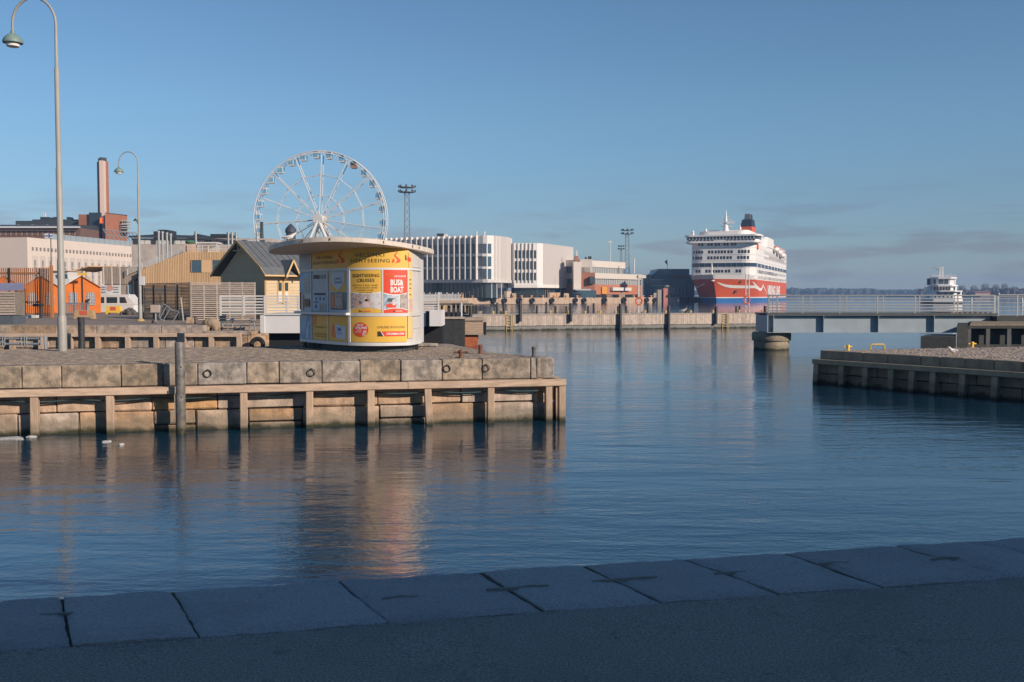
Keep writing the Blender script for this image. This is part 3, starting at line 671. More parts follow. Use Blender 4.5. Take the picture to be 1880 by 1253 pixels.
# lower yellow panel on the left facet
l2 = plate('lower_panel', KY, 574.5, 640.5, 1.885, 2.60)
kshape('streak', KO, [(0,0),(1,.1),(1,1),(0,1)], 575, 582, 2.30, 2.59, .0165, l2)
for z_, a, b in ((2.24, 578, 604), (2.04, 578, 604), (1.97, 582, 601)): ktext('SIGHTSEEING TOURS' if z_ > 2.1 else 'AUDIO GUIDE ON BOARD', KBR, a, b, z_, z_ + .045, l2, .0)
kshape('phone_ticket', KO, [(0,.12),(.45,.02),(.3,1),(.05,.9)], 609, 636, 1.96, 2.38, .0168, l2)
kshape('phone_ticket', M('shield_blue_white', (.5,.57,.66)), [(.35,.05),(.95,0),(1,.85),(.25,1),(.28,.6)], 609, 636, 1.94, 2.38, .0178, l2)
ktext('24h', M('print_navy', (.03,.05,.14)), 620, 627, 2.18, 2.28, l2, .02, .0225); ktext('bus+boat', M('print_navy', (.03,.05,.14)), 620, 628, 2.10, 2.14, l2, .0, .0225)
# sightseeing cruises poster
q1 = plate('cruise_poster', KY, 645, 700.5, 2.705, 3.90)
ktext('SIGHTSEEING', KD, 648.5, 697, 3.70, 3.795, q1, .012, spacing=1.05); ktext('CRUISES', KD, 657, 688, 3.565, 3.66, q1, .012, spacing=1.05)
for k, (tx, a, b) in enumerate((('BEAUTIFUL CANAL CRUISE', 650, 694), ('CITY HIGHLIGHTS CRUISE', 652, 693), ('EVENING CRUISE', 658, 686), ('LUNCH CRUISE', 660, 684))):
    ktext(tx, KBR, a, b, 3.455 - k*.068, 3.495 - k*.068, q1, .0)
arcT = [(1-i/16, 1.0 - 0.10*(1-(abs(1-2*(i/16)))**2)) for i in range(17)]
arcB = [(i/16, 0.10*(1-(abs(1-2*(i/16)))**2) ) for i in range(17)]
kshape('printed_photo', KWP, [(u, v*1.02) for u, v in arcB] + arcT, 645.2, 700.3, 2.80, 3.30, .0160, q1)
ph = [(u, v) for u, v in arcB if u <= .68] + [(.68, .06), (.68, .91)] + [(u, v-.03) for u, v in arcT if u <= .68]
kshape('printed_photo', PH1, ph, 645.4, 700, 2.82, 3.29, .0190, q1)
kshape('printed_photo', PH2, [(.70, .07), (1, .02), (1, .96), (.70, .90)], 645.4, 700, 2.82, 3.29, .0190, q1)
kshape('figure', M('print_skin', (.55,.33,.25)), [(.1,0),(.9,0),(.95,.35),(.7,.5),(.72,.8),(.5,1),(.28,.82),(.3,.5),(.05,.35)], 651, 661, 2.86, 3.22, .0212, q1)
kshape('figure', M('print_shirt', (.62,.50,.50)), [(.1,0),(.9,0),(.95,.35),(.7,.5),(.72,.8),(.5,1),(.28,.82),(.3,.5),(.05,.35)], 664, 680, 2.85, 3.18, .0212, q1)
kshape('figure', KD, [(0,.2),(.5,0),(1,.3),(.8,.8),(.4,1),(.1,.7)], 670, 677, 3.02, 3.10, .0225, q1)
kshape('logo_bar', KO, [(0,0),(1,0),(1,1),(0,1)], 664, 681, 2.735, 2.775, .0200, q1); kshape('logo_bar', KD, [(0,0),(1,0),(.3,1),(0,1)], 660.5, 663.5, 2.735, 2.785, .0200, q1)
# bus & boat poster
q2 = plate('bus_boat_poster', KR, 704.5, 747, 2.705, 3.90)
ktext('Helsinki', KO, 707, 723, 3.76, 3.81, q2, .01); ktext('Sightseeing', KO, 709, 723, 3.70, 3.745, q2, .01)
ktext('HOP ON HOP OFF', KWP, 724.5, 745, 3.70, 3.755, q2, .02)
ktext('BUS&', KWP, 717, 740.5, 3.47, 3.64, q2, .035); ktext('BOAT', KWP, 717, 740.5, 3.27, 3.44, q2, .035)
kshape('printed_photo', KWP, [(u, v) for u, v in arcB] + arcT, 704.7, 746.8, 2.78, 3.27, .0160, q2)
kshape('printed_photo', PH3, [(u, v) for u, v in arcB if u <= .64] + [(.64, .08), (.64, .9)] + [(u, v-.04) for u, v in arcT if u <= .64], 704.9, 746.6, 2.80, 3.26, .0188, q2)
kshape('printed_photo', PH4, [(.67, .08), (1, .02), (1, .97), (.67, .90)], 704.9, 746.6, 2.80, 3.26, .0188, q2)
kshape('printed_bus', M('print_green', (.06,.10,.09)), [(0,.2),(.9,0),(1,.45),(.95,.9),(.1,1),(0,.6)], 711, 727, 3.00, 3.12, .0208, q2)
kshape('printed_boat', KR, [(.1,0),(.9,0),(1,.6),(.75,1),(0,.7)], 708, 728, 2.85, 2.98, .0212, q2); kshape('printed_boat', M('print_shirt', (.62,.5,.5)), [(.2,0),(.8,0),(.9,1),(.1,.8)], 719, 727, 2.92, 3.10, .0222, q2)
kshape('logo_bar', KD, [(0,0),(1,0),(.3,1),(0,1)], 722, 725, 2.735, 2.785, .0200, q2); ktext('stromma', KWP, 727, 738, 2.74, 2.775, q2, .01, .0205)
# lower right panel
l3 = plate('lower_panel', KY, 645, 746.5, 1.885, 2.60)
kshape('badge', KR, [(.5+.5*math.cos(2*math.pi*i/28), .5+.5*math.sin(2*math.pi*i/28)) for i in range(28)], 649, 676.5, 2.03, 2.44, .0165, l3)
ktext('BUY', KWP, 656.5, 668, 2.335, 2.395, l3, .03, .0205); ktext('ONLINE!', KWP, 651.5, 674, 2.255, 2.325, l3, .03, .0205); ktext('QUICK', KWP, 655.5, 664, 2.20, 2.235, l3, .01, .0205); ktext('AND EASY', KWP, 651.5, 664.5, 2.155, 2.185, l3, .01, .0205)
kshape('hand_phone', M('print_pale_red', (.72,.40,.34)), [(.1,0),(.75,0),(.8,.5),(1,.6),(.95,1),(.25,.95),(.2,.55),(0,.45)], 665, 673.5, 2.06, 2.22, .0205, l3)
ktext('ONLINE BOOKING', KBR, 692.5, 743, 2.275, 2.34, l3, .006, .017, 1.1)
kshape('logo_bar', KR, [(.12,0),(1,0),(1,1),(.04,1)], 697, 743.5, 2.05, 2.19, .0168, l3); kshape('logo_bar', KD, [(0,0),(1,0),(.55,1),(0,1)], 693, 703.5, 2.05, 2.19, .0178, l3)
kshape('logo_bar', KWP, [(.0,1),(.16,1),(1,0),(.75,0)], 698.5, 705.5, 2.05, 2.19, .0190, l3); ktext('STROMMA.COM', KWP, 709, 741, 2.09, 2.15, l3, .03, .021)
# right, pale side strip
sd_ = plate('side_poster', KY2, 748.8, 757, 1.98, 3.90, .008); plate('side_poster_top', KY2, 751, 757, 3.966, 4.40, .008)
for z_ in (3.62, 3.5, 3.38, 3.2): kshape('print_line', KBR, [(0,0),(1,0),(1,1),(0,1)], 751.5, 754.5, z_, z_ + .03, .0125, sd_)
plate('side_print', photo('photo_side', [(.6,.42,.30), (.62,.5,.36), (.6,.25,.25), (.4,.36,.32)], 7, 51), 750, 756.5, 2.74, 3.10, .0125, sd_)
for z_ in (2.25, 4.0): ring_strip(MB(), k_s(757.2), SR, z_, z_ + .008, -.01, .006).build('panel_seam', KB, kio)

# flat stones / slab and white bag beside the kiosk
c = G(785, 637); me = chamfer(.62, .34, .09, .02, .01, 3, GRAN_C); o = link('paving_slab', me, None, (c.x, c.y, 1.665)); tag(o, 'loose flat stone slab lying at the right corner of the kiosk', 'slab')
# rusty bollards on the tip of the quay
def bollard(px, py, h, r, mat, label, bar_=False):
    c = G(px, py); m = MB(); m.lathe((c.x, c.y, 1.58), [(r*1.5, 0), (r*1.5, .03), (r, .05), (r*.95, h-.06), (r*1.25, h-.05), (r*1.25, h), (r*.7, h+.025)], 14)
    if bar_: m.tube([(c.x-.19, c.y, 1.58+h*.78), (c.x+.19, c.y, 1.58+h*.80)], .026, 8)
    return tag(m.build('mooring_bollard', mat, smooth=True), label, 'bollard')
bollard(846, 657, .20, .05, RUST, 'short rusty mooring bollard with a pale crossbar on the quay tip', True)
bollard(882, 650, .25, .055, RUST, 'rusty brown mooring bollard standing at the back edge of the quay')
bollard(980, 655.5, .26, .05, M('grey_iron', (.10, .095, .09), .6, .3, 10), 'slim dark grey mooring bollard near the end of the quay')
# tall mooring pile in front of the fender
sp_ = s_of(333); b = LW(sp_, 0.50, 0)
pl = thing('mooring_pile', 'tall dark tarred mooring pile with square dark cap in front of the stone quay', 'pile', (b.x, b.y, -1))
ztop = Z(628, b.y); rr = 0.112
MB().lathe((b.x, b.y, 0), [(rr, -1), (rr*1.02, 0.3), (rr, 1.2), (rr*.98, ztop-.02), (rr*.85, ztop)], 18).build('shaft', M('worn_pile', (.10, .095, .09), .5, .5, 4, .006, 25, col2=(.24, .22, .20), tide=.3), pl, smooth=True)
MB().obox((b.x+.03, b.y, ztop + .10), .075, .075, .10, .2).build('cap', M('shade_navy', (.02, .028, .045), .5, .3, 8), pl)  # the near-black navy paints in the shade on the pile's top section
for z_ in (1.55, .85, .1): MB().lathe((b.x + .055, b.y - rr + .012, z_), [(.014, -.014), (.014, .014)], 8).build('bolt', BLACK, pl)
MB().tube([(b.x - .09, b.y - .09, 1.1 - .02*i) for i in range(8)] + [(b.x - .115, b.y - .06, .9 - .06*i) for i in range(9)], .012, 6).build('rope', M('rope', (.3, .28, .25), .9), pl)
# ================================================================== street lamps
LGRN = M('lamp_copper', (.17, .25, .23), .5, .15, 6)
def lamp(base, ztop, arm, label, k=1.0, extra=None):
    t = thing('street_lamp', label, 'street lamp', tuple(base)); x, y, z0 = base
    MB().lathe((x, y, z0), [(.145*k, 0), (.145*k, .95), (.125*k, 1.0), (.12*k, 1.02)], 16).build('base_sleeve', LAMPM, t, smooth=True)
    h = ztop - arm*.62
    lean = -0.05
    MB().lathe((x, y, z0), [(.115*k, 1.0), (.112*k, 2.6), (.10*k, 2.62), (.095*k, 5.2), (.08*k, 5.22), (.075*k, h - z0 - 1.2), (.055*k, h - z0 - 1.18), (.045*k, h - z0 + .02)], 14).build('pole', LAMPM, t, smooth=True)
    pts = []
    rr_ = arm / 2
    for i in range(21):
        a = math.pi * i / 20; pts.append((x - rr_ + rr_*math.cos(a), y, h + math.sin(a) * arm*.62))
    pts.append((x - arm, y, h - .22))
    MB().tube(pts, .042*k, 10).build('arm', LAMPM, t, smooth=True)
    hx, hz = x - arm, h - .22
    s = MB(); s.lathe((hx, y, hz), [(.27, -.29), (.275, -.25), (.24, -.16), (.15, -.07), (.06, -.02), (.055, .05)], 20); s.build('lamp_shade', LGRN, t, smooth=True)
    MB().lathe((hx, y, hz), [(.13, -.40), (.17, -.385), (.185, -.34), (.185, -.285)], 18).build('lamp_glass', M('milk_glass', (.75, .73, .68), .3, .03), t, smooth=True)
    return t
b1 = G(115, 645); b2 = G(258, 590)
lamp(b1, Z(-4, b1.y), 1.22, k=.86, label='tall grey street lamp with green bell shade on the cobbled quay left of the kiosk')
l2_ = lamp(b2, Z(279, b2.y), 1.15, k=.8, label='slim street lamp beyond the inlet beside the slatted fence')
z_ = Z(404, b2.y); m = MB(); m.lathe((b2.x - .2, b2.y, z_), [(.13, -.07), (.12, -.03), (.02, .09)], 10); m.tube([(b2.x - .2, b2.y, z_ + .05), (b2.x, b2.y, z_ - .35)], .02, 6); m.build('spotlight', DARKM, l2_)
MB().box(b2.x - .02, b2.x + .28, b2.y - .1, b2.y + .12, Z(524, b2.y), Z(508, b2.y)).build('switch_box', GREYW, l2_)
MB().lathe((b2.x - .10, b2.y + .14, b2.z), [(.09, 0), (.09, Z(506, b2.y) - b2.z)], 10).build('side_pipe', DARKM, l2_, smooth=True)
MB().lathe((b2.x, b2.y, b2.z), [(.26, 0), (.2, .12), (.12, .14)], 12).build('footing', M('ochre', (.42, .28, .1), .7), l2_)

# ================================================================== steel bridge
BY = 57.0
BST = M('bridge_paint', (.28, .335, .375), .45, .10, 1.5, rnd=0.03); BSD = M('bridge_deck', (.10, .10, .09), .8, .2, 3)
xb = lambda px: X(px, BY); zb = lambda py: Z(py, BY)
x0, x1 = xb(1409), xb(1828); zt, zbm = zb(577), zb(610.5); BW = 2.6
br = thing('steel_bridge', 'small grey-blue steel girder footbridge with tubular railings crossing the harbour inlet', 'bridge', ((x0+x1)/2, BY, 0))
MB().box(x0, x1, BY + .16, BY + .19, zbm, zt - .05).build('girder_web', BST, br)
for a, b in ((zbm - .025, zbm), (zt - .075, zt - .03)): MB().box(x0, x1, BY - .12, BY + .40, a, b).build('girder_flange', BST, br)
MB().box(x0 - .02, x0 + .035, BY - .11, BY + BW, zbm + .002, zt - .077).build('end_plate', BST, br)
for px in (1512, 1612.5, 1715, 1420): MB().box(xb(px) - .012, xb(px) + .012, BY - .11, BY + .158, zbm + .001, zt - .077).build('stiffener', BST, br)
MB().box(x0, x1, BY + BW - .1, BY + BW - .07, zbm, zt - .05).build('girder_web', BST, br)
MB().box(x0 - .05, x1 + .1, BY - .16, BY + BW + .1, zt - .028, zt + .05).build('deck', BSD, br)
for i in range(9):
    xx = lerp(xb(1745), xb(1820), i/8); MB().box(xx, xx + .12, BY - .14, BY + BW, zt + .051, zt + .085).build('deck_plank', TIMG, br)
def railing(par, xs, y, z0, z1, nb, mat, xa=None, xe=None, r=.030, post=.036):
    zz = [lerp(z0 + .12, z1, i/(nb-1)) for i in range(nb)]
    for k, z in enumerate(zz): MB().tube([((xa or xs[0]), y, z), ((xe or xs[-1]), y, z)], r*(1.3 if k == nb-1 else .8), 6).build('rail', mat, par, smooth=True)
    for x in xs: MB().box(x - post, x + post, y - post*.6, y + post*.6, z0 - .12, z1 + .02).build('rail_post', mat, par)
railing(br, [xb(p) for p in (1411, 1473, 1541, 1610, 1679, 1751, 1824)], BY - .10, zt + .05, zb(543), 6, STEEL)
railing(br, [xb(p)*1.045 for p in (1411, 1427, 1489, 1555, 1622, 1689, 1759, 1828)], BY + BW, zt + .05, zb(543), 6, STEEL)
# continuing rail on the right bank
fr = thing('guard_rail', 'tubular steel guard rail on the bank right of the bridge', 'railing', (xb(1850), BY + .2, 1.6))
railing(fr, [xb(p) for p in (1834, 1869, 1925, 1990, 2060)], BY + .05, zb(583), zb(542), 6, STEEL)
MB().ball((xb(1834), BY + .05, zb(540)), .07, 6).build('post_cap', STEEL, fr)
# round pier
CONC = M('old_concrete', (.30, .25, .185), .9, .3, 1.8, .01, 12, tide=.3, streak=.4)
pc = Vector((X(1417, BY + 1.25), BY + 1.25, 0)); pr_ = (xb(1453) - xb(1381)) / 2
cp_ = thing('bridge_pier', 'round weathered concrete bridge pier standing in the water', 'pier', (pc.x, pc.y, -1))
zc = Z(611, pc.y - 1); zm = Z(627, pc.y - 1)
n = 40
MB().lathe((pc.x, pc.y, 0), [(pr_*.90, -1), (pr_*.90, zm + .01)], n).build('shaft', CONC, cp_, smooth=True)
MB().lathe((pc.x, pc.y, 0), [(pr_*.96, zm), (pr_, zm + .06), (pr_, zc - .08), (pr_*.95, zc)], n).build('cap', CONC, cp_, smooth=True)
for dx in (-.45, .4): MB().box(pc.x + dx - .12, pc.x + dx + .12, BY + .1, BY + .4, zc, zbm - .026).build('bearing', DARKM, cp_)
MB().tube([(pc.x - .35, BY + .0, zc), (pc.x - .35, BY + .0, zc + .32)], .02, 6).build('pin', DARKM, cp_)
# right bank: timbered abutment
DTIM = M('dark_timber', (.040, .043, .042), .8, .3, 4, .004, 20, rnd=.1); DCON = M('dark_concrete', (.055, .06, .058), .9, .2, 2)  # dark timber and concrete, darkened further to carry the shadow lying there
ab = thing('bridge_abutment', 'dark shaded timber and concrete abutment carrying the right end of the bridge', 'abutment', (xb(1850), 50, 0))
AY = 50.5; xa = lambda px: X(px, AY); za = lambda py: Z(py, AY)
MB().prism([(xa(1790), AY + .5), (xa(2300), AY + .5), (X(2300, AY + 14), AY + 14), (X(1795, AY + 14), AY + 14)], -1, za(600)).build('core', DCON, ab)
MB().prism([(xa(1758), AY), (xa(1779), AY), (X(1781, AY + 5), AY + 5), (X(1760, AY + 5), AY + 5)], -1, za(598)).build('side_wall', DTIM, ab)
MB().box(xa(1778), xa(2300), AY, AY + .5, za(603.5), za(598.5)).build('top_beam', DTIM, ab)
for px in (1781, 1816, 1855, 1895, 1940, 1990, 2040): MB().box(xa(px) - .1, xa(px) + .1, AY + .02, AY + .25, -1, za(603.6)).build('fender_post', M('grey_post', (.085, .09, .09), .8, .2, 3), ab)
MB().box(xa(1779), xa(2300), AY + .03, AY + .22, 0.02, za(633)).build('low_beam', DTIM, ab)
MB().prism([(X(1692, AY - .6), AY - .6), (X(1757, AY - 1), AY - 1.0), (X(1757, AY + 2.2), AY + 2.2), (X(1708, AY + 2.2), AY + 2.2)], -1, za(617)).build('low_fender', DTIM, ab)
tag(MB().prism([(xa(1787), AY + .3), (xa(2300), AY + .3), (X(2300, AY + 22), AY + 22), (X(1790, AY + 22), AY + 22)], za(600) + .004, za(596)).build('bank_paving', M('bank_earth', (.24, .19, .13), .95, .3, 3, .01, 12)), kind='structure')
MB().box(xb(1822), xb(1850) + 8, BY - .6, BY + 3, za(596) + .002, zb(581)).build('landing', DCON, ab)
# ================================================================== quay beyond the inlet and the market square
QY = 52.0
xq = lambda px, y=QY: X(px, y)
zq = lambda py, y=QY: Z(py, y)
GRAN_S = M('granite_sunlit', (.30, .225, .165), .85, .24, 3.0, .012, 14, col2=(.47, .34, .24), rnd=.14, streak=.45, ramp=(.38, .62), hue=.05)
q2_ = thing('stone_quay', 'second granite quay with timber fender behind the inlet, under the slatted fence', 'quay', (xq(200), QY, 0))
ex = xq(372); ex2 = xq(462)
rw = random.Random(5)
s = xq(-330)
while s < ex - .3:
    l = rw.uniform(1.3, 2.6); l = min(l, ex - s); l = ex - s if ex - s - l < .5 else l
    link('coping_stone', chamfer(l - .02, .7, .45, .02, .005, rw.randint(0, 999), GRAN_S), q2_, (s + l/2 - xq(200), .35, 1.375)); s += l
s = xq(-330)
for (z0, z1) in ((.42, 1.1), (-.3, .40)):
    s = xq(-330)
    while s < ex2:
        l = rw.uniform(1.0, 2.2); l = min(l, ex2 - s + .01)
        link('stone_block', chamfer(l - .025, .5, z1 - z0 - .02, .025, .01, rw.randint(0, 999), GRAN_S), q2_, (s + l/2 - xq(200), .28 + rw.uniform(-.03, .03), (z0+z1)/2)); s += l
s = ex + .02
while s < ex2:
    l = min(1.2, ex2 - s); link('coping_stone', chamfer(l - .02, 1.3, .2, .02, .005, rw.randint(0, 999), GRAN_S), q2_, (s + l/2 - xq(200), .65, 1.2)); s += l
MB().box(xq(-330), ex, QY + .3, QY + 5, -1, 1.15).build('wall_core', MORTAR, q2_); MB().box(ex, ex2, QY + .3, QY + 5, -1, 1.10).build('wall_core', MORTAR, q2_)
MB().box(xq(-330), xq(443), QY - .3, QY - .06, 1.02, 1.20).build('waling', TIMBW, q2_)
for px in (-240, -150, -60, 24, 77, 130, 181, 236, 288, 338, 389, 440): MB().box(xq(px) - .12, xq(px) + .12, QY - .28, QY - .07, -1, 1.019).build('fender_post', TIMB, q2_)
# rounded corner stone and tyre
cnr = MB(); cnr.lathe((xq(468), QY + .9, 0), [(.75, -.5), (.75, .5), (.7, 1.0), (.5, 1.15)], 14); cnr.build('corner_stone', GRAN_S, q2_, smooth=True)
tc_ = Vector((xq(476), QY - .5, .62)); tm = MB()
tm.tube([(tc_.x + .30*math.cos(2*math.pi*i/20), tc_.y + .05*math.sin(2*math.pi*i/20), tc_.z + .30*math.sin(2*math.pi*i/20)) for i in range(20)], .12, 8, closed=True)
tag(tm.build('fender_tyre', BLACK, smooth=True), 'black rubber tyre hung as a fender on the rounded quay corner', 'tyre')
# market square ground
tag(MB().prism([(-420, QY + .65), (ex, QY + .65), (ex, QY + 4), (-13, 57), (-15, 75), (-33, 110), (-54, 235), (-56, 420), (-420, 420)], 1.2, 1.594).build('market_square', M('square_paving', (.25, .20, .16), .95, .25, 2.5, .012, 9)), kind='structure')
# dark post at the inlet quay
b = Vector((xq(148, 50.8), 50.8, -1)); m = MB(); m.lathe((b.x, b.y, 0), [(.16, -1), (.16, Z(584, 50.8)), (.13, Z(583, 50.8))], 14)
tag(m.build('mooring_pile', PILE, smooth=True), 'dark mooring pile against the second quay beside the lamp post', 'pile')
# old white pipe rail at far left
pr2 = thing('pipe_rail', 'old grey pipe railing with hanging chains before the far-left quay wall', 'railing', (xq(40, 50.5), 50.5, 0))
for z in (zq(622, 50.5), zq(632, 50.5)): MB().tube([(xq(-30, 50.5), 50.5, z), (xq(73, 50.5), 50.5, z)], .06, 8).build('rail', STEEL, pr2, smooth=True)
for px in (4, 8, 38, 44, 48, 74, 80): MB().tube([(xq(px, 50.5), 50.42, zq(615, 50.5)), (xq(px, 50.5), 50.42, zq(634, 50.5))], .03, 6).build('chain', STEEL, pr2)
MB().tube([(xq(82, 50.5), 50.5, zq(617, 50.5)), (xq(82, 50.5), 50.5, -.5)], .09, 8).build('rail_post', STEEL, pr2, smooth=True)

# ---- slatted timber screen (screen: left face in shade, right face lit)
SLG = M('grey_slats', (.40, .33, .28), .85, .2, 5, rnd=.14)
fy = 62.0
def slat_screen(label, pa, pb, z0, z1, n, sh, nposts, mat, name='slatted_screen'):
    pa, pb = Vector(pa), Vector(pb); d = pb - pa; t = thing(name, label, 'fence', (pa.x, pa.y, z0), math.atan2(d.y, d.x))
    me = chamfer(d.length, .03, sh, .004, 0, 1, mat, 'slat')
    for i in range(n): link('slat', me, t, (d.length/2, 0, lerp(sh/2, z1 - z0 - sh/2, i/(n-1))))
    pmh = chamfer(.09, .09, z1 - z0 + .06, .006, 0, 1, mat, 'post')
    for k in range(nposts): link('post', pmh, t, (d.length*k/(nposts-1), .065, (z1-z0)/2))
    return t
zf0, zf1 = Z(588, fy), Z(519, fy)
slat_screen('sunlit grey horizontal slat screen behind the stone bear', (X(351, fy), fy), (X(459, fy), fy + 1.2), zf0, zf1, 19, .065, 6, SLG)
MB().slab([(X(352, fy + 2.2), fy + 2.2, zf0), (X(457, fy + 3), fy + 3, zf0), (X(457, fy + 3), fy + 3, zf1 - .1), (X(352, fy + 2.2), fy + 2.2, zf1 - .1)], (0, .06, 0)).build('shade_sheet', DARKM, bpy.data.objects['slatted_screen'])  # dark sheet added so the slat gaps read as shaded interior
slat_screen('shaded horizontal slat screen running back beside the slim street lamp', (X(350, fy), fy + .1), (X(263, fy + 7), fy + 7), zf0, zf1, 26, .06, 5, M('shade_dark_slats', (.17, .145, .12), .85, .2, 5, rnd=.14))  # the inner face's shade is put into this darker slat colour
slat_screen('rear slat screen of the bin yard seen through the gaps', (X(263, fy + 7), fy + 7.3), (X(350, fy + 9), fy + 9), zf0, zf1 - .3, 20, .06, 4, M('shade_dark_slats', (.17, .145, .12)))
# grey switch cabinet on a stand
c = G(286, 594); cb_ = thing('switch_cabinet', 'beige metal switch cabinet on a thin stand before the dark slats', 'cabinet', tuple(c))
MB().box(c.x - .24, c.x + .22, c.y - .12, c.y + .15, Z(574, c.y), Z(560, c.y)).build('case', M('beige_metal', (.42, .34, .29), .6, .06), cb_)
MB().tube([(c.x, c.y, 1.6), (c.x, c.y, Z(573, c.y))], .05, 8).build('stand', STEEL, cb_); MB().box(c.x - .2, c.x - .15, c.y - .1, c.y + .1, 1.6, Z(588, c.y)).build('brace', RUST, cb_)
# leaning tubular trolley frame
c = G(312, 595); ty = c.y; tf = thing('tubular_frame', 'leaning tubular steel trolley frame propped before the dark slat screen', 'frame', tuple(c))
P = lambda px, py: D(px, py, ty)
MB().tube([P(292, 583), P(296, 562), P(301, 558.5), P(306, 562), P(318, 571), P(328, 572)], .03, 6).build('bent_tube', STEEL, tf, smooth=True)
for a, b in (((305, 564), (293, 585)), ((312, 567), (300, 588)), ((328, 573), (316, 593)), ((293, 585), (303, 591))): MB().tube([P(*a), P(*b)], .028, 6).build('strut', STEEL, tf, smooth=True)
# chain hanging
ch = MB()
for i in range(14):
    q = D(332 + i*.35, 548 + i*3.2, fy - .3); ch.ball((q.x, q.y, q.z), .06, 5)
tag(ch.build('hanging_chain', M('chain_pale', (.4, .38, .35), .6), smooth=True), 'pale beaded chain hanging down the shaded slat screen', 'chain')

# ---- stone bear
bc = G(386, 607, 1.3); by_ = 52.9; bx = X(386, by_)
bear = MB()
def blob(c, r, n=10):
    vs = []; m_ = n
    for i in range(n + 1):
        th = math.pi * i / n
        for k in range(m_):
            a = 2*math.pi*k/m_; vs.append((c[0]+r[0]*math.sin(th)*math.cos(a), c[1]+r[1]*math.sin(th)*math.sin(a), c[2]+r[2]*math.cos(th)))
    bear.add(vs, [[i*m_+k, (i+1)*m_+k, (i+1)*m_+(k+1) % m_, i*m_+(k+1) % m_] for i in range(n) for k in range(m_)])
px_ = lambda p: X(p, by_)
pz_ = lambda p: Z(p, by_)
blob((px_(389), by_, pz_(593)), (.40, .34, .27)); blob((px_(395), by_, pz_(597)), (.26, .33, .30)); blob((px_(381), by_, pz_(593)), (.25, .28, .25))
blob((px_(375), by_ - .02, pz_(595)), (.16, .16, .15)); blob((px_(372), by_ - .05, pz_(597.5)), (.10, .09, .085))
for p, dy in ((382, -.16), (382.5, .18), (397, -.16), (398, .18)): blob((px_(p), by_ + dy, pz_(603)), (.11, .11, .22), 8)
for dy in (-.09, .09): blob((px_(376.5), by_ + dy, pz_(590.6)), (.04, .04, .05), 6)
bo = bear.build('bear_statue', M('sandstone', (.31, .23, .155), .9, .15, 5, .01, 20), smooth=True)
rm = bo.modifiers.new('remesh', 'REMESH'); rm.mode = 'VOXEL'; rm.voxel_size = .035; rm.use_smooth_shade = True
sm = bo.modifiers.new('smooth', 'SMOOTH'); sm.iterations = 4
tag(bo, 'sand-coloured stone bear crouching on the quay edge before the slat screen', 'statue')
me = chamfer(.5, .6, .38, .04, .02, 4, GRAN_S); o = link('stone_block', me, None, (X(352, 55), 55, 1.79)); tag(o, 'rough pale stone block at the foot of the sunlit slat screen', 'stone')
# stand items right of the bear
for k, (px, py0, py1, lb) in enumerate(((408, 577, 602, 'grey electrical box on a post right of the stone bear'), (426, 584, 604, 'mushroom-shaped vent standing on the low quay platform'))):
    y_ = 54.0; c = Vector((X(px, y_), y_, 1.3)); t = thing('service_box' if k == 0 else 'vent_cowl', lb, 'box' if k == 0 else 'vent', tuple(c))
    MB().tube([(c.x, y_, 1.3), (c.x, y_, Z(py0 + 6, y_))], .05, 8).build('stand', STEEL, t, smooth=True)
    if k == 0: MB().box(c.x - .14, c.x + .18, y_ - .1, y_ + .1, Z(592, y_), Z(py0, y_)).build('case', M('grey_box', (.14, .15, .16), .6), t)
    else: MB().lathe((c.x, y_, Z(588, y_)), [(.13, -.05), (.14, 0), (.1, .09), (.02, .12)], 12).build('cowl', STEEL, t, smooth=True)
pr3 = thing('pipe_rail', 'low galvanised pipe rail at the water edge left of the white pontoon', 'railing', (X(440, 53.5), 53.5, 1.3))
for a in (400, 417, 441, 458): MB().tube([(X(a, 53.5), 53.5, 1.25), (X(a, 53.5), 53.5, Z(594, 53.5))], .03, 6).build('rail_post', STEEL, pr3)
MB().tube([(X(400, 53.5), 53.5, Z(596, 53.5)), (X(458, 53.5), 53.5, Z(598, 53.5))], .025, 6).build('rail', STEEL, pr3)
wn = thing('mooring_winch', 'small galvanised mooring winch with crank at the rounded quay corner', 'winch', (X(463, 53), 53, 1.2))
MB().lathe((X(463, 53), 53, Z(588, 53)), [(.2, -.05), (.22, 0), (.05, .08)], 10).build('drum', STEEL, wn, smooth=True)
for dx in (-.15, .12): MB().tube([(X(463, 53) + dx*.3, 53, Z(590, 53)), (X(463, 53) + dx*1.6, 53, 1.15)], .035, 6).build('leg', STEEL, wn)

# ---- little ticket hut with gabled tin roof
hy = 66.0; hd = 55.0; hk = hy / 55.0
HX = lambda p: X(p, hy)
HZ = lambda p: Z(p, hy)
DX = lambda p: X(p, hd)
hz_ = lambda z: CAMZ + (z - CAMZ) * hk
hut = thing('timber_hut', 'small cream timber hut with steep grey tin roof and porch gable behind the railing', 'hut', (HX(485), hy + 1.5, 1.5))
CREAM = M('cream_boards', (.56, .43, .275), .7, .06, 4, rnd=.03); CREAMG = M('shade_lifted_boards', (.54, .44, .28), .75, .08, 4, rnd=.04); TIN = M('tin_roof', (.16, .17, .175), .45, .18, 3, metal=.2)  # gable boards: near-copy of the cream, raised to lift the shaded side
TRIM = M('hut_trim', (.60, .40, .19), .7, .06, 4)
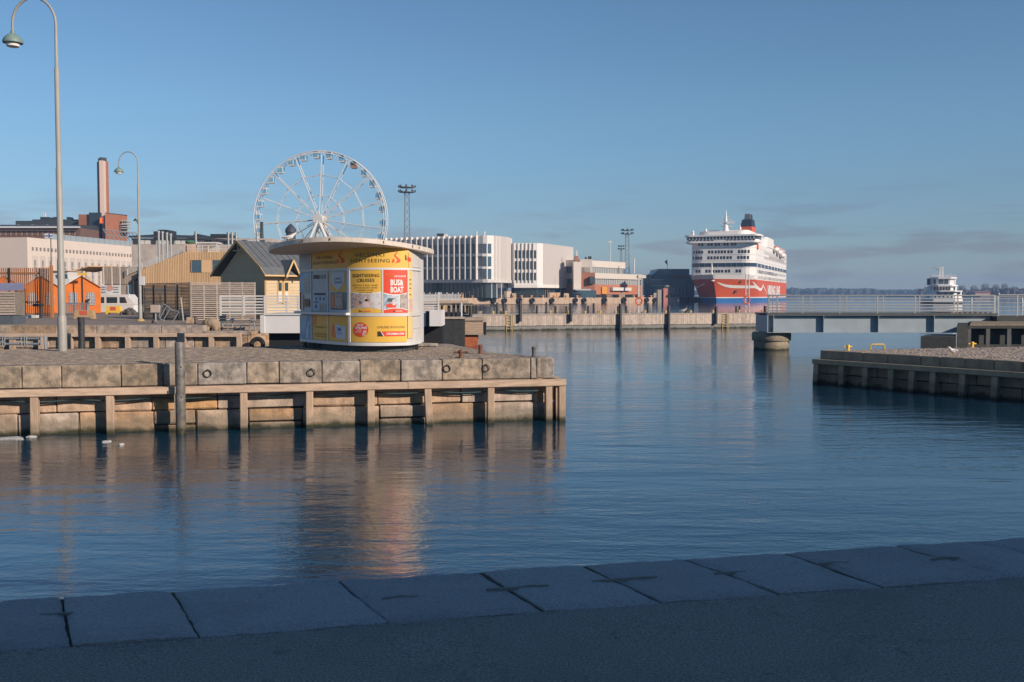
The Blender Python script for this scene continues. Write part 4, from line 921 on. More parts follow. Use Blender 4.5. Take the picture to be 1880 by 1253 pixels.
# axis-aligned hut turned: gable front faces left-front, long side faces right-front
ha = R(50); U = Vector((math.cos(ha), math.sin(ha), 0)); V = Vector((-math.sin(ha), math.cos(ha), 0))
c0 = Vector((HX(488), hy - .3, 0))                                # near corner under the eaves
def HW(u, v, z): return c0 + U*u + V*v + Vector((0, 0, z))
Wd, Ln = 4.1*hk, 2.85*hk                                                # gable width along V, length along U
ze, zr = HZ(505), HZ(442)
zb0 = 1.5
bs = MB(); 
for k in range(14):
    z0 = lerp(zb0, ze + .1, k/14); z1 = lerp(zb0, ze + .1, (k+1)/14) - .012
    bs = MB(); bs.slab([HW(0, 0, z0), HW(Ln, 0, z0), HW(Ln, 0, z1), HW(0, 0, z1)], -V*.03); bs.build('board', CREAM, hut)
    bs = MB(); bs.slab([HW(0, Wd, z0), HW(0, 0, z0), HW(0, 0, z1), HW(0, Wd, z1)], -U*.03); bs.build('board', CREAMG, hut)
mid = Wd/2
MB().prism([tuple(HW(.02, .02, 0).xy), tuple(HW(Ln, .02, 0).xy), tuple(HW(Ln, Wd, 0).xy), tuple(HW(.02, Wd, 0).xy)], zb0, ze).build('core', CREAM, hut)
gb = MB(); gb.slab([HW(-.005, -.05, ze), HW(-.005, mid, zr - .2), HW(-.005, Wd + .05, ze)], U*.06); gb.build('gable', CREAMG, hut)
ov = .42
def roof_pl(v0, z0, v1, z1, nm, mt, th=.06):
    d = Vector((0, 0, th)); return MB().slab([HW(-ov, v0, z0), HW(Ln + .3, v0, z0), HW(Ln + .3, v1, z1), HW(-ov, v1, z1)], d).build(nm, mt, hut)
kick = .38
roof_a = roof_pl(mid, zr, -.15, ze + .45, 'roof', TIN); roof_pl(-.15, ze + .45, -.62, ze - .05, 'roof', TIN)
roof_pl(mid, zr, Wd + .15, ze + .45, 'roof', TIN); roof_pl(Wd + .15, ze + .45, Wd + .62, ze - .05, 'roof', TIN)
for i in range(9):
    u = lerp(-ov + .05, Ln + .25, i/8)
    MB().bar(HW(u, mid, zr + .075), HW(u, -.15, ze + .525), .025, .04).build('seam', TIN, hut)
for v1, vv in ((-.15, -.62), (Wd + .15, Wd + .62)):
    MB().bar(HW(-ov - .02, mid, zr + .01), HW(-ov - .02, v1, ze + .44), .04, .16).build('barge_board', TRIM, hut); MB().bar(HW(-ov - .02, v1, ze + .44), HW(-ov - .02, vv, ze - .06), .04, .14).build('barge_board', TRIM, hut)
MB().bar(HW(-ov - .03, -.65, ze - .06), HW(Ln + .3, -.65, ze - .06), .05, .10).build('eaves_board', TRIM, hut)
MB().bar(HW(-ov + .1, mid, zr - .1), HW(-ov + .1, mid, zr - .75), .07).build('king_post', CREAMG, hut); MB().bar(HW(-ov + .1, mid - .55, zr - .62), HW(-ov + .1, mid + .55, zr - .62), .06).build('collar', CREAMG, hut)
for u in (.04, Ln - .04): MB().bar(HW(u, -.05, zb0), HW(u, -.05, ze), .10).build('corner_board', TRIM, hut)
# porch gable on the long side
pu = Ln*.50; pw = .60; pz = ze + .98
for sg_ in (-1, 1):
    MB().slab([HW(pu, -.85, pz), HW(pu, .5, pz), HW(pu + sg_*pw, .5, ze - .15), HW(pu + sg_*pw, -.85, ze - .15)], (0, 0, .05)).build('porch_roof', TIN, hut)
    MB().bar(HW(pu, -.87, pz), HW(pu + sg_*pw, -.87, ze - .15), .05, .11).build('barge_board', TRIM, hut)
# paired windows
for u in (.98*hk, 1.42*hk):
    wf = MB(); wf.slab([HW(u - .2, -.04, hz_(2.75)), HW(u + .2, -.04, hz_(2.75)), HW(u + .2, -.04, hz_(3.95)), HW(u - .2, -.04, hz_(3.95))], -V*.04); wf = wf.build('window', TRIM, hut)
    for z0, z1 in ((hz_(2.83), hz_(3.36)), (hz_(3.42), hz_(3.88))): MB().slab([HW(u - .13, -.085, z0), HW(u + .13, -.085, z0), HW(u + .13, -.085, z1), HW(u - .13, -.085, z1)], -V*.012).build('pane', GLASS if z0 > 3.3 else GREYW, wf)
MB().bar(HW(1.2*hk, -.10, hz_(2.7)), HW(1.2*hk, -.10, hz_(4.1)), .10).build('window_post', TRIM, hut)
MB().bar(HW(1.2*hk, -.1, hz_(3.95)), HW(1.2*hk, -.6, ze - .1), .08).build('bracket', TRIM, hut)
# deck the hut and the pontoon railing stand on
dk = thing('timber_jetty', 'low timber landing deck carrying the cream hut behind the kiosk', 'jetty', (DX(500), hd, 0))
MB().box(DX(403), DX(600), hd - 1.2, hd + 19, 1.30, 1.5).build('deck', TIMG, dk)
for px in (410, 440, 470, 500, 540, 580): MB().box(DX(px) - .12, DX(px) + .12, hd - 1.0, hd - .75, -1, 1.3).build('post', PILE, dk)
# long white railing before the hut
wr = thing('white_railing', 'white multi-bar deck railing in front of the cream timber hut', 'railing', (DX(470), hd - 1.6, 1.5))
def flat_rail(t, pxs, y, py0, py1, n, mat, pw=.05, bw=.07):
    for k in range(n):
        z = lerp(Z(py0, y), Z(py1, y), k/(n-1)); MB().box(X(pxs[0], y), X(pxs[-1], y), y - .03, y + .02, z - bw/2, z + bw/2).build('rail', mat, t)
    for p in pxs: MB().box(X(p, y) - pw, X(p, y) + pw, y - .055, y - .032, Z(py0 + 4, y), Z(py1 - 1, y)).build('rail_post', mat, t)
flat_rail(wr, (405, 448, 486, 527, 548, 580), hd - 1.6, 576, 544, 7, WHITE)
wr2 = thing('white_railing', 'white bar railing of the landing stage right of the kiosk above the white box', 'railing', (X(793, 44), 44, 2.3))
flat_rail(wr2, (771, 805), 44, 570, 543.5, 7, WHITE, .04, .06)
# white pontoon behind the kiosk
PY = 46.0
pt = thing('white_pontoon', 'white-sided landing pontoon box resting on timbers behind the kiosk', 'pontoon', (X(520, PY), PY, 1))
MB().prism([(X(485, PY), PY), (X(590, PY), PY), (X(600, PY), PY + 3), (X(492, PY), PY + 3)], Z(612, PY), Z(579, PY)).build('side_box', M('pontoon_white', (.66, .63, .62), .5, .05, 1.2), pt)
MB().box(X(480, PY) - .06, X(485, PY), PY - .05, PY + .9, Z(612, PY), Z(579, PY)).build('end_panel', WHITE, pt)
MB().box(X(484, PY), X(600, PY), PY - .06, PY + 3, Z(579, PY), Z(576, PY)).build('rim', WHITE, pt)
MB().box(X(488, PY), X(600, PY), PY + .5, PY + 2.8, .3, Z(612, PY)).build('keel', BLACK, pt)
p2 = thing('white_pontoon', 'pair of white pontoon end boxes split by a grey gap right of the kiosk', 'pontoon', (X(795, 44), 44, 1))
MB().box(X(760, 44), X(781, 44), 44, 46, Z(600, 44), Z(572, 44)).build('side_box', GREYW, p2); MB().box(X(789, 44), X(811, 44), 43.8, 46, Z(599, 44), Z(570, 44)).build('side_box', M('pontoon_white', (.66, .63, .62)), p2)
MB().box(X(781, 44), X(789, 44), 44.4, 46, Z(600, 44), Z(571, 44)).build('gap_plate', M('grey_box', (.14, .15, .16)), p2); MB().box(X(760, 44), X(811, 44), 44.5, 46, .1, Z(599, 44)).build('keel', BLACK, p2)
# low timber landing left and right of the kiosk
for nm, a, b, y, z0, z1, lb in (('a', 455, 560, 36.5, .55, .72, 'low sandy timber landing stage left behind the kiosk'), ('b', 770, 855, 38.5, .42, .78, 'low weathered timber landing stage right behind the kiosk')):
    t = thing('landing_stage', lb, 'landing stage', (X((a+b)/2, y), y, 0))
    for k in range(7): MB().box(X(a, y), X(b, y), y + k*.42, y + k*.42 + .40, z1 - .06, z1 + random.uniform(-.006, .006)).build('plank', TIMG, t)
    MB().box(X(a, y), X(b, y), y - .1, y - .004, z0, z1 + .05).build('edge_beam', TIMBW, t); MB().box(X(a, y) + .1, X(b, y) - .1, y + .1, y + 2.7, -.5, z0 + .1).build('float', PILE, t)
    for k in range(4): xx = lerp(X(a, y), X(b, y), (k+.5)/4); MB().box(xx - .03, xx + .03, y - .13, y - .102, z0 + .02, z1).build('strap', DARKM, t)
bg = MB(); c = G(782, 627, .8)
bg.ball((X(781, 37.6), 37.6, 1.0), .2, 7, .8); bg.ball((X(785, 37.6), 37.55, 1.02), .14, 6, .9)
tag(bg.build('float_bag', WHITE, smooth=True), 'crumpled white fender bag lying on the landing stage right of the kiosk', 'bag')
# ---- mooring platform with plank box and orange float
my = 62.0
mp2 = thing('mooring_platform', 'timber-clad mooring platform with plank front and orange float at the pier root', 'platform', (X(855, my), my, 0))
zz0, zz1 = Z(612, my), Z(589, my)
for k in range(6):
    a = lerp(zz0, zz1, k/6); b = lerp(zz0, zz1, (k+1)/6) - .015; MB().box(X(853, my), X(889, my), my, my + .05, a, b).build('plank', TIMBW, mp2)
MB().box(X(853.3, my), X(889, my), my + .052, my + 3, zz0, zz1 - .02).build('box', TIMG, mp2); MB().prism([(X(838, my), my + .2), (X(853, my), my - .1), (X(889, my), my - .1), (X(880, my), my + 3.2), (X(838, my), my + 3.2)], zz1, zz1 + .16).build('top', M('worn_top', (.40, .31, .24), .9, .3, 3), mp2)
MB().box(X(889, my), X(892, my), my - .05, my + 1, zz0 - .12, zz1 - .1).build('fender', BLACK, mp2); MB().box(X(846, my), X(852.5, my), my - .02, my + 2, zz0, zz1).build('fender', BLACK, mp2)
MB().box(X(853, my), X(876, my), my + .2, my + 2, -.2, zz0 - .06).build('float', M('orange_rust', (.42, .12, .05), .8, .3, 3), mp2)
MB().box(X(848, my), X(890, my), my - .02, my + 2, zz0 - .10, zz0 - .012).build('sill', TIMG, mp2)
wl = thing('dark_quay_wall', 'dark timbered wall of the landing between the white pontoon and plank platform', 'quay wall', (X(825, 60), 60, 0))
for k in range(9): a = lerp(X(803, 60), X(851, 60), k/9); MB().box(a, a + .17, 60, 60.1, -.3, Z(586, 60)).build('plank', M('dark_timber', (.075, .075, .07)), wl)
MB().box(X(790, 60), X(851, 60), 60.101, 63, -.3, Z(587, 60)).build('core', MORTAR, wl); MB().box(X(800, 60), X(852, 60), 59.9, 60.5, Z(586, 60) + .002, Z(582, 60)).build('cap_beam', TIMG, wl)
tag(MB().tube([(X(847, 61), 61, Z(584, 61)), (X(847, 61), 61, Z(557, 61))], .06, 8).build('pole', GREYW), 'short pale pole standing on the dark landing wall', 'pole')

# ================================================================== long wooden pier
ya, yb = 88.0, 97.0; pa = Vector((X(862, ya), ya, 0)); pb = Vector((X(1408, yb), yb, 0)); d = pb - pa; LP = d.length; an = math.atan2(d.y, d.x)
pier = thing('wooden_pier', 'long low floating pier with grey vertical board skirt across the harbour', 'pier', tuple(pa), an)
ztop = 1.42; zsk = .40
def pw(px):
    k = (px - 940)/F; dd = d.normalized(); return (k*pa.y - pa.x)/(dd.x - k*dd.y)
nbd = 300; bmeshes = [chamfer(LP/150 - .012, .04, ztop - zsk - .07, .005, .0, i, M('pier_boards', (.46, .375, .315), .85, .22, 4, .003, 20, rnd=.16), 'board') for i in range(2)]
for i in range(150):
    link('board', bmeshes[i % 2], pier, (LP*(i+.5)/150, random.uniform(-.006, .006), (ztop + zsk)/2 - .03 + random.uniform(-.01, .01)))
MB().box(0, LP, -.06, 3.2, ztop - .06, ztop).build('deck', M('pier_deck', (.42, .35, .29), .85, .2, 3), pier, local=True)
MB().box(0, LP, .03, 3.1, -.3, zsk - .04).build('concrete_float', M('float_concrete', (.20, .20, .19), .9, .2, 2, tide=.1), pier, local=True)
MB().box(0, LP, .06, 3.1, zsk - .04, ztop - .061).build('frame', MORTAR, pier, local=True)
def pile(px, py0, py1, y, r, label, group):
    c = Vector((X(px, y), y, Z(py1, y))); m = MB(); m.lathe((c.x, c.y, 0), [(r, c.z), (r, Z(py0 + 1.5, y)), (r*.85, Z(py0, y))], 12)
    return tag(m.build('pier_pile', PILE, smooth=True), label, 'pile', group)
yat = lambda px: pa.y + d.normalized().y*pw(px)
for px, py0, py1 in ((864, 561, 584), (955, 552, 591), (1048, 557, 591), (1139, 558, 604), (1228, 562, 604), (1315, 563, 595), (1405, 562, 594)):
    pile(px, py0, 612 if py1 > 600 else py1, yat(px) - .28, .155, 'tall dark pile fastened to the front of the long pier', 'front piles of the long pier')
for px, py0 in ((913, 556), (925, 556), (986, 561), (1003, 555), (1020, 562), (1040, 562), (1080, 562), (1090, 557), (1135, 562), (1150, 562), (1190, 562), (1260, 562), (1352, 562), (1358, 562)):
    y_ = yat(px) + 3.45; pile(px, py0, 610, y_, .10, 'short dark pile along the back edge of the long pier', 'back piles of the long pier')
for px, y_off in ((920, 1.6), (928, 2.4), (905, 2.5), (1010, 2.5), (1044, 1.2), (1074, 1.5), (1099, 2.6), (1102, 1.2), (1130, 1.0), (1155, 1.8), (1184, 2.2), (1222, .8), (1268, 2.3), (1309, .9), (1357, 2.6), (1400, 1.2)):
    y_ = yat(px) + y_off; xx = X(px, y_); m = MB(); m.lathe((xx, y_, ztop), [(.08, 0), (.08, .12), (.11, .15), (.11, .24), (.06, .28)], 10); m.tube([(xx - .17, y_, ztop + .16), (xx + .17, y_, ztop + .16)], .04, 6)
    tag(m.build('mooring_bollard', M('worn_yellow', (.55, .38, .13), .6, .2, 8), smooth=True), 'small yellow mooring bollard on the deck of the long pier', 'bollard', 'yellow bollards on the long pier')
for px, lb in ((935, 'yellowed ladder hung on the pier skirt near the plank platform'), (1332, 'yellowed ladder hung on the pier skirt near the bridge')):
    y_ = yat(px) - .12; t = thing('pier_ladder', lb, 'ladder', (X(px, y_), y_, 0)); ym = M('ladder_ochre', (.42, .30, .12), .7, .15)
    for sx_ in (-.26, .26): MB().box(X(px, y_) + sx_ - .04, X(px, y_) + sx_ + .04, y_ - .04, y_ + .02, -.1, ztop - .02).build('stile', ym, t)
    for k in range(6): z = .12 + k*.24; MB().box(X(px, y_) - .24, X(px, y_) + .24, y_ - .035, y_ + .015, z, z + .05).build('rung', ym, t)
# dark mesh railing on the pier root
mr2 = thing('mesh_railing', 'dark steel bar railing along the back of the pier root', 'railing', (X(960, 93), 93, ztop))
ra, rb = Vector((X(868, 91.5), 91.5, ztop)), Vector((X(1046, 94.4), 94.4, ztop)); zt_ = Z(559.5, 93)
MB().bar(ra + Vector((0, 0, zt_ - ztop)), rb + Vector((0, 0, zt_ - ztop)), .06).build('rail', DARKM, mr2); MB().bar(ra + Vector((0, 0, .08)), rb + Vector((0, 0, .08)), .05).build('rail', DARKM, mr2)
for i in range(75): p = ra.lerp(rb, i/74); MB().box(p.x - .014, p.x + .014, p.y - .014, p.y + .014, ztop + .08, zt_).build('baluster', DARKM, mr2)
# life-ring mast and white masts
def mast(px, y, py0, py1, label, two=True, ring_=None):
    t = thing('service_mast', label, 'mast', (X(px, y), y, Z(py1, y))); pale = M('mast_white', (.62, .56, .52), .5, .05)
    for dx in ((-.16, .16) if two else (0,)): MB().tube([(X(px, y) + dx, y, Z(py1, y)), (X(px, y) + dx, y, Z(py0, y))], .05 if two else .07, 8).build('mast_tube', pale, t, smooth=True)
    if two:
        for k in range(9): z = lerp(Z(py1, y) + .3, Z(py0, y) - .1, k/8); MB().tube([(X(px, y) - .16, y, z), (X(px, y) + .16, y, z)], .025, 6).build('rung', pale, t)
    if ring_:
        z = Z(ring_, y); r_ = MB(); r_.tube([(X(px, y) - .1 + .30*math.cos(2*math.pi*i/18), y - .12, z + .36*math.sin(2*math.pi*i/18)) for i in range(18)], .07, 6, closed=True); r_.build('life_ring', M('ring_red', (.65, .14, .07), .5), t, smooth=True)
mast(1372, yat(1372) + 1.5, 503, 579, 'white twin-tube ladder mast with red life ring in front of the cruise ship', True, 551)
mast(1175, yat(1175) + 2.6, 509, 577, 'slender white lamp mast with red life ring before the brick terminal', True, 553)
# small landing stairs rail at bridge end of pier
ps = thing('pier_end_rail', 'grey steel end railing of the pier beside the bridge', 'railing', (X(1412, 96), 96, ztop))
for px in (1410, 1419, 1428): MB().tube([(X(px, 96), 96, ztop), (X(px, 96), 96, Z(542, 96))], .04, 6).build('rail_post', STEEL, ps)
MB().tube([(X(1409, 96), 96, Z(542, 96)), (X(1450, 96), 96, Z(542, 96))], .04, 6).build('rail', STEEL, ps)
# gulls
def gull(p, s, yaw, label):
    m = MB(); c, s_ = math.cos(yaw), math.sin(yaw)
    def w(a, b, z): return (p.x + (a*c - b*s_)*s, p.y + (a*s_ + b*c)*s, p.z + z*s)
    t = thing('gull', label, 'gull', tuple(p), 0)
    m.tube([w(.24, 0, .13), w(.12, 0, .15), w(0, 0, .16), (w(-.13, 0, .20)), w(-.19, 0, .27), w(-.23, 0, .30)], [.012*s, .05*s, .085*s, .07*s, .045*s, .038*s], 10)
    m.tube([w(-.23, 0, .30), w(-.27, 0, .30)], [.04*s, .03*s], 8); m.build('body', WHITE, t, smooth=True)
    for q in (-1, 1): MB().tube([w(.27, .03*q, .15), w(.1, .085*q, .18), w(-.08, .075*q, .19)], [.01*s, .035*s, .02*s], 6).build('wing', M('gull_grey', (.42, .43, .45), .8), t, smooth=True)
    MB().tube([w(-.27, 0, .30), w(-.33, 0, .285)], [.013*s, .003*s], 5).build('bill', YEL, t)
    for q in (-1, 1): MB().tube([w(0, .03*q, .1), w(.01, .03*q, 0)], .008*s, 5).build('leg', YEL, t)
p = G(1750, 652, RZ); gull(p, .85, R(25), 'white gull standing on the low sunlit quay')
p = Vector((X(1253, yat(1253) + 1), yat(1253) + 1, ztop)); gull(p, 1.5, R(160), 'white gull perched on the edge of the long pier')
p = Vector((-6.6, 29.5, 4.775)); gull(p, .8, R(200), 'gull resting on the left rim of the kiosk roof')
# ice floes by the quay
ICE = M('dirty_ice', (.44, .435, .425), .6, .25, 14, .02, 25)
for k, (px, py, rx, ry) in enumerate(((22, 806, .42, .16), (57, 803, .12, .07), (196, 812, .11, .08), (222, 817, .06, .05))):
    c = G(px, py, 0); n = 16; m = MB(); vs = []
    for zz, f in ((-.04, .9), (.008, 1.0), (.026, .8), (.034, .4)):
        for i in range(n):
            a = 2*math.pi*i/n; w_ = f*(1 + .9*noise.noise(Vector((math.cos(a)*1.7, math.sin(a)*1.7, k*5)))); vs.append((c.x + rx*w_*math.cos(a), c.y + ry*w_*math.sin(a), zz + .02*noise.noise(Vector((a, f*3, k)))))
    m.add(vs, [[i*n+j, i*n+(j+1) % n, (i+1)*n+(j+1) % n, (i+1)*n+j] for i in range(3) for j in range(n)] + [[3*n+j for j in range(n)]])
    tag(m.build('ice_floe', ICE, smooth=True), ('long dirty ice floe drifting at the foot of the stone quay', 'knobbly ice lump at the tip of the long floe', 'small ice lump floating by a fender post', 'tiny ice crumb drifting beside the small ice lump')[k], 'ice')

# ================================================================== market things at left
# brown slat fence
fy2 = 71.0
BRS = M('brown_slats', (.30, .12, .05), .75, .2, 4, rnd=.2)
bf = thing('slat_fence', 'tall reddish brown vertical slat fence before the orange tents', 'fence', (X(40, fy2), fy2, 1.6))
zt2 = Z(492, fy2)
def vslats(a, b, n, z1a, z1b, w_=.065):
    me = MB().box(-w_/2, w_/2, -.03, .03, 0, 1).mesh('slat', BRS)
    for i in range(n):
        p = a.lerp(b, (i+.5)/n); zt_ = lerp(z1a, z1b, (i+.5)/n); link('slat', me, bf, WM[bf.name].inverted() @ Vector((p.x, p.y, 1.66)), scale=(1, 1, zt_ - 1.66))
vslats(Vector((X(-40, fy2), fy2, 0)), Vector((X(72, fy2), fy2 + .2, 0)), 30, zt2, zt2)
vslats(Vector((X(72, fy2), fy2 + .1, 0)), Vector((X(94, fy2 - 1.2), fy2 - 1.2, 0)), 7, zt2, zt2, .06)
vslats(Vector((X(27, fy2 - 1.5), fy2 - 1.5, 0)), Vector((X(45, fy2 - 1.3), fy2 - 1.3, 0)), 7, Z(530, fy2), Z(528, fy2), .07)
for z in (Z(502, fy2), Z(555, fy2)): MB().box(X(-40, fy2), X(72, fy2), fy2 + .04, fy2 + .1, z - .06, z + .06).build('rail', BRS, bf)
MB().box(X(93, fy2 - 2.3), X(96, fy2 - 2.3), fy2 - 2.4, fy2 - 2.1, 1.6, zt2 + .1).build('gate_post', M('brown_post', (.36, .15, .06), .75), bf)
for px in (19,): MB().box(X(px, fy2) - .05, X(px, fy2) + .05, fy2 - .1, fy2 - .04, 1.6, zt2).build('post', DARKM, bf)
MB().box(X(57, fy2), X(92, fy2), fy2 - 2.2, fy2 - 1.2, 1.6, 1.78).build('plinth', GREYW, bf); MB().box(X(27, fy2), X(56, fy2), fy2 - 1.7, fy2 - .8, 1.6, 1.8).build('plinth', BLACK, bf)
bt = MB().box(X(62, 68), X(78, 68), 67.8, 68.1, Z(563, 68), Z(558, 68)).box(X(72, 68), X(75, 68), 67.9, 68, 1.6, Z(563, 68)); tag(bt.build('letter_box', DARKM), 'small dark box on a thin stand before the brown slat fence', 'box')
# grey slat planter
py_ = 55.0; gpn = thing('slatted_planter', 'grey slatted planter box on a dark steel base at the far-left quay', 'planter', (X(8, py_), py_, 1.6))
for k in range(9):
    z = lerp(Z(579, py_), Z(535, py_), (k+.5)/9); MB().box(X(-60, py_), X(26.5, py_), py_, py_ + .05, z - .06, z + .05).build('slat', SLG, gpn)
MB().box(X(-60, py_), X(26, py_), py_ + .06, py_ + 1.2, Z(579, py_), Z(536, py_)).build('box', M('shade_dark_slats', (.17, .145, .12)), gpn); MB().box(X(-60, py_), X(25, py_), py_ - .1, py_ + 1.3, 1.6, Z(580, py_)).build('base', M('slate_steel', (.08, .10, .12), .6), gpn)
tag(MB().prism([(X(-30, 66), 66), (X(44, 66), 66), (X(44, 67.5), 67.5), (X(-30, 67.5), 67.5)], [Z(536, 66), Z(533, 66), Z(521, 67), Z(521, 67)], [Z(535, 66), Z(532, 66), Z(520, 67), Z(520, 67)]).build('awning', M('blue_grey_tarp', (.22, .23, .33), .8, .1)), 'slanted blue-grey tarpaulin awning behind the slatted planter', 'awning')
# orange tents
ORG = M('orange_tarp', (.85, .23, .045), .7, .08, 1.5, .02, 3); CLR = M('clear_vinyl', (.35, .33, .36), .25, .25, 3)
ty_ = 86.0
for k, (cx, lb) in enumerate(((9, 'orange market tent seen through the brown slats at far left'), (76, 'orange market tent just right of the brown fence, half behind the lamp post'), (151, 'orange market tent with two arched windows beside the white boat'))):
    t = thing('market_tent', lb, 'tent', (X(cx, ty_), ty_, 1.6)); a, b, c = X(cx - 33.5, ty_), X(cx + 33.5, ty_), X(cx, ty_); ze_, zp = Z(527, ty_), Z(507, ty_); a2, b2, c2 = X(cx - 33.5, ty_ + 3.4), X(cx + 33.5, ty_ + 3.4), X(cx, ty_ + 3.4)
    MB().slab([(a, ty_, 1.62), (b, ty_, 1.62), (b, ty_, ze_), (c, ty_, zp - .04), (a, ty_, ze_)], (0, .04, 0)).build('front_wall', ORG, t)
    MB().slab([(b, ty_ + .05, 1.62), (b2, ty_ + 3.4, 1.62), (b2, ty_ + 3.4, ze_), (b, ty_ + .05, ze_)], (-.04, 0, 0)).build('side_wall', ORG, t)
    MB().slab([(a, ty_ + .05, 1.62), (a2, ty_ + 3.4, 1.62), (a2, ty_ + 3.4, ze_), (a, ty_ + .05, ze_)], (.04, 0, 0)).build('side_wall', ORG, t)
    r_ = MB(); y0, y1 = ty_ - .12, ty_ + 3.5
    r_.slab([(a - .08, y0, ze_ - .05), (c, y0, zp), (c2, y1, zp), (a2 - .08, y1, ze_ - .05)], (0, 0, .03)); r_.slab([(c, y0, zp), (b + .08, y0, ze_ - .05), (b2 + .08, y1, ze_ - .05), (c2, y1, zp)], (0, 0, .03)); r_.build('roof', ORG, t)
    MB().tube([(c, ty_ - .03, 1.62), (c, ty_ - .03, zp - .1)], .025, 6).build('centre_pole', DARKM, t)
    for wx in (-16.5, 15.5):
        x0 = X(cx + wx - 8, ty_); x1 = X(cx + wx + 8, ty_); zb_, zm_ = Z(560, ty_), Z(544, ty_); ar = [((x0+x1)/2 + (x1-x0)/2*math.cos(math.pi*i/10), zm_ + (x1-x0)/2*math.sin(math.pi*i/10)) for i in range(11)]
        w_ = MB().slab([(x0, ty_ - .02, zb_), (x1, ty_ - .02, zb_)] + [(x, ty_ - .02, z) for x, z in ar], (0, .015, 0)).build('window', CLR, t)
        for q in range(1, 4): xx = lerp(x0, x1, q/4); MB().box(xx - .025, xx + .025, ty_ - .045, ty_ - .022, zb_, zm_ + .3).build('muntin', WHITE, w_)
        for q in range(4): zz = lerp(zb_, zm_, q/3); MB().box(x0, x1, ty_ - .06, ty_ - .047, zz - .02, zz + .02).build('muntin', WHITE, w_)
# crowd barriers
bb = thing('crowd_barrier', 'row of grey steel barrier bars with red-white tops before the orange tent', 'barrier', (X(142, 80), 80, 1.6))
for i in range(16):
    px = 119 + i*2.9; MB().box(X(px, 80) - .03, X(px, 80) + .03, 79.97, 80.03, 1.62, Z(557.5, 80)).build('bar', M('bar_grey', (.2, .2, .2), .6) if i % 4 else M('barrier_red', (.55, .1, .07), .6), bb)
for py in (557, 575): MB().box(X(118, 80), X(165, 80), 79.94, 80.06, Z(py, 80) - .03, Z(py, 80) + .03).build('rail', STEEL, bb)
cp2 = thing('flag_bundle', 'black and white folded parasol leaning behind the crowd barrier', 'parasol', (X(160, 81), 81, 1.6)); MB().tube([(X(157, 81), 81, 1.6), (X(159, 81), 81, Z(553, 81)), (X(165, 81), 81, Z(549, 81))], [.1, .16, .03], 8).build('cover', BLACK, cp2, smooth=True); MB().tube([(X(163, 81), 80.8, 1.7), (X(164, 81), 80.8, Z(557, 81))], [.12, .05], 8).build('lining', WHITE, cp2)
def roadblock(px0, px1, py0, py1, y, ca, cb_, lb):
    t = thing('road_barrier', lb, 'barrier', (X((px0+px1)/2, y), y, 1.6)); a, b = X(px0, y), X(px1, y); z1 = Z(py0, y); w_ = b - a
    MB().slab([(a, y, 1.6), (a + w_*.12, y, 1.6), (a + w_*.2, y, 1.72), (b - w_*.2, y, 1.72), (b - w_*.12, y, 1.6), (b, y, 1.6), (b - w_*.07, y, z1), (a + w_*.07, y, z1)], (0, .45, 0)).build('body', ca, t)
    MB().box(a + w_*.32, b - w_*.32, y - .02, y, lerp(1.72, z1, .35), lerp(1.72, z1, .9)).build('panel', cb_, t)
roadblock(134, 171, 570, 584, 66, M('tan_concrete', (.42, .28, .15), .8, .15), M('barrier_red', (.55, .1, .07)), 'tan concrete road barrier with faded red panel behind the dark pile')
roadblock(193, 221, 562.5, 576, 82, YEL, M('barrier_red', (.55, .1, .07)), 'yellow plastic road barrier with red panel before the white boat')
hp = MB(); rh = random.Random(2)
for i in range(26):
    a = rh.uniform(0, 6.28); r_ = rh.uniform(0, 1); hp.ball((X(238, 80) + r_*.75*math.cos(a), 80 + r_*.5*math.sin(a), 1.65 + (1-r_)*.42*rh.uniform(.7, 1)), rh.uniform(.1, .22), 5)
tag(hp.build('rubble_heap', M('dark_rubble', (.10, .09, .085), .95, .5, 4)), 'dark heap of rubble sacks right of the yellow barrier', 'heap', kind='stuff')
# cabin boat (white) behind the barrier
def cabin_boat(px0, px1, pyb, pyt, y, label):
    t = thing('cabin_boat', label, 'boat', (X((px0+px1)/2, y), y, Z(pyb, y))); a, b = X(px0, y), X(px1, y); z0, z1 = Z(pyb, y), Z(pyt, y); w_ = b - a; h = z1 - z0
    MB().prism([(a, y), (b - w_*.15, y), (b, y + 1.2), (b - w_*.15, y + 2.4), (a, y + 2.4)], z0, z0 + h*.45).build('hull', WHITE, t)
    cab = [(a, z0 + h*.46), (b - w_*.12, z0 + h*.46), (b - w_*.26, z0 + h*.8), (b - w_*.34, z1), (a, z1)]
    MB().slab([(x, y + .15, z) for x, z in cab], (0, 2.1, 0)).build('cabin', WHITE, t)
    for u0, u1 in ((.02, .12), (.18, .44), (.50, .68)):
        MB().slab([(a + w_*u0, y + .13, z0 + h*.55), (a + w_*u1, y + .13, z0 + h*.55), (a + w_*(u1 - (.05 if u1 > .6 else 0)), y + .13, z0 + h*.86), (a + w_*u0, y + .13, z0 + h*.86)], (0, .03, 0)).build('window', GLASS, t)
    return t
tb = cabin_boat(181, 256, 576, 541, 92, 'white cabin boat with dark windows right of the orange tent')
MB().tube([(X(229 + 5*math.sin(t_), 92), 92.4, Z(562 - 22*(t_/1.9), 92)) for t_ in [i*.19 for i in range(11)]], .07, 8).build('roll_bar', WHITE, tb, smooth=True)
sgn2 = thing('notice_sign', 'white board sign with a round red emblem above the cabin boat', 'sign', (X(201, 94), 94, 1.6)); MB().box(X(182, 94), X(220, 94), 94, 94.08, Z(541, 94), Z(524, 94)).build('board', GREYW, sgn2)
for z_ in (527, 531, 536):
    for a, b in ((186, 194), (208, 218)): MB().box(X(a, 94), X(b, 94), 93.98, 93.997, Z(z_ + 2, 94), Z(z_, 94)).build('print_line', M('print_grey', (.2, .2, .22), .6), sgn2)
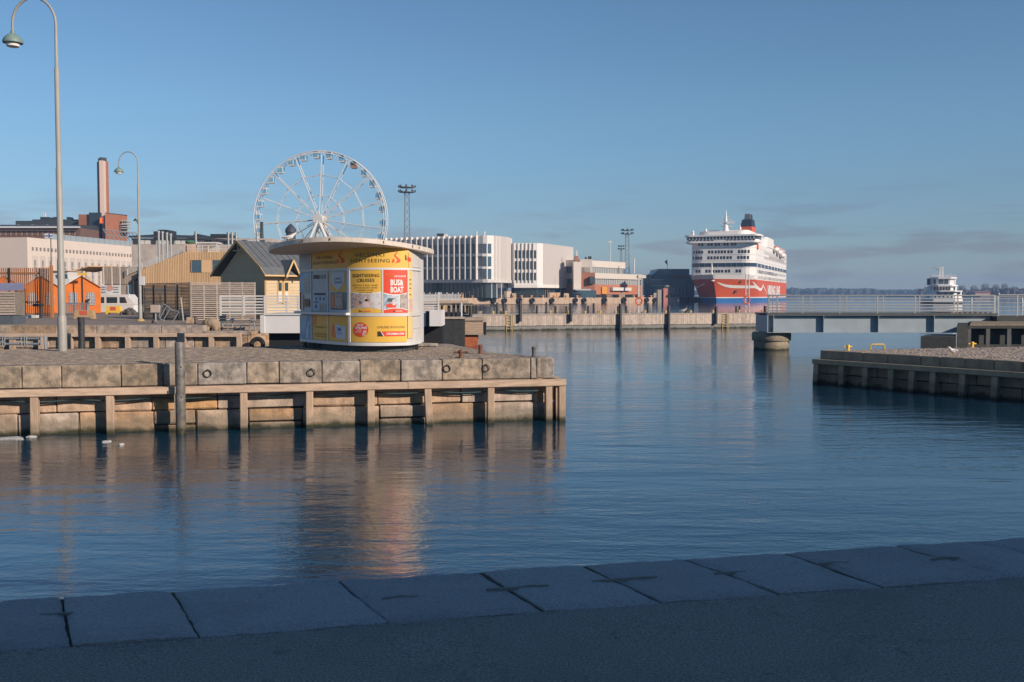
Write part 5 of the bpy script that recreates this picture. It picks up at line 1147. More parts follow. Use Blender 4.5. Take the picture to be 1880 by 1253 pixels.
MB().lathe((0, 0, 0), [(.34, 0), (.34, .02)], 18); e_ = MB(); e_.add([(X(202, 94) + .3*math.cos(2*math.pi*i/20), 93.97, Z(529, 94) + .3*math.sin(2*math.pi*i/20)) for i in range(20)] + [(X(202, 94) + .3*math.cos(2*math.pi*i/20), 93.995, Z(529, 94) + .3*math.sin(2*math.pi*i/20)) for i in range(20)], [list(range(20))] + [[i, (i+1) % 20, 20+(i+1) % 20, 20+i] for i in range(20)]); e_.build('emblem', M('emblem_red', (.50, .26, .22), .6), sgn2)
for px in (184, 219): MB().box(X(px, 94) - .04, X(px, 94) + .04, 94.081, 94.16, 1.6, Z(524, 94)).build('post', STEEL, sgn2)
# white wheelhouse of a boat behind the tents
wh = thing('boat_wheelhouse', 'white ferry wheelhouse with slanted windows showing above the orange tents', 'boat', (X(112, 104), 104, 1)); 
MB().prism([(X(92, 104), 104), (X(128, 104), 104), (X(130, 104), 108), (X(92, 104), 108)], 1, Z(512, 104)).build('cabin', WHITE, wh); MB().prism([(X(94, 104), 104.2), (X(124, 104), 104.2), (X(124, 104), 107.8), (X(94, 104), 107.8)], Z(512, 104), Z(498, 104)).build('upper_cabin', WHITE, wh)
for a, b in ((107, 112), (114, 118), (120, 124.5)): MB().slab([(X(a, 104), 103.98, Z(512, 104)), (X(b, 104), 103.98, Z(512, 104)), (X(b - 1.5, 104), 103.98, Z(503, 104)), (X(a - 1.5, 104), 103.98, Z(503, 104))], (0, .1, 0)).build('window', GLASSB, wh)
MB().box(X(92, 104), X(127, 104), 103.9, 108, Z(498, 104), Z(496.5, 104)).build('roof', M('peach_trim', (.6, .42, .32), .6), wh)
tag(MB().tube([(X(91, 104), 104.5, Z(497, 104)), (X(91.5, 104), 104.5, Z(434, 104))], .05, 6).build('flag_mast', DARKM), 'thin dark flag mast rising above the white wheelhouse', 'mast')
fl = thing('flag', 'white flag with a blue cross flying on the thin dark mast', 'flag', (X(88, 104), 104.4, Z(436, 104)))
MB().box(X(80.5, 104), X(95, 104), 104.4, 104.42, Z(437, 104), Z(429, 104)).build('cloth', WHITE, fl); MB().box(X(88.3, 104), X(90.5, 104), 104.38, 104.44, Z(437, 104), Z(429, 104)).build('cross_bar', M('flag_blue', (.04, .10, .35), .7), fl); MB().box(X(80.5, 104), X(95, 104), 104.375, 104.445, Z(434, 104), Z(432, 104)).build('cross_bar', M('flag_blue', (.04, .10, .35)), fl)
for px, py0, lb in ((191, 462, 'left'), (206, 470, ''), (221, 478, '')):
    m = MB().tube([(X(px, 98), 98, 1.6), (X(px, 98), 98, Z(py0, 98))], [.06, .03], 6); tag(m.build('flag_pole', GREYW, smooth=True), 'bare thin grey flag pole between the white boat and timber hall', 'pole', 'bare flag poles by the timber hall')
ys = MB().box(X(143, 85), X(160, 85), 85, 85.1, Z(506, 85), Z(501.5, 85)); t = thing('street_sign', 'small yellow sign board on a pole above the orange tent', 'sign', (X(151, 85), 85, 1.6)); ys.build('board', YEL, t); MB().tube([(X(150.5, 85), 85.14, 1.6), (X(150.5, 85), 85.14, Z(490, 85))], .04, 6).build('pole', DARKM, t)
# ================================================================== timber hall (pool building) at left
ty2 = 112.0
TX = lambda p: X(p, ty2)
TZ = lambda p: Z(p, ty2)
HALL = M('larch_boards', (.58, .385, .215), .75, .08, 3, rnd=.10); HALG = M('weathered_boards', (.33, .27, .22), .85, .15, 2, rnd=.10)
hl = thing('timber_hall', 'larch-clad hall with sloping roof terrace and two square windows', 'building', (TX(340), ty2, 1.6))
core = [(TX(256), 1.6), (TX(432), 1.6), (TX(432), TZ(463)), (TX(341), TZ(463)), (TX(256), TZ(497))]
MB().slab([(x, ty2 + .08, z) for x, z in core], (0, 14, 0)).build('wall', M('larch_dark', (.38, .22, .09), .8), hl)
nb_ = 56
for i in range(nb_):
    a = lerp(TX(256), TX(430), i/nb_); b = lerp(TX(256), TX(430), (i+.72)/nb_); pxm = lerp(256, 430, (i+.4)/nb_)
    zt_ = TZ(463) if pxm > 341 else lerp(TZ(497), TZ(463), (pxm - 256)/85)
    segs = [(1.65, zt_)]
    for (w0, w1) in ((351, 371), (390, 412)):
        if w0 - 1 < pxm < w1 + 1: segs = [(1.65, TZ(501)), (TZ(478), zt_)]
    for z0, z1 in segs: MB().box(a, b, ty2, ty2 + .075, z0, z1).build('board', HALL, hl)
for a, b in ((352, 371), (390.5, 412)):
    w_ = MB().box(TX(a), TX(b), ty2 - .03, ty2 + .07, TZ(500), TZ(479)).build('window', GLASSB, hl)
    for q in ((a - .4, a + .3), (b - .3, b + .4)): MB().box(TX(q[0]), TX(q[1]), ty2 - .06, ty2 - .031, TZ(500.5), TZ(478.5)).build('frame', HALL, w_)
MB().box(TX(371.6), TX(390), ty2 - .04, ty2 - .002, TZ(501), TZ(478)).build('panel', HALL, hl)
# grey side wing, with door and window
MB().slab([(TX(181), ty2 + 1, 1.6), (TX(254), ty2 + 1, 1.6), (TX(254), ty2 + 1, TZ(490)), (TX(185), ty2 + 1, TZ(489))], (0, 12, 0)).build('side_wing', HALG, hl)
for i in range(24):
    a = lerp(TX(182), TX(254), i/24); MB().box(a, a + .14, ty2 + .9, ty2 + .995, TZ(522), TZ(489.5)).build('board', HALG, hl)
MB().box(TX(229), TX(240), ty2 + .85, ty2 + .99, 1.6, TZ(523)).build('door', M('pale_blue_door', (.35, .48, .52), .5), hl); MB().box(TX(247), TX(254), ty2 + .85, ty2 + .99, TZ(537), TZ(522)).build('window', GLASSB, hl)
MB().tube([(TX(241), ty2 + .6, 1.6), (TX(241), ty2 + .6, TZ(515)), (TX(243), ty2 + .6, TZ(513)), (TX(247), ty2 + .6, TZ(513))], .16, 8).build('duct', DARKM, hl, smooth=True)
# low front part with slats left of it
MB().slab([(TX(150), ty2 - 2, TZ(499)), (TX(178), ty2 - 2, TZ(491)), (TX(193), ty2 + 4, TZ(489)), (TX(150), ty2 + 4, TZ(499))], (0, 0, .12)).build('low_roof', HALL, hl)
for i in range(13): a = lerp(TX(128), TX(181), i/13); MB().box(a, a + .16, ty2 - 2, ty2 - 1.9, 1.6, TZ(509)).build('slat', M('pale_slats', (.55, .46, .34), .8), hl)
# terrace railing following the slope
def rail_line(t, pts, h, mat, n=5, post=3.0, r=.035):
    for k in range(n):
        MB().tube([(p[0], p[1], p[2] + h*(k+1)/n) for p in pts], r, 5).build('rail', mat, t)
    for a, b in zip(pts[:-1], pts[1:]):
        m_ = max(2, int((Vector(b) - Vector(a)).length/post) + 1)
        for i in range(m_): p = Vector(a).lerp(Vector(b), i/(m_-1)); MB().box(p.x - .04, p.x + .04, p.y - .04, p.y + .04, p.z, p.z + h).build('rail_post', mat, t)
tr = thing('terrace_railing', 'pale terrace railing climbing the sloping roof of the timber hall', 'railing', (TX(340), ty2 + .4, TZ(463)))
rail_line(tr, [(TX(232), ty2 + .4, TZ(506)), (TX(341), ty2 + .4, TZ(462.5)), (TX(431), ty2 + .4, TZ(462.5))], .72, GREYW, 4, 1.6)
rail_line(tr, [(TX(240), ty2 + 7, TZ(497)), (TX(303), ty2 + 7, TZ(462))], .5, GREYW, 3, 2.5)
for i in range(30): p = lerp(TX(345), TX(430), i/29); MB().box(p - .03, p + .03, ty2 + .42, ty2 + .46, TZ(463), TZ(454)).build('baluster', HALL, tr)
# rooftop hut with green tarp & bench
rh2 = thing('terrace_bar', 'small terrace bar with green canopy and pale panels on the hall roof', 'bar', (TX(330), ty2 + 5, TZ(462)))
MB().box(TX(318), TX(333), ty2 + 4, ty2 + 6, TZ(462), TZ(445)).build('panel', M('peach_panel', (.55, .35, .25), .7), rh2); MB().ball((TX(324), ty2 + 5, TZ(441)), .6, 6, .5).build('canopy', M('green_tarp', (.06, .14, .08), .8, .3), rh2, smooth=True)
MB().box(TX(336), TX(375), ty2 + 5, ty2 + 7, TZ(443), TZ(440.5)).build('roof', WHITE, rh2)
for px in (337, 357, 373): MB().box(TX(px), TX(px + 1), ty2 + 5.2, ty2 + 5.4, TZ(463), TZ(443)).build('post', WHITE, rh2)
MB().box(TX(338), TX(372), ty2 + 6.4, ty2 + 6.6, TZ(462), TZ(447)).build('back_wall', GREYW, rh2)
# steel chimneys on the roofs behind
for px, py0, y in ((293, 424, 150), (300, 425, 150), (308, 427, 150), (315, 429, 150), (361, 425, 150), (420.5, 426, 150), (427.5, 427, 150), (435, 427, 150), (473, 428, 150)):
    z0, z1 = Z(480, y), Z(py0, y); m = MB(); m.lathe((X(px, y), y, 0), [(.17, 1.6), (.17, z1 - .35), (.24, z1 - .33), (.24, z1 - .05), (.1, z1)], 10)
    tag(m.build('steel_flue', STEEL, smooth=True), 'slim capped steel flue rising behind the timber hall', 'flue', 'steel flues behind the timber hall')
# dark roofed warehouse behind
wy = 170.0
wh2 = thing('warehouse', 'long dark-roofed warehouse with pale window wall behind the timber hall', 'building', (X(380, wy), wy, 1.6))
MB().box(X(243, wy), X(500, wy), wy, wy + 20, 1.6, Z(438, wy)).build('wall', M('warehouse_wall', (.42, .36, .32), .8, .25, .6), wh2)
MB().slab([(X(240, wy), wy - .6, Z(437, wy)), (X(345, wy), wy - .6, Z(438, wy)), (X(505, wy), wy - .6, Z(450, wy)), (X(505, wy), wy + 12, Z(441, wy)), (X(345, wy), wy + 12, Z(429, wy)), (X(240, wy), wy + 12, Z(426, wy))], (0, 0, .3)).build('roof', M('slate_roof', (.045, .05, .055), .6, .2), wh2)
for a, b, p0, p1 in ((272, 281, 432, 423), (281, 297, 432, 420), (378, 410, 438, 428), (346, 350, 438, 429), (352, 356, 438, 428)): MB().box(X(a, wy), X(b, wy), wy + 3, wy + 8, Z(p0 + 6, wy), Z(p1, wy)).build('roof_plant', DARKM, wh2)
for i in range(22): xx = lerp(X(246, wy), X(490, wy), i/22); MB().box(xx, xx + .8, wy - .05, wy + .05, Z(449, wy), Z(441, wy)).build('window', GREYW if i % 3 else GLASS, wh2)
fp = MB(); fp.lathe((X(482, 190), 190, 0), [(.9, 1.6), (.9, Z(445, 190)), (.35, Z(437, 190)), (.28, Z(410, 190)), (.35, Z(409, 190)), (.3, Z(408, 190))], 10)
tag(fp.build('iron_chimney', M('sooty_iron', (.05, .05, .055), .7), smooth=True), 'slender sooty iron chimney left of the ferris wheel base', 'chimney')
cu_ = MB(); cu_.lathe((X(535, 330), 330, 0), [(1.6, 1.6), (1.6, Z(428, 330)), (1.9, Z(427, 330)), (1.8, Z(421, 330)), (.9, Z(415, 330)), (.15, Z(411, 330))], 12)
tag(cu_.build('church_cupola', M('lead_roof', (.045, .05, .06), .6), smooth=True), 'dark domed roof turret seen through the ferris wheel', 'turret')
# ================================================================== long white building
by2 = 185.0
BX = lambda p, y=by2: X(p, y)
wb = thing('white_building', 'long white building with a row of narrow windows behind the orange tents', 'building', (BX(150), by2, 1.6))
ya2, yb2 = 180.0, 225.0
fa, fb = Vector((X(52, ya2), ya2, 0)), Vector((X(291, yb2), yb2, 0)); fd = (fb - fa); FL = fd.length; fd.normalize(); fn = Vector((fd.y, -fd.x, 0)); ztp = Z(436, ya2)
WB = M('warm_white_render', (.60, .51, .45), .8, .03, .5); WBG = M('grey_render', (.50, .44, .40), .8, .04, .5)
MB().prism([tuple(fa.xy), tuple(fb.xy), tuple((fb - fn*16).xy), tuple((fa - fn*16).xy)], 1.6, ztp).build('wall', WB, wb)
ga = Vector((X(9, 189), 189, 0)); MB().prism([tuple(ga.xy), (fa.x, fa.y + .02), tuple((fa - fn*15).xy), (ga.x, ga.y + 14)], 1.6, ztp - .02).build('end_wall', WBG, wb)
n_ = 19
def FW(u, t, z): return fa + fd*u + fn*t + Vector((0, 0, z))
for i in range(n_):
    u0 = lerp(.8, FL - 2, i/n_); u1 = lerp(.8, FL - 2, (i+1)/n_); z0, z1 = 4.2, lerp(Z(469, ya2), Z(469, ya2), 0)
    MB().slab([FW(u0 + .6, .01, z0), FW(u1 - .1, .01, z0), FW(u1 - .1, .01, z1), FW(u0 + .6, .01, z1)], fn*.02).build('panel', WBG, wb)
    w_ = MB().slab([FW(u0 + 1.0, .04, z0 + .8), FW(u1 - .75, .04, z0 + .8), FW(u1 - .75, .04, z1 - .8), FW(u0 + 1.0, .04, z1 - .8)], fn*.05).build('window', M('pale_glass', (.24, .24, .24), .2, .2), wb)
    for q in range(1, 4): z = lerp(z0 + .8, z1 - .8, q/4); MB().slab([FW(u0 + 1.0, .10, z - .06), FW(u1 - .75, .10, z - .06), FW(u1 - .75, .10, z + .06), FW(u0 + 1.0, .10, z + .06)], fn*.02).build('muntin', WB, w_)
    for q in (.3, .8): MB().obox(FW(lerp(u0, u1, q), .02, z1 + 1.25), .22, .1, .3, math.atan2(fd.y, fd.x)).build('vent', M('vent_grey', (.22, .20, .19), .8), wb)
# glazed roof parapet
for i in range(20):
    u = lerp(6, FL - 1, i/20); u2 = lerp(6, FL - 1, (i+.94)/20)
    MB().slab([FW(u, -.5, ztp), FW(u2, -.5, ztp), FW(u2, -.5, ztp + 1.1), FW(u, -.5, ztp + 1.1)], fn*.06).build('glass_parapet', M('parapet_glass', (.28, .33, .36), .15, .1), wb)
for i in range(9):
    u = FL*.62 + i*FL*.035; MB().bar(FW(u, -1, ztp + .9), FW(u + 1.6, -3.6, ztp + 3.4), .14).build('canopy_frame', STEEL, wb); 
for q in (0, .5, 1): MB().bar(FW(FL*.62 + 1.6*q, -1 - 2.6*q, ztp + .9 + 2.5*q), FW(FL*.90 + 1.6*q, -1 - 2.6*q, ztp + .9 + 2.5*q), .14).build('canopy_frame', STEEL, wb)
MB().box(X(-40, 200), X(9, 200), 200, 214, 1.6, Z(447, 200)).build('annex', WB, wb)
for px in (2, ): MB().box(X(px - 4, 200), X(px + 5, 200), 199.9, 200.1, Z(486, 200), Z(474, 200)).build('window', GLASS, wb)
# ================================================================== brick power station & chimney behind
ky = 390.0
KX = lambda p: X(p, ky)
KZ = lambda p: Z(p, ky)
BRK = M('red_brick', (.30, .115, .06), .85, .15, .5); BRKD = M('dark_brick', (.15, .085, .06), .85, .2, .5)
pk = thing('brick_factory', 'red brick power station block with orange sign at the foot of its chimney', 'building', (KX(200), ky, 1.6))
MB().box(KX(147), KX(186), ky, ky + 25, 1.6, KZ(394)).build('wall', BRK, pk); MB().box(KX(168), KX(190), ky - 1, ky + 2, 1.6, KZ(391)).build('shaded_bay', M('dark_glazing', (.03, .045, .06), .3), pk)
MB().prism([(KX(197), ky + 1), (KX(207), ky - 6), (X(236, ky + 6), ky + 6), (X(234, ky + 24), ky + 24), (X(197, ky + 24), ky + 24)], 1.6, KZ(394)).build('wall', BRK, pk)
MB().prism([(KX(197), ky + .8), (KX(207), ky - 6.3), (X(236.5, ky + 5.8), ky + 5.8), (X(234, ky + 24), ky + 24), (X(197, ky + 24), ky + 24)], KZ(394) + .01, KZ(393)).build('roof', DARKM, pk)
for px in (224, 228, 231.5):
    for py in (404, 409, 415, 424): MB().box(KX(px), KX(px + 2), ky + 1.0, ky + 6, KZ(py + 3), KZ(py)).build('window', M('pale_pane', (.4, .38, .36), .3), pk)
for k, py in enumerate((420, 416, 412)): MB().box(KX(222), KX(239 + k), ky + .6, ky + 1, KZ(py) - .1, KZ(py) + .1).build('balcony_rail', GREYW, pk)
sg2 = thing('neon_sign', 'glowing orange letter sign on the brick power station wall', 'sign', (KX(201), ky - 3, KZ(413)))
MB().box(KX(198), KX(204.5), ky - 6.5, ky - 6.3, KZ(413), KZ(402)).build('board', M('sign_orange', (.6, .08, .02), .5), sg2)
vs, fs = text_mesh('K', .05); MB().add([(lerp(KX(199), KX(203.8), u), ky - 6.55, lerp(KZ(412), KZ(403), v)) for u, v in vs], fs).build('lettering', M('sign_glow', (.8, .2, .03), .5, emit=(1, .25, .03, .4)), sg2)
cm = thing('brick_chimney', 'tall square brick chimney with one pale corner strip above the power station', 'chimney', (KX(193), ky + 3, 1.6)); cz = KZ(295)
MB().prism([(X(182.5, ky + 5), ky + 5), (KX(188.5), ky), (X(203.5, ky + 3), ky + 3), (X(198, ky + 9), ky + 9)], 1.6, cz).build('shaft', BRK, cm)
MB().prism([(KX(187.2), ky - .3), (KX(194.6), ky - .2), (KX(194.6), ky + 2), (KX(187.2), ky + 2)], 1.6, cz - .05).build('pale_strip', M('pale_concrete', (.62, .48, .40), .8), cm)
MB().prism([(X(184.5, ky + 5), ky + 5), (KX(188.5), ky + .5), (X(200.5, ky + 2.5), ky + 2.5), (X(197, ky + 8), ky + 8)], cz + .01, KZ(288.5)).build('cap', DARKM, cm)
db = thing('warehouse', 'old dark brick warehouse with slate roof and rooftop plant at far left', 'building', (KX(70), ky, 1.6))
MB().box(X(-60, 370), X(150, 370), 370, 395, 1.6, Z(419, 370)).build('wall', BRKD, db); MB().prism([(X(-60, 370), 369), (X(150, 370), 369), (X(150, 370), 396), (X(-60, 370), 396)], Z(419, 370) + .01, [Z(417, 370)]*2 + [Z(404, 370)]*2).build('roof', M('slate_roof', (.045, .05, .055)), db)
MB().box(KX(13), KX(147), ky + 8, ky + 22, KZ(430), KZ(403)).build('upper_storey', M('slate_roof', (.045, .05, .055)), db); MB().box(KX(35), KX(147), ky + 12, ky + 20, KZ(404), KZ(399)).build('upper_storey', M('slate_roof', (.045, .05, .055)), db)
for i in range(30): xx = lerp(X(2, 370), X(148, 370), i/30); MB().box(xx, xx + .7, 369.8, 370.1, Z(433, 370), Z(424, 370)).build('window', BRKD if i % 2 else M('warm_pane', (.26, .17, .11), .6), db)
for i in range(24): xx = lerp(KX(16), KX(145), i/24); MB().box(xx, xx + .9, ky + 7.8, ky + 8.1, KZ(416), KZ(410)).build('window', GREYW if i % 5 == 0 else BRKD, db)
for a, b, p1 in ((48, 64, 394), (72, 80, 394), (98, 103, 394), (131, 139, 394)): MB().box(KX(a), KX(b), ky + 13, ky + 17, KZ(400), KZ(p1)).build('roof_plant', DARKM, db)
for px in (53, 55.5): MB().tube([(KX(px), ky + 14, KZ(394)), (KX(px), ky + 14, KZ(386))], .3, 6).build('roof_mast', WHITE, db)
MB().box(X(-60, 368), X(150, 368), 367.5, 368, Z(419, 368), Z(416, 368)).build('gutter_rail', GREYW, db)

# ================================================================== ferris wheel
wy2 = 250.0; wc = D(588, 404, wy2); WR = (124.5 / F) * wy2; ps_ = R(7)
whl = thing('ferris_wheel', 'white ferris wheel with small blue-windowed cabins above the rooftops', 'ferris wheel', (wc.x, wc.y, 1.6))
cw, sw = math.cos(ps_), math.sin(ps_)
def FWp(a, r, dy=0.0):                       # a: angle from the top, clockwise; wheel plane turned slightly
    u = r*math.sin(a); return Vector((wc.x + u*cw + dy*sw, wc.y + u*sw*-1 + dy*cw, wc.z + r*math.cos(a)))
NS = 60
WHS = M('wheel_white', (.62, .60, .58), .5, .03)
for dy in (-.9, .9):
    MB().tube([FWp(2*math.pi*i/NS, WR, dy) for i in range(NS)], .12, 6, closed=True).build('rim', WHS, whl, smooth=True)
    MB().tube([FWp(2*math.pi*i/NS, WR - .6, dy) for i in range(NS)], .07, 6, closed=True).build('rim', WHS, whl, smooth=True)
    for rr2 in (.66, .36): MB().tube([FWp(R(2.6 + 24*i), WR*rr2, dy*.6) for i in range(15)], .07, 5, closed=True).build('brace_ring', WHS, whl)
for i in range(30): MB().tube([FWp(R(2.6 + 12*i), WR, -.9), FWp(R(2.6 + 12*i), WR - .3, .9)], .08, 5).build('cross_tie', WHS, whl)
for i in range(15):
    a = R(2.6 + 24*i)
    for dy in (-.8, .8): MB().tube([FWp(a, 1.0, dy*1.2), FWp(a, WR - .1, dy)], .11, 6).build('spoke', WHS, whl)
hb = MB(); hb.tube([FWp(0, 0, -2.2), FWp(0, 0, -1.9), FWp(0, 0, 2.2)], [1.25, 1.3, 1.3], 24); hb.build('hub', WHITE, whl, smooth=True)
for dy, q in ((-3.2, -1), (3.2, 1)):
    for sx2 in (-1, 1): MB().tube([FWp(0, 0, dy*.55), Vector((wc.x + sx2*8.5, wc.y + dy*1.6, 1.6))], .42, 10).build('support_leg', WHITE, whl, smooth=True)
MB().prism([(wc.x - 11, wc.y - 7), (wc.x + 11, wc.y - 7), (wc.x + 11, wc.y + 7), (wc.x - 11, wc.y + 7)], 1.6, 2.4).build('platform', GREYW, whl)
CBL = M('cabin_glass', (.10, .36, .58), .35, .2, 2, spec=.5); CBG = M('cabin_bronze', (.33, .21, .14), .5)
def cab_part(r0): 
    b = MB(); 
    prof = [(-.55, -.85), (.55, -.85), (.75, -.55), (.72, .55), (.5, .85), (-.5, .85), (-.72, .55), (-.75, -.55)]
    b.slab([(x, -.75, z) for x, z in prof], (0, 1.5, 0)); return b
cbm = cab_part(0).mesh('cabin', WHITE); cbg = cab_part(0).mesh('cabin', CBG)
pnm = MB().box(-.25, .25, -.03, .03, -.5, .5).mesh('pane', CBL); pnd = MB().box(-.5, .5, -.03, .03, -.1, .5).mesh('pane', GLASS); psm = MB().box(-.03, .03, -.55, .55, -.45, .5).mesh('pane', CBL)
iw = WM[whl.name].inverted()
for i in range(30):
    a = R(-3 + 12*i); p = FWp(a, WR - 1.0, 0); gold = (i == 3)
    cb2 = link('cabin', cbg if gold else cbm, whl, iw @ p, rot=(0, 0, -ps_))
    if gold: link('pane', pnd, cb2, (0, -.76, 0))
    else:
        for q in (-.31, .31): link('pane', pnm, cb2, (q, -.76, 0)); link('pane', pnm, cb2, (q, .76, 0))
        for q in (-.74, .74): link('pane', psm, cb2, (q, 0, 0))
# ================================================================== lattice light towers
def lattice(px, y, py0, py1, w, label, heads=True, plats=2):
    t = thing('light_tower', label, 'light tower', (X(px, y), y, 1.6)); c = Vector((X(px, y), y, 0)); z0, z1 = 1.6, Z(py0, y); LT = M('tower_grey', (.20, .20, .20), .6)
    zb1 = z1 - 2.2
    w1 = w*.62
    cr_ = [[Vector((c.x + sx3*lerp(w, w1, k), c.y + sy3*lerp(w, w1, k), lerp(z0, zb1, k))) for k in (0, 1)] for sx3, sy3 in ((-1,-1),(1,-1),(1,1),(-1,1))]
    for a, b in cr_: MB().bar(a, b, .12).build('leg', LT, t)
    nst = 14
    for f in range(4):
        a0, a1 = cr_[f]; b0, b1 = cr_[(f+1) % 4]; m = MB()
        for k in range(nst):
            m.bar(a0.lerp(a1, k/nst), b0.lerp(b1, (k+1)/nst), .06); m.bar(b0.lerp(b1, k/nst), a0.lerp(a1, (k+1)/nst), .06)
        m.build('bracing', LT, t)
    for k in range(plats):
        z = zb1 + k*1.5; r_ = w*2.4
        MB().lathe((c.x, c.y, z), [(r_, 0), (r_, .14)], 16).build('platform', LT, t)
        for i in range(8): a = 2*math.pi*i/8; MB().obox((c.x + r_*math.cos(a), c.y + r_*math.sin(a), z + .45), .2, .2, .28, a).build('floodlight', DARKM, t)
    MB().tube([(c.x, c.y, zb1), (c.x, c.y, z1 + .6)], .07, 6).build('top_mast', LT, t)
lattice(748, 320, 341, 440, 1.1, 'lattice light tower with two ring platforms behind the kiosk roof')
lattice(1151, 440, 421, 545, 1.1, 'lattice light tower standing behind the brick terminal')
lattice(1140, 560, 451, 545, .7, 'small distant lattice mast left of the terminal light tower')
t = MB(); t.tube([(X(1120, 420), 420, 1.8), (X(1120, 420), 420, Z(443, 420))], .18, 6); t.box(X(1116.5, 420), X(1123.5, 420), 419.7, 420.3, Z(446, 420), Z(443, 420)); tag(t.build('floodlight_pole', GREYW), 'single thin floodlight pole above the terminal roof', 'pole')

# ================================================================== white office building (terminal side)
ow = thing('white_office', 'white office building with rounded finned facade and glazed ground floor on the far quay', 'building', (-5, 352, 2.0))
zT1 = 23.9; FIN = M('fin_white', (.70, .66, .625), .6, .02); RIB = M('rib_white', (.65, .60, .565), .6, .02)
A0 = Vector((-62, 376)); A1 = Vector((-10.1, 350)); B1 = Vector((-.6, 372)); 
def path(pts, rad=4.0):
    return [Vector(p) for p in pts]
z_of = lambda py, y: Z(py, y)
zg0, zg1 = Z(519.5, 356), Z(514, 356)           # slab under the upper floors
# left windowed facade: from px 700..885
def face(a, b): 
    d = (b - a); return d.length, d.normalized(), Vector((d.y, -d.x)).normalized()
lenA, dA, nA = face(A0, A1)
corner = [A1 + (dA*-1)*0 ]
arc_pts = [Vector((-10.1, 350)), Vector((-8.7, 349.9)), Vector((-6.5, 351.2)), Vector((-4.0, 355)), Vector((-2.0, 360.5)), Vector((-.7, 366.5)), Vector((-.2, 372)), Vector((-.4, 377)), Vector((-3, 384))]
body = [A0] + arc_pts + [Vector((-10, 395)), Vector((-55, 400))]
MB().prism([(p.x, p.y) for p in body], zg1, zT1).build('upper_block', FIN, ow)
def off_poly(pts, o):
    out = []
    for i, p in enumerate(pts):
        q = pts[min(i+1, len(pts)-1)] - pts[max(i-1, 0)]; n = Vector((q.y, -q.x)).normalized(); out.append(p + n*o)
    return out
slab_ = off_poly([A0] + arc_pts, .5) + [Vector((-10, 395)), Vector((-55, 400))]
MB().prism([(p.x, p.y) for p in slab_], zg0, zg1 - .02).build('floor_slab', M('slab_grey', (.56, .52, .49), .7), ow)
grd = off_poly([A0] + arc_pts, -1.2) + [Vector((-10, 393)), Vector((-55, 398))]
MB().prism([(p.x, p.y) for p in grd], 2.0, zg0).build('ground_floor', M('ground_glass', (.025, .04, .05), .08, .3, .3, spec=.9), ow)
GF = M('ground_glass_dark', (.02, .03, .035), .08, .2, spec=.9)
for i in range(34):
    p = A0.lerp(A1, (i+.5)/34) - nA*.9; MB().obox((p.x, p.y, (2.0 + zg0)/2), .05, .10, (zg0 - 2.0)/2 - .05, math.atan2(dA.y, dA.x)).build('mullion', M('mullion_grey', (.12, .13, .14), .5), ow)
def wob(a, b, z0, z1, n_off, name, mat, th=.12, par=None):
    d = (b - a); n = Vector((d.y, -d.x)).normalized(); A_ = a + n*n_off; B_ = b + n*n_off
    return MB().slab([(A_.x, A_.y, z0), (B_.x, B_.y, z0), (B_.x, B_.y, z1), (A_.x, A_.y, z1)], (n.x*th, n.y*th, 0)).build(name, mat, par or ow)
rows = [(Z(513, 355), Z(494.5, 355)), (Z(490, 355), Z(472, 355)), (Z(466.5, 355), Z(449, 355))]
nfin = 26
for i in range(nfin):
    p = A0.lerp(A1, i/nfin); q = A0.lerp(A1, (i+1)/nfin); m0 = p.lerp(q, .12); m1 = p.lerp(q, .9)
    for z0, z1 in rows: wob(m0, m1, z0, z1, .03, 'window', M('office_glass', (.15, .155, .16), .18, .35, .5, rnd=.25), .1)
    wob(m0, m1, rows[2][1] + .3, zT1 - .4, .02, 'spandrel', M('spandrel_grey', (.46, .45, .44), .6), .06)
    f0 = p.lerp(q, .0); wob(p - dA*.16, p + dA*.16, zg1, zT1 + .02, .05, 'fin', FIN, 1.25)
for z0, z1 in ((rows[0][1], rows[1][0]), (rows[1][1], rows[2][0])): wob(A0, A1, z0 + .1, z1 - .1, .14, 'floor_band', M('band_grey', (.58, .56, .54), .6), .30)
# windows round the corner, then ribs
cw_ = [arc_pts[0].lerp(arc_pts[1], .2), arc_pts[1], arc_pts[1].lerp(arc_pts[2], .5)]
for a, b in ((arc_pts[0] + Vector((.1, 0)), arc_pts[0].lerp(arc_pts[1], .85)), (arc_pts[1] + Vector((.3, .1)), arc_pts[1].lerp(arc_pts[2], .62))):
    for z0, z1 in rows: wob(a, b, z0, z1, .05, 'window', GLASSB, .1)
def ribs(pts, n, z0, z1, par):
    ls = [0]
    for a, b in zip(pts[:-1], pts[1:]): ls.append(ls[-1] + (b - a).length)
    for i in range(n):
        s = ls[-1]*(i+.5)/n; k = max(j for j in range(len(ls)-1) if ls[j] <= s); a, b = pts[k], pts[k+1]; d = (b - a).normalized(); c = a + d*(s - ls[k])
        wob(c - d*.16, c + d*.16, z0, z1, .02, 'rib', RIB, .22, par)
ribs(arc_pts[2:8], 30, zg1, zT1 + .01, ow)
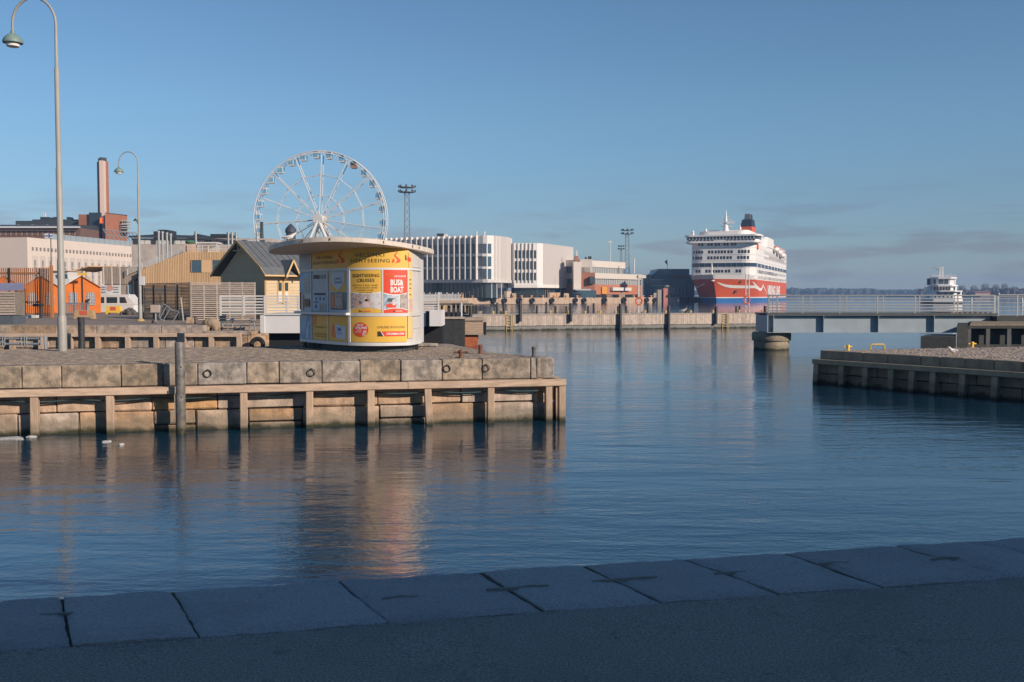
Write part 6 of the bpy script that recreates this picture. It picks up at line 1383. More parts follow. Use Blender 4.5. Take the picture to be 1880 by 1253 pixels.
# second block
zT2 = 22.1
ow2 = thing('white_office', 'lower white ribbed office wing with one window bay right of the rounded block', 'building', (12, 372, 2.0))
C = [Vector((-1.2, 369)), Vector((.8, 367.5)), Vector((9.3, 368)), Vector((11.5, 369.5)), Vector((24.3, 399)), Vector((22, 412)), Vector((2, 412))]
zs0, zs1 = Z(526, 385), Z(519, 372)
MB().prism([(p.x, p.y) for p in C], zs1 - .8, zT2).build('upper_block', FIN, ow2)
MB().prism([(p.x, p.y) for p in off_poly(C[:5], .3) + C[5:]], zs1 - 2.0, zs1 - .81).build('floor_slab', FIN, ow2)
MB().prism([(p.x, p.y) for p in off_poly(C[:5], -1.5) + C[5:]], 2.0, zs1 - 2.01).build('ground_floor', GF, ow2)
for i in range(6):
    a = C[1].lerp(C[2], (i+.12)/6); b = C[1].lerp(C[2], (i+.72)/6)
    for py0, py1 in ((515, 501), (495, 480), (474.5, 460)): wob(a, b, Z(py0, 368), Z(py1, 368), .04, 'window', GLASS, .1, ow2)
    p = C[1].lerp(C[2], i/6); wob(p - Vector((.15, 0)), p + Vector((.15, 0)), zs1, zT2 + .02, .04, 'fin', FIN, .5, ow2)
ribs([C[3], C[4]], 44, zs1 - .8, zT2 + .01, ow2)
for i in range(14):
    p = C[3].lerp(C[4], (i+.5)/14); q = Vector((C[4].y - C[3].y, -(C[4].x - C[3].x))).normalized(); p = p - q*1.35; MB().obox((p.x, p.y, 5), .5, .06, 2.8, math.atan2(C[4].y - C[3].y, C[4].x - C[3].x)).build('shop_pane', M('warm_shop', (.16, .10, .06), .3) if i in (2, 3) else GLASSB, ow2)
# roof plant
t = thing('roof_unit', 'dark roof plant box on the white finned office', 'roof unit', (X(812, 365), 365, zT1)); MB().box(X(803, 365), X(816, 365), 363, 368, zT1, Z(430.5, 368)).build('case', DARKM, t); MB().box(X(816, 365), X(822, 365), 363, 368, zT1, Z(431.5, 368)).build('hood', WHITE, t)
for px in (875, 889.5): tag(MB().lathe((X(px, 360), 360, zT1), [(.25, -.1), (.25, 1.4), (.35, 1.45), (.35, 1.9)], 8).build('roof_vent', WHITE), 'short white roof vent on the corner of the rounded office', 'vent', 'vents on the rounded office roof')

# ================================================================== brick and glass terminal
by3 = 392.0
tm_ = thing('ferry_terminal', 'two-tier brick and pale panel ferry terminal with ribbon windows', 'building', (X(1110, by3), by3, 2.0))
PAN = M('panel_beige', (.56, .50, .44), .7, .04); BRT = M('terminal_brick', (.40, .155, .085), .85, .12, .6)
ta, tb_ = Vector((X(1092, 385), 385)), Vector((X(1178, 420), 420))
def TW(u, o): 
    d = tb_ - ta; n = Vector((d.y, -d.x)).normalized(); p = ta + d*u + n*o; return p
def tblock(u0, u1, o0, o1, py0, py1, nm, mt, yref=395):
    pts = [TW(u0, o1), TW(u1, o1), TW(u1, o0), TW(u0, o0)]; return MB().prism([(p.x, p.y) for p in pts], Z(py0, yref), Z(py1, yref)).build(nm, mt, tm_)
tblock(0, 1.0, -30, 0, 553, 523, 'brick_storey', BRT); tblock(.02, .98, -30, -.4, 523, 513, 'glass_storey', M('ribbon_glass', (.16, .18, .19), .2, .3, .8)); tblock(-.01, 1.0, -30, .3, 512.5, 502.5, 'parapet_band', PAN)
tblock(.0, .88, -30, -6, 502, 491, 'glass_storey', M('ribbon_glass', (.16, .18, .19))); tblock(-.02, .9, -30, -5.6, 490.5, 478.5, 'parapet_band', PAN)
for i in range(24):
    p = TW(.04 + .9*i/24, -.3); MB().obox((p.x, p.y, (Z(523, 395) + Z(513, 395))/2), .18, .12, (Z(513, 395) - Z(523, 395))/2, 0).build('mullion', WHITE, tm_)
    p = TW(.01 + .86*i/24, -5.9); MB().obox((p.x, p.y, (Z(502, 395) + Z(491, 395))/2), .14, .12, (Z(491, 395) - Z(502, 395))/2, 0).build('mullion', WHITE, tm_)
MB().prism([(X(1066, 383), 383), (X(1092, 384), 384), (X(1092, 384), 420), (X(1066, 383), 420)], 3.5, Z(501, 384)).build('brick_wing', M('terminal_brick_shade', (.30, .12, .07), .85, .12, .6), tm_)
MB().prism([(X(1053, 380), 380), (X(1067, 381), 381), (X(1067, 381), 400), (X(1053, 380), 400)], Z(533, 380), Z(481, 380)).build('stair_tower', PAN, tm_); MB().prism([(X(1065, 384), 386), (X(1088, 384), 386), (X(1088, 384), 410), (X(1065, 384), 410)], Z(501, 384), Z(476, 384)).build('stair_tower', PAN, tm_)
MB().box(X(1056, 380), X(1084, 380), 378, 380, Z(533.5, 380), Z(531, 380)).build('canopy', WHITE, tm_); MB().box(X(1048, 384), X(1094, 384), 382.5, 382.8, 2, Z(533.6, 382)).build('glass_wall', GLASSB, tm_)
MB().prism([(X(1083, 381), 381.5), (X(1092, 382), 382.5), (X(1092, 382), 384), (X(1083, 381), 384)], Z(521, 382), Z(508, 382)).build('corner_window', GLASS, tm_)
for i in range(9): MB().box(X(1074 + i*2.2, 383), X(1074.6 + i*2.2, 383), 384.5, 384.7, Z(500, 384), Z(486, 384)).build('louvre', GREYW, tm_)
tblock(.12, .22, .35, .5, 540, 527, 'orange_panel', M('orange_sign', (.60, .26, .05), .6)); tblock(.3, .7, .1, 1.4, 534, 528, 'canopy', WHITE); tblock(.02, .98, -.2, .1, 553, 541, 'shopfront', GF)
for px, py in ((1076, 472), (1082, 471), (1085, 471)): MB().box(X(px, 384), X(px + 3, 384), 390, 392, Z(477, 390), Z(py, 390)).build('roof_unit', DARKM, tm_)
MB().lathe((X(1164, 410), 410, Z(502, 410)), [(.3, 0), (.3, 6), (.4, 6.1)], 8).build('flue', WHITE, tm_)
MB().prism([(X(1056, 379), 381.5), (X(1062, 379), 381.5), (X(1062, 379), 386), (X(1056, 379), 386)], Z(481, 381), Z(470, 381)).build('roof_house', BRT, tm_); MB().tube([(X(1058.5, 382), 383, Z(470, 382)), (X(1058.5, 382), 383, Z(459, 382))], [.4, .2], 8).build('radar_mast', WHITE, tm_)
MB().prism([(X(1172, 398), 398), (X(1186, 399), 399), (X(1186, 399), 404), (X(1172, 398), 404)], Z(511, 398), Z(505.5, 398)).build('link_bridge', PAN, tm_)
for px in (1173.5, 1177.5): MB().box(X(px, 398), X(px + 1.4, 398), 398.5, 399.5, 2, Z(511, 398) - .01).build('column', PAN, tm_)
# glass boarding terminal, shaded by the ship side
gy = 440.0
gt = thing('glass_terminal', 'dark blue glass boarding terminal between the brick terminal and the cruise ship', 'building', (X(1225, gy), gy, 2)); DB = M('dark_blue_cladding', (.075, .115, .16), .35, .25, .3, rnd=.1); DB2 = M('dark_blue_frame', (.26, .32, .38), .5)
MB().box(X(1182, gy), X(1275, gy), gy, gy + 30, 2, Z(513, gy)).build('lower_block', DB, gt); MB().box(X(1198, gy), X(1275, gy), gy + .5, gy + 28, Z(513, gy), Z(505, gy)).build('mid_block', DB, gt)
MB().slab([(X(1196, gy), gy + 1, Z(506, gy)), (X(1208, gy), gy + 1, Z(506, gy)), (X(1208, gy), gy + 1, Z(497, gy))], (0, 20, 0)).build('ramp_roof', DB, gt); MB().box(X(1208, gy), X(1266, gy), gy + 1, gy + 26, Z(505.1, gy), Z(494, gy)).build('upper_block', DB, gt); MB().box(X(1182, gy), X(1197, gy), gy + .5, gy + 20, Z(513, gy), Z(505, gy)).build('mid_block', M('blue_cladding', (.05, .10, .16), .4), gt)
for k, (a, b, py0, py1, n) in enumerate(((1196, 1214, 522, 514.5, 8), (1209, 1231, 503, 495, 12), (1183, 1197, 522, 506, 6), (1232, 1262, 512, 506, 10), (1194, 1262, 540, 526, 22))):
    for i in range(n): xx = X(lerp(a, b, (i+.15)/n), gy); x2 = X(lerp(a, b, (i+.8)/n), gy); MB().box(xx, x2, gy - .12 + (.9 if k in (1, 3) else 0), gy + .4 + (.9 if k in (1, 3) else 0), Z(py0, gy), Z(py1, gy)).build('window', GLASS if i % 2 else DB2, gt)
for py in (514, 524.5): MB().box(X(1194, gy), X(1217, gy), gy - .3, gy - .15, Z(py, gy) - .15, Z(py, gy) + .15).build('frame', GREYW, gt)
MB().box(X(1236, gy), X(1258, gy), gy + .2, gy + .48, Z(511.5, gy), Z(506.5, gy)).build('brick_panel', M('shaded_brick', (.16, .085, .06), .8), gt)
MB().prism([(X(1221, 415), 415), (X(1228.5, 415), 415), (X(1228.5, 415), 418), (X(1221, 415), 418)], 2, Z(524, 415)).build('pylon', M('pylon_grey', (.30, .27, .22), .8), gt)
fl2 = thing('flag', 'small drooping flag on the roof of the glass terminal', 'flag', (X(1226, gy), gy + 3, Z(494, gy))); MB().tube([(X(1227.5, gy), gy + 3, Z(494, gy)), (X(1226, gy), gy + 3, Z(475, gy))], .1, 6).build('pole', WHITE, fl2); MB().slab([(X(1226, gy), gy + 3, Z(477, gy)), (X(1221.5, gy), gy + 3, Z(480.5, gy)), (X(1224.5, gy), gy + 3, Z(484, gy)), (X(1226.8, gy), gy + 3, Z(487, gy))], (0, .1, 0)).build('cloth', M('flag_navy', (.08, .09, .16), .8), fl2)

# ================================================================== far quay
FQ = M('far_granite', (.45, .325, .235), .85, .18, .8, rnd=.06, streak=.3)
fq = thing('far_quay', 'long pinkish granite quay wall before the white office and terminal', 'quay', (X(1000, 350), 350, 0))
qa, qb = Vector((X(760, 338), 338)), Vector((X(1245, 408), 408)); qd = (qb - qa); ql_ = qd.length; qd.normalize(); qn_ = Vector((qd.y, -qd.x))
nst = 46
for i in range(nst):
    a = qa + qd*(ql_*i/nst + .04); b = qa + qd*(ql_*(i+1)/nst - .04); MB().prism([(a.x, a.y), (b.x, b.y), (b.x - qn_.x*1.2, b.y - qn_.y*1.2), (a.x - qn_.x*1.2, a.y - qn_.y*1.2)], -.5, 2.0 + random.uniform(-.03, .03)).build('stone_block', FQ, fq)
MB().prism([tuple(qa - qn_*1.21 + qd*.01), tuple(qb - qn_*1.21), tuple(qb - qn_*6), tuple(qa - qn_*6)], -1, 1.9).build('core', MORTAR, fq)
tag(MB().prism([tuple(qa - qn_*1.3), tuple(qb - qn_*1.3 + qd*2), (X(1262, 432), 432), (X(1270, 520), 520), (-90, 520), (-56, 400), (-56, 340)], 1.0, 1.96).build('terminal_apron', M('apron_paving', (.36, .28, .21), .9, .15, .4)), kind='structure')
def q_at(px):
    k = (px - 940)/F; s = (k*qa.y - qa.x)/(qd.x - k*qd.y); return qa + qd*s
for px in (905, 925, 952, 976, 1012, 1055, 1071, 1108, 1144, 1186, 1201):
    p = q_at(px) + qn_*.55; m = MB(); big = px in (1108, 1144, 952)
    m.tube([(p.x + (.85 if big else .7)*math.cos(2*math.pi*i/14)*qd.x, p.y + .7*math.cos(2*math.pi*i/14)*qd.y, 1.05 + (.85 if big else .62)*math.sin(2*math.pi*i/14)) for i in range(14)], .38, 8, closed=True)
    tag(m.build('fender_tyre', BLACK, smooth=True), 'large black tyre fender hanging on the far granite quay', 'tyre', 'tyre fenders on the far quay')
for px in (853, 872, 897, 925, 947, 962, 980, 1001, 1022, 1044, 1064, 1095, 1120, 1142, 1168, 1185, 1200, 1234):
    p = q_at(px) - qn_*1.6; m = MB(); m.lathe((p.x, p.y, 1.96), [(.42, 0), (.38, .5), (.6, .6), (.6, .85), (.3, .95)], 10)
    tag(m.build('quay_bollard', M('ochre_bollard', (.50, .28, .12), .7), smooth=True), 'ochre mooring bollard on the edge of the far quay', 'bollard', 'bollards on the far quay')
dq = thing('dark_quay_wall', 'dark shaded quay wall under the glass terminal beside the ship bow', 'quay wall', (X(1272, 425), 425, 0))
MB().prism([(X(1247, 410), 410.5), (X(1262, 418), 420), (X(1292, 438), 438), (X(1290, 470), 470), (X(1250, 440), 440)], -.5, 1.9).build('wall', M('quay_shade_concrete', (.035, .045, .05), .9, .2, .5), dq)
for q in range(7): p = Vector((X(lerp(1250, 1290, q/6), lerp(412, 437, q/6)), lerp(411.5, 436.5, q/6), 0)); MB().obox((p.x, p.y - .5, .9), .35, .35, 1.3).build('fender_post', BLACK, dq)
# clutter on the far quay
clut = [(887, 2.6, 13, 'blue shipping skip on the far quay before the office', (.04, .12, .32)), (905, 2.0, 10, 'pale grey cabin on the far quay beside the blue skip', (.45, .44, .42)),
        (945, 2.4, 25, 'long beige stack of pallets on the far quay', (.50, .38, .28)), (996, 3.0, 10, 'white van-like box unit on the far quay', (.62, .58, .56)), (1013, 3.0, 6, 'tall pale crate on the far quay near the terminal', (.52, .48, .42)),
        (1035, 1.9, 26, 'long low orange-brown plank pile on the far quay', (.50, .30, .17)), (909, 4.2, 6, '', None)]
for px, h, wpx, lb, c in clut:
    if c is None: continue
    p = q_at(px) - qn_*7; w_ = wpx*p.y/F; t = thing('quay_container', lb, 'container', (p.x, p.y, 1.96), math.atan2(qd.y, qd.x))
    col = M('clutter_%d' % px, c, .7, .1)
    MB().box(-w_/2, w_/2, -1.2, 1.2, .15, h).build('body', col, t, local=True); MB().box(-w_/2 - .1, w_/2 + .1, -1.3, 1.3, h, h + .12).build('lid', M('lid_grey', (.3, .29, .28), .7), t, local=True)
    for q in (-1, 1): MB().box(q*w_*.38 - .15, q*w_*.38 + .15, -1.1, 1.1, 0, .15).build('skid', DARKM, t, local=True)
rk = random.Random(8); pal = [(.55, .50, .46), (.18, .20, .22), (.46, .36, .27), (.30, .20, .15), (.62, .60, .58)]; pnm_ = ('beige', 'dark grey', 'tan wooden', 'rust-brown', 'white')
for k, px in enumerate((818, 835, 845, 860, 878, 920, 932, 958, 970, 984, 1006, 1022, 1050, 1062, 1085, 1098, 1130, 1158, 1190, 1216)):
    p = q_at(px) - qn_*rk.uniform(3, 9); h = rk.uniform(.9, 1.9); w_ = rk.uniform(.4, 1.2); m = MB().obox((p.x, p.y, 1.96 + h/2), w_, .5, h/2, rk.uniform(-.3, .3)); m.obox((p.x, p.y, 1.96 + h + .08), w_*.8, .4, .08, 0)
    tag(m.build('quay_crate', M('crate_%d' % (k % 5), pal[k % 5], .75, .15), None), pnm_[k % 5] + ' cargo crate with flat lid standing on the far granite quay', 'crate', pnm_[k % 5] + ' crates along the far quay')
for px, py0, y in ((916, 521, 352), (925, 521, 352), (933, 521, 352)):
    tag(MB().tube([(X(px - 12, y), y - 12, 1.96), (X(px - 12, y), y - 12, Z(py0, y - 12))], [.2, .14], 8).build('flag_pole', WHITE, smooth=True), 'bare white flag pole before the glazed ground floor of the office', 'pole', 'white flag poles at the office')
for px, py0 in ((929.5, 502), (991, 506), (1041, 507)):
    p = q_at(px) - qn_*4; m = MB(); m.tube([(p.x, p.y, 1.96), (p.x, p.y, Z(py0, p.y))], .1, 6); m.obox((p.x, p.y, Z(py0 + 3, p.y)), .25, .15, .25)
    tag(m.build('quay_lamp', DARKM), 'thin dark lamp pole in front of the white ribbed office wall', 'lamp', 'thin quay lamps before the office')
rs_ = thing('mooring_dolphin', 'red and grey rusty fender dolphin at the end of the far quay', 'dolphin', (X(1212, 402), 402, 0)); p = q_at(1212) + qn_*.8
MB().obox((p.x + 1.3, p.y, 2.6), .9, .8, 3.1, .2).build('red_panel', M('faded_red', (.45, .17, .14), .8, .15, 1), rs_); MB().obox((p.x - 1.1, p.y, 2.3), .8, .8, 2.8, .2).build('grey_panel', M('pylon_grey', (.3, .27, .22)), rs_); MB().obox((p.x + .1, p.y + .2, 2.3), .38, .7, 2.8, .2).build('slot', BLACK, rs_)
# left root of the far quay: landing with railing and posts
lq = thing('landing_quay', 'low landing quay with dark posts and pale fence left of the pier root', 'quay', (X(830, 110), 110, 0))
MB().box(X(776, 110), X(880, 110), 110, 120, -.5, 1.25).build('wall', M('landing_stone', (.45, .34, .25), .9, .2), lq)
for px in (800, 812, 824, 833, 841, 850, 858, 868, 874): MB().box(X(px, 109.5) - .16, X(px, 109.5) + .16, 109.4, 109.8, -.5, Z(557 if px % 2 else 561, 109.5)).build('post', PILE, lq)
MB().box(X(776, 109), X(868, 109), 108.9, 109.1, Z(560, 109), Z(557.5, 109)).build('beam', DARKM, lq)
for px in (815, 862): MB().box(X(px, 109) - .08, X(px, 109) + .08, 108.7, 108.89, .3, Z(562, 109)).build('ladder_post', YEL, lq)
wf2 = thing('white_fence', 'pale picket fence on the landing behind the kiosk right side', 'fence', (X(830, 130), 130, 1.9))
MB().box(X(778, 130), X(860, 130), 129.8, 131, 1.1, Z(552, 130)).build('base', M('landing_stone', (.45, .34, .25)), wf2)
for i in range(26): xx = lerp(X(778, 130), X(846, 130), i/26); MB().box(xx, xx + .12, 130, 130.08, Z(552, 130), Z(540 if i % 4 else 537, 130)).build('picket', GREYW, wf2)
for z in (543, 549): MB().box(X(778, 130), X(846, 130), 130.081, 130.14, Z(z, 130) - .05, Z(z, 130) + .05).build('rail', GREYW, wf2)
# ================================================================== cruise ship
va = R(20.8); SV = Vector((math.sin(va), math.cos(va), 0)); SU = Vector((math.cos(va), -math.sin(va), 0))
SB = 26.4; SO = D(1324.5, 541, 409); SO.z = 0
ship = thing('cruise_ship', 'red and white cruise ferry with navy window band and black-topped funnel at the far quay', 'ship', tuple(SO), -va)
def SW(u, v, z): return SO + SU*u + SV*v + Vector((0, 0, z))
SWH = M('ship_white', (.76, .72, .69), .45, .03, .3); SRED = M('ship_red', (.58, .095, .032), .45, .05, .3); SBLU = M('ship_blue', (.03, .14, .36), .45, .08, .4); NAVY = M('ship_navy', (.025, .045, .075), .2, .15, .6)
def vstem(z): return -12 - 10*max(0, min(1, z/11))**1.15
def hb_(z, v):
    Lf = lerp(46, 27, max(0, min(1, z/11))); x = (v - vstem(z))/Lf
    return SB/2*math.sin(math.pi/2*min(1, max(0, x)))**.85
VE = 132
def hp_(z, v, side): return SW(side*hb_(z, v), v, z)
def hull_band(z0, z1, mat, name, nz=3):
    m = MB(); nv = 46
    rows_ = []
    for k in range(nz + 1):
        z = lerp(z0, z1, k/nz); row = []
        for i in range(nv, -1, -1): t_ = (i/nv)**1.7; row.append(hp_(z, lerp(vstem(z), VE, t_), -1))
        for i in range(1, nv + 1): t_ = (i/nv)**1.7; row.append(hp_(z, lerp(vstem(z), VE, t_), 1))
        rows_.append(row)
    n = len(rows_[0]); vs = [p for r_ in rows_ for p in r_]
    m.add(vs, [[k*n+i, k*n+i+1, (k+1)*n+i+1, (k+1)*n+i] for k in range(nz) for i in range(n-1)] + [[k*n, (k+1)*n, (k+1)*n+n-1, k*n+n-1] for k in range(nz)])
    return m.build(name, mat, ship, smooth=True)
hull_band(-1, 1.75, SBLU, 'boot_topping', 2); hull_band(1.75, 2.15, SWH, 'water_stripe', 1); hull = hull_band(2.15, 9.3, SRED, 'hull', 5); hull_band(9.3, 11.0, SWH, 'bulwark', 2)
def deck_poly(z, o=0.0): 
    pts = []
    for i in range(20): v = lerp(vstem(z) + .3, 30, i/19); pts.append(SW(hb_(z, v) - .3, v, 0))
    return pts
fd_ = deck_poly(10.2); fdl = []
for i in range(20): v = lerp(vstem(10.2) + .3, 30, i/19); fdl.append(SW(-(hb_(10.2, v) - .3), v, 0))
MB().prism([(p.x, p.y) for p in fd_ + fdl[::-1]], 9.9, 10.2).build('fore_deck', M('deck_green', (.12, .16, .13), .8), ship)
def rbox(u0, u1, v0, v1, r, z0, z1, name, mat, n=5, front=0.0):
    pts = []
    for (cu, cv, a0) in ((u1 - r, v0 + r, -90), (u1 - .3, v1 - .3, 0), (u0 + .3, v1 - .3, 90), (u0 + r, v0 + r, 180)):
        rr_ = r if cv < v1 - 1 else .3
        for k in range(n + 1):
            a = R(a0 + 90*k/n); pu, pv = cu + rr_*math.cos(a), cv + rr_*math.sin(a); pts.append(SW(pu, pv, 0))
    if name is None: return pts
    return MB().prism([(p.x, p.y) for p in pts], z0, z1).build(name, mat, ship)
H = SB/2
rbox(-H, H, 0, 131, 5, 9.6, 24.3, 'superstructure', SWH)
def fu(px, v=0.0):
    k = (px - 940)/F; ox, oy = SO.x + SV.x*v, SO.y + SV.y*v; return (k*oy - ox)/(SU.x - k*SU.y)
def sv_(px, u=H):
    k = (px - 940)/F; ox, oy = SO.x + SU.x*u, SO.y + SU.y*u; return (k*oy - ox)/(SV.x - k*SV.y)
yS = 409
for py in (455, 468, 479, 492): # deck lines
    z = Z(py, yS); rbox(-H - .03, H + .03, -.03, 131.03, 5, z - .06, z + .06, 'deck_line', M('deck_line_grey', (.42, .40, .40), .6))
rbox(-H - .05, H + .05, -.05, 131.05, 5, Z(490.3, yS), Z(483.2, yS), 'window_band', NAVY)
for px in (1283, 1293, 1305, 1317, 1331, 1341, 1351, 1364):
    u = fu(px); MB().obox(SW(u, -.1, (Z(490.3, yS) + Z(483.2, yS))/2), .13, .08, .8, -va).build('band_mullion', M('mullion_blue', (.12, .15, .19), .4), ship)
for i in range(9):
    v = 8 + i*13; MB().obox(SW(H + .08, v, (Z(490.3, yS) + Z(483.2, yS))/2), .06, .5, .8, -va).build('band_mullion', SWH, ship)
wmesh = MB().box(-.42, .42, -.06, .06, -.62, .62).mesh('window', M('porthole', (.03, .035, .05), .2))
def sw_link(u, v, z, rz): link('window', wmesh, ship, (u, v, z), rot=(0, 0, rz))
for py, xs in ((498, (280, 412, 500, 573, 660, 798)), (473.5, (235, 305, 435, 515, 597, 680, 818, 897)), (462.7, (243, 315, 445, 527, 605, 690, 827, 905)), (448.7, (315, 435, 528, 638, 735))):
    for zx in xs:
        for dx in (-.62, .62):
            u = fu(1240 + zx/6.96) + dx
            if abs(u) < H - 4.6: sw_link(u, 0.0, Z(py, yS), 0)
            elif abs(u) < H: 
                q = (abs(u) - (H - 5))/5; a = math.asin(min(1, q)); sg_ = 1 if u > 0 else -1; sw_link(sg_*(H - 5 + 5*math.sin(a)), 5 - 5*math.cos(a), Z(py, yS), sg_*a)
for row_z in (Z(498, yS),):
    for i in range(34): sw_link(H, 10 + i*3.5, row_z, math.pi/2)
for row_z in (19.2, 21.4):
    for i in range(24): sw_link(H, 34 + i*4, row_z, math.pi/2)
# bridge
rbox(-H - 1.8, H + 1.8, -1.6, 9, 2.5, 24.3, 25.0, 'bridge_floor', SWH); rbox(-H - 1.3, H + 1.3, -1.1, 9, 2.5, 25.0, 25.75, 'bridge_apron', SWH); rbox(-H - 1.5, H + 1.5, -1.35, 9, 2.5, 25.75, 26.9, 'bridge_windows', M('bridge_glass', (.05, .065, .06), .15, .3)); rbox(-H - 2.2, H + 2.2, -2.0, 10, 2.5, 26.9, 27.6, 'bridge_roof', SWH)
for i in range(20): u = lerp(-H + .2, H - .2, i/19); MB().obox(SW(u, -1.42, 26.3), .16, .08, .58, -va).build('bridge_mullion', SWH, ship)
for i in range(18):
    if 6 < i < 10: continue
    u = lerp(-H + .2, H - .2, i/17); MB().obox(SW(u, -1.13, 25.35), .48, .06, .2, -va).build('bridge_low_window', GLASS, ship)
rbox(-H + 1, H - 1, 3, 80, 4, 24.3, 27.5, 'upper_tier', SWH); rbox(-H + 3, H - 3, 2, 70, 4, 27.5, 29.2, 'sun_deck', SWH); rbox(-8, 9, 12, 55, 3, 29.2, 30.2, 'sun_deck', SWH)
rbox(H - 7, H + .3, 40, 66, 2, 24.3, 28.6, 'side_house', SWH); rbox(-H, H, 80, 120, 3, 24.3, 25.4, 'aft_deck', SWH)
for i in range(30): v = 62 + i*2.2; MB().obox(SW(H - .1, v, 25.8), .06, .06, .75, -va).build('rail_post', SWH, ship)
MB().bar(SW(H - .1, 62, 26.5), SW(H - .1, 128, 25.6), .15).build('deck_rail', SWH, ship)
# mast
mu, mv = fu(1331, 10), 10
mm = MB(); c = SW(mu, mv, 0); mm.lathe((c.x, c.y, 0), [(1.5, 29.0), (.9, 31.5), (.55, 34.0), (.3, 36.5), (.12, 38.4)], 10); mm.build('mast', SWH, ship, smooth=True)
for z, w_ in ((31.6, 3.0), (33.0, 3.6), (34.4, 2.4), (35.6, 1.4)): MB().bar(SW(mu - w_*.75, mv, z), SW(mu + w_, mv, z), .28).build('yard', SWH, ship)
MB().bar(SW(mu + .3, mv - 1, 33.4), SW(mu + 3.6, mv - 1, 33.6), .35, .5).build('radar_scanner', SWH, ship)
for u, v, z, h in ((fu(1294.5, 4), 4, 28.2, 2.4), (fu(1271, -1), -1, 27.6, 2.0), (fu(1357, 20), 20, 29.5, 3.0)): MB().lathe(tuple(SW(u, v, z)), [(.7, -1.0), (.5, h*.5), (.6, h*.6), (.15, h)], 8).build('antenna_dome', SWH, ship, smooth=True)
# funnel
fv = 62; fc = fu(1371.5, fv)
def fun(z0, z1, w0, w1, l0, l1, name, mat, du0=0.0, du1=0.0):
    p0 = [SW(fc + du0 + a*w0, fv + b*l0, z0) for a, b in ((-.8,-1),(.8,-1),(1,-.6),(1,.8),(.8,1),(-.8,1),(-1,.8),(-1,-.6))]; p1 = [SW(fc + du1 + a*w1, fv + b*l1, z1) for a, b in ((-.8,-1),(.8,-1),(1,-.6),(1,.8),(.8,1),(-.8,1),(-1,.8),(-1,-.6))]
    return MB().add(p0 + p1, [[i, (i+1) % 8, 8+(i+1) % 8, 8+i] for i in range(8)] + [list(range(8))[::-1], [8+i for i in range(8)]]).build(name, mat, ship)
zf = lambda py: Z(py, 472)
fun(27.4, zf(419), 3.1, 2.9, 5, 4.8, 'funnel', SRED); fun(zf(419) + .01, zf(406), 2.95, 2.5, 4.85, 4.2, 'funnel_band', M('funnel_black', (.02, .028, .04), .4)); fun(zf(406) + .01, zf(396.5), 1.7, 1.5, 3, 2.6, 'funnel_top', M('funnel_black', (.02, .028, .04)), .1, .2)
for q in (-.9, 0, .9): c = SW(fc + .1 + q, fv - 2.8, 0); MB().lathe((c.x, c.y, 0), [(.4, zf(406)), (.4, zf(395.5))], 8).build('exhaust_pipe', M('pipe_grey', (.12, .13, .15), .5), ship)
MB().slab([SW(fc - 3.0, fv - 5.1, 27.4), SW(fc - 4.4, fv - 3, 27.4), SW(fc - 2.7, fv - 3, zf(412)), SW(fc - 2.5, fv - 5.1, zf(412))], SU*.3).build('funnel_side', M('funnel_black', (.02, .028, .04)), ship)
# lifeboats and orange rescue gear on the side
OR = M('lifeboat_orange', (.70, .17, .05), .5)
for v, z in ((70, 24.2), (84, 23.4), (98, 22.6)):
    c = SW(H + 1.2, v, z); lb = MB(); lb.tube([SW(H + 1.2, v + k, z) for k in (-5, -4, 0, 4, 5)], [.2, 1.2, 1.5, 1.2, .2], 10); l_ = lb.build('lifeboat', SWH, ship, smooth=True); MB().tube([SW(H + 1.2, v + k, z + .75) for k in (-4.6, -3.5, 0, 3.5, 4.6)], [.15, .9, 1.1, .9, .15], 10).build('lifeboat_cover', OR, l_, smooth=True)
MB().obox(SW(H - .4, 7.5, 22.5), .2, 1.5, 1.6, -va).build('rescue_bay', M('bay_white', (.6, .56, .54), .5), ship); MB().tube([SW(H + .3, 7.5 + 1.0*math.cos(a), 22.8 + .9*math.sin(a)) for a in [2*math.pi*i/12 for i in range(12)]], .3, 6, closed=True).build('rescue_boat', OR, ship, smooth=True)
for i in range(16): MB().obox(SW(H + .06, 52 + i*4.4, 20.2), .05, .9, .5, -va).build('balcony_gap', M('balcony_shade', (.28, .25, .23), .7), ship)
# lettering and the white ribbon on the red hull
def hull_txt(body, z0, z1, px0, px1, mat, bold, off=.08):
    vs, fs = text_mesh(body, bold); v0, v1 = sv_(px0), sv_(px1); out = []
    for a, b in vs: v = lerp(v0, v1, a); z = lerp(z0, z1, b); out.append(SW(hb_(z, v) + off, v, z))
    return MB().add(out, fs).build('lettering', mat, ship)
hull_txt('VIKING LINE', 2.6, 7.4, 1408, 1431, SWH, .05)
vs, fs = text_mesh('M/S GABRIELLA', .02); v0, v1 = sv_(1392), sv_(1425); MB().add([SW(H + .08, lerp(v0, v1, a), lerp(12.0, 13.5, b)) for a, b in vs], fs).build('lettering', M('name_grey', (.22, .22, .24), .6), ship)
def hull_at(px, z, side=1):
    best = None
    for i in range(900):
        v = lerp(vstem(z), VE, (i/899)**2); p = hp_(z, v, side); e = abs(940 + F*p.x/p.y - px)
        if best is None or e < best[0]: best = (e, v)
    return best[1]
def ribbon(pts, side, w):
    m = MB(); vs = []
    for (px, py), w_ in zip(pts, w):
        z = Z(py, 398); v = hull_at(px, z, side)
        for dz in (-w_/2, w_/2): vs.append(SW(side*(hb_(z + dz, v) + .09), v - .02, z + dz))
    n = len(pts); m.add(vs, [[2*i, 2*i+2, 2*i+3, 2*i+1] if side > 0 else [2*i+1, 2*i+3, 2*i+2, 2*i] for i in range(n-1)]); m.build('ribbon_stripe', SWH, ship)
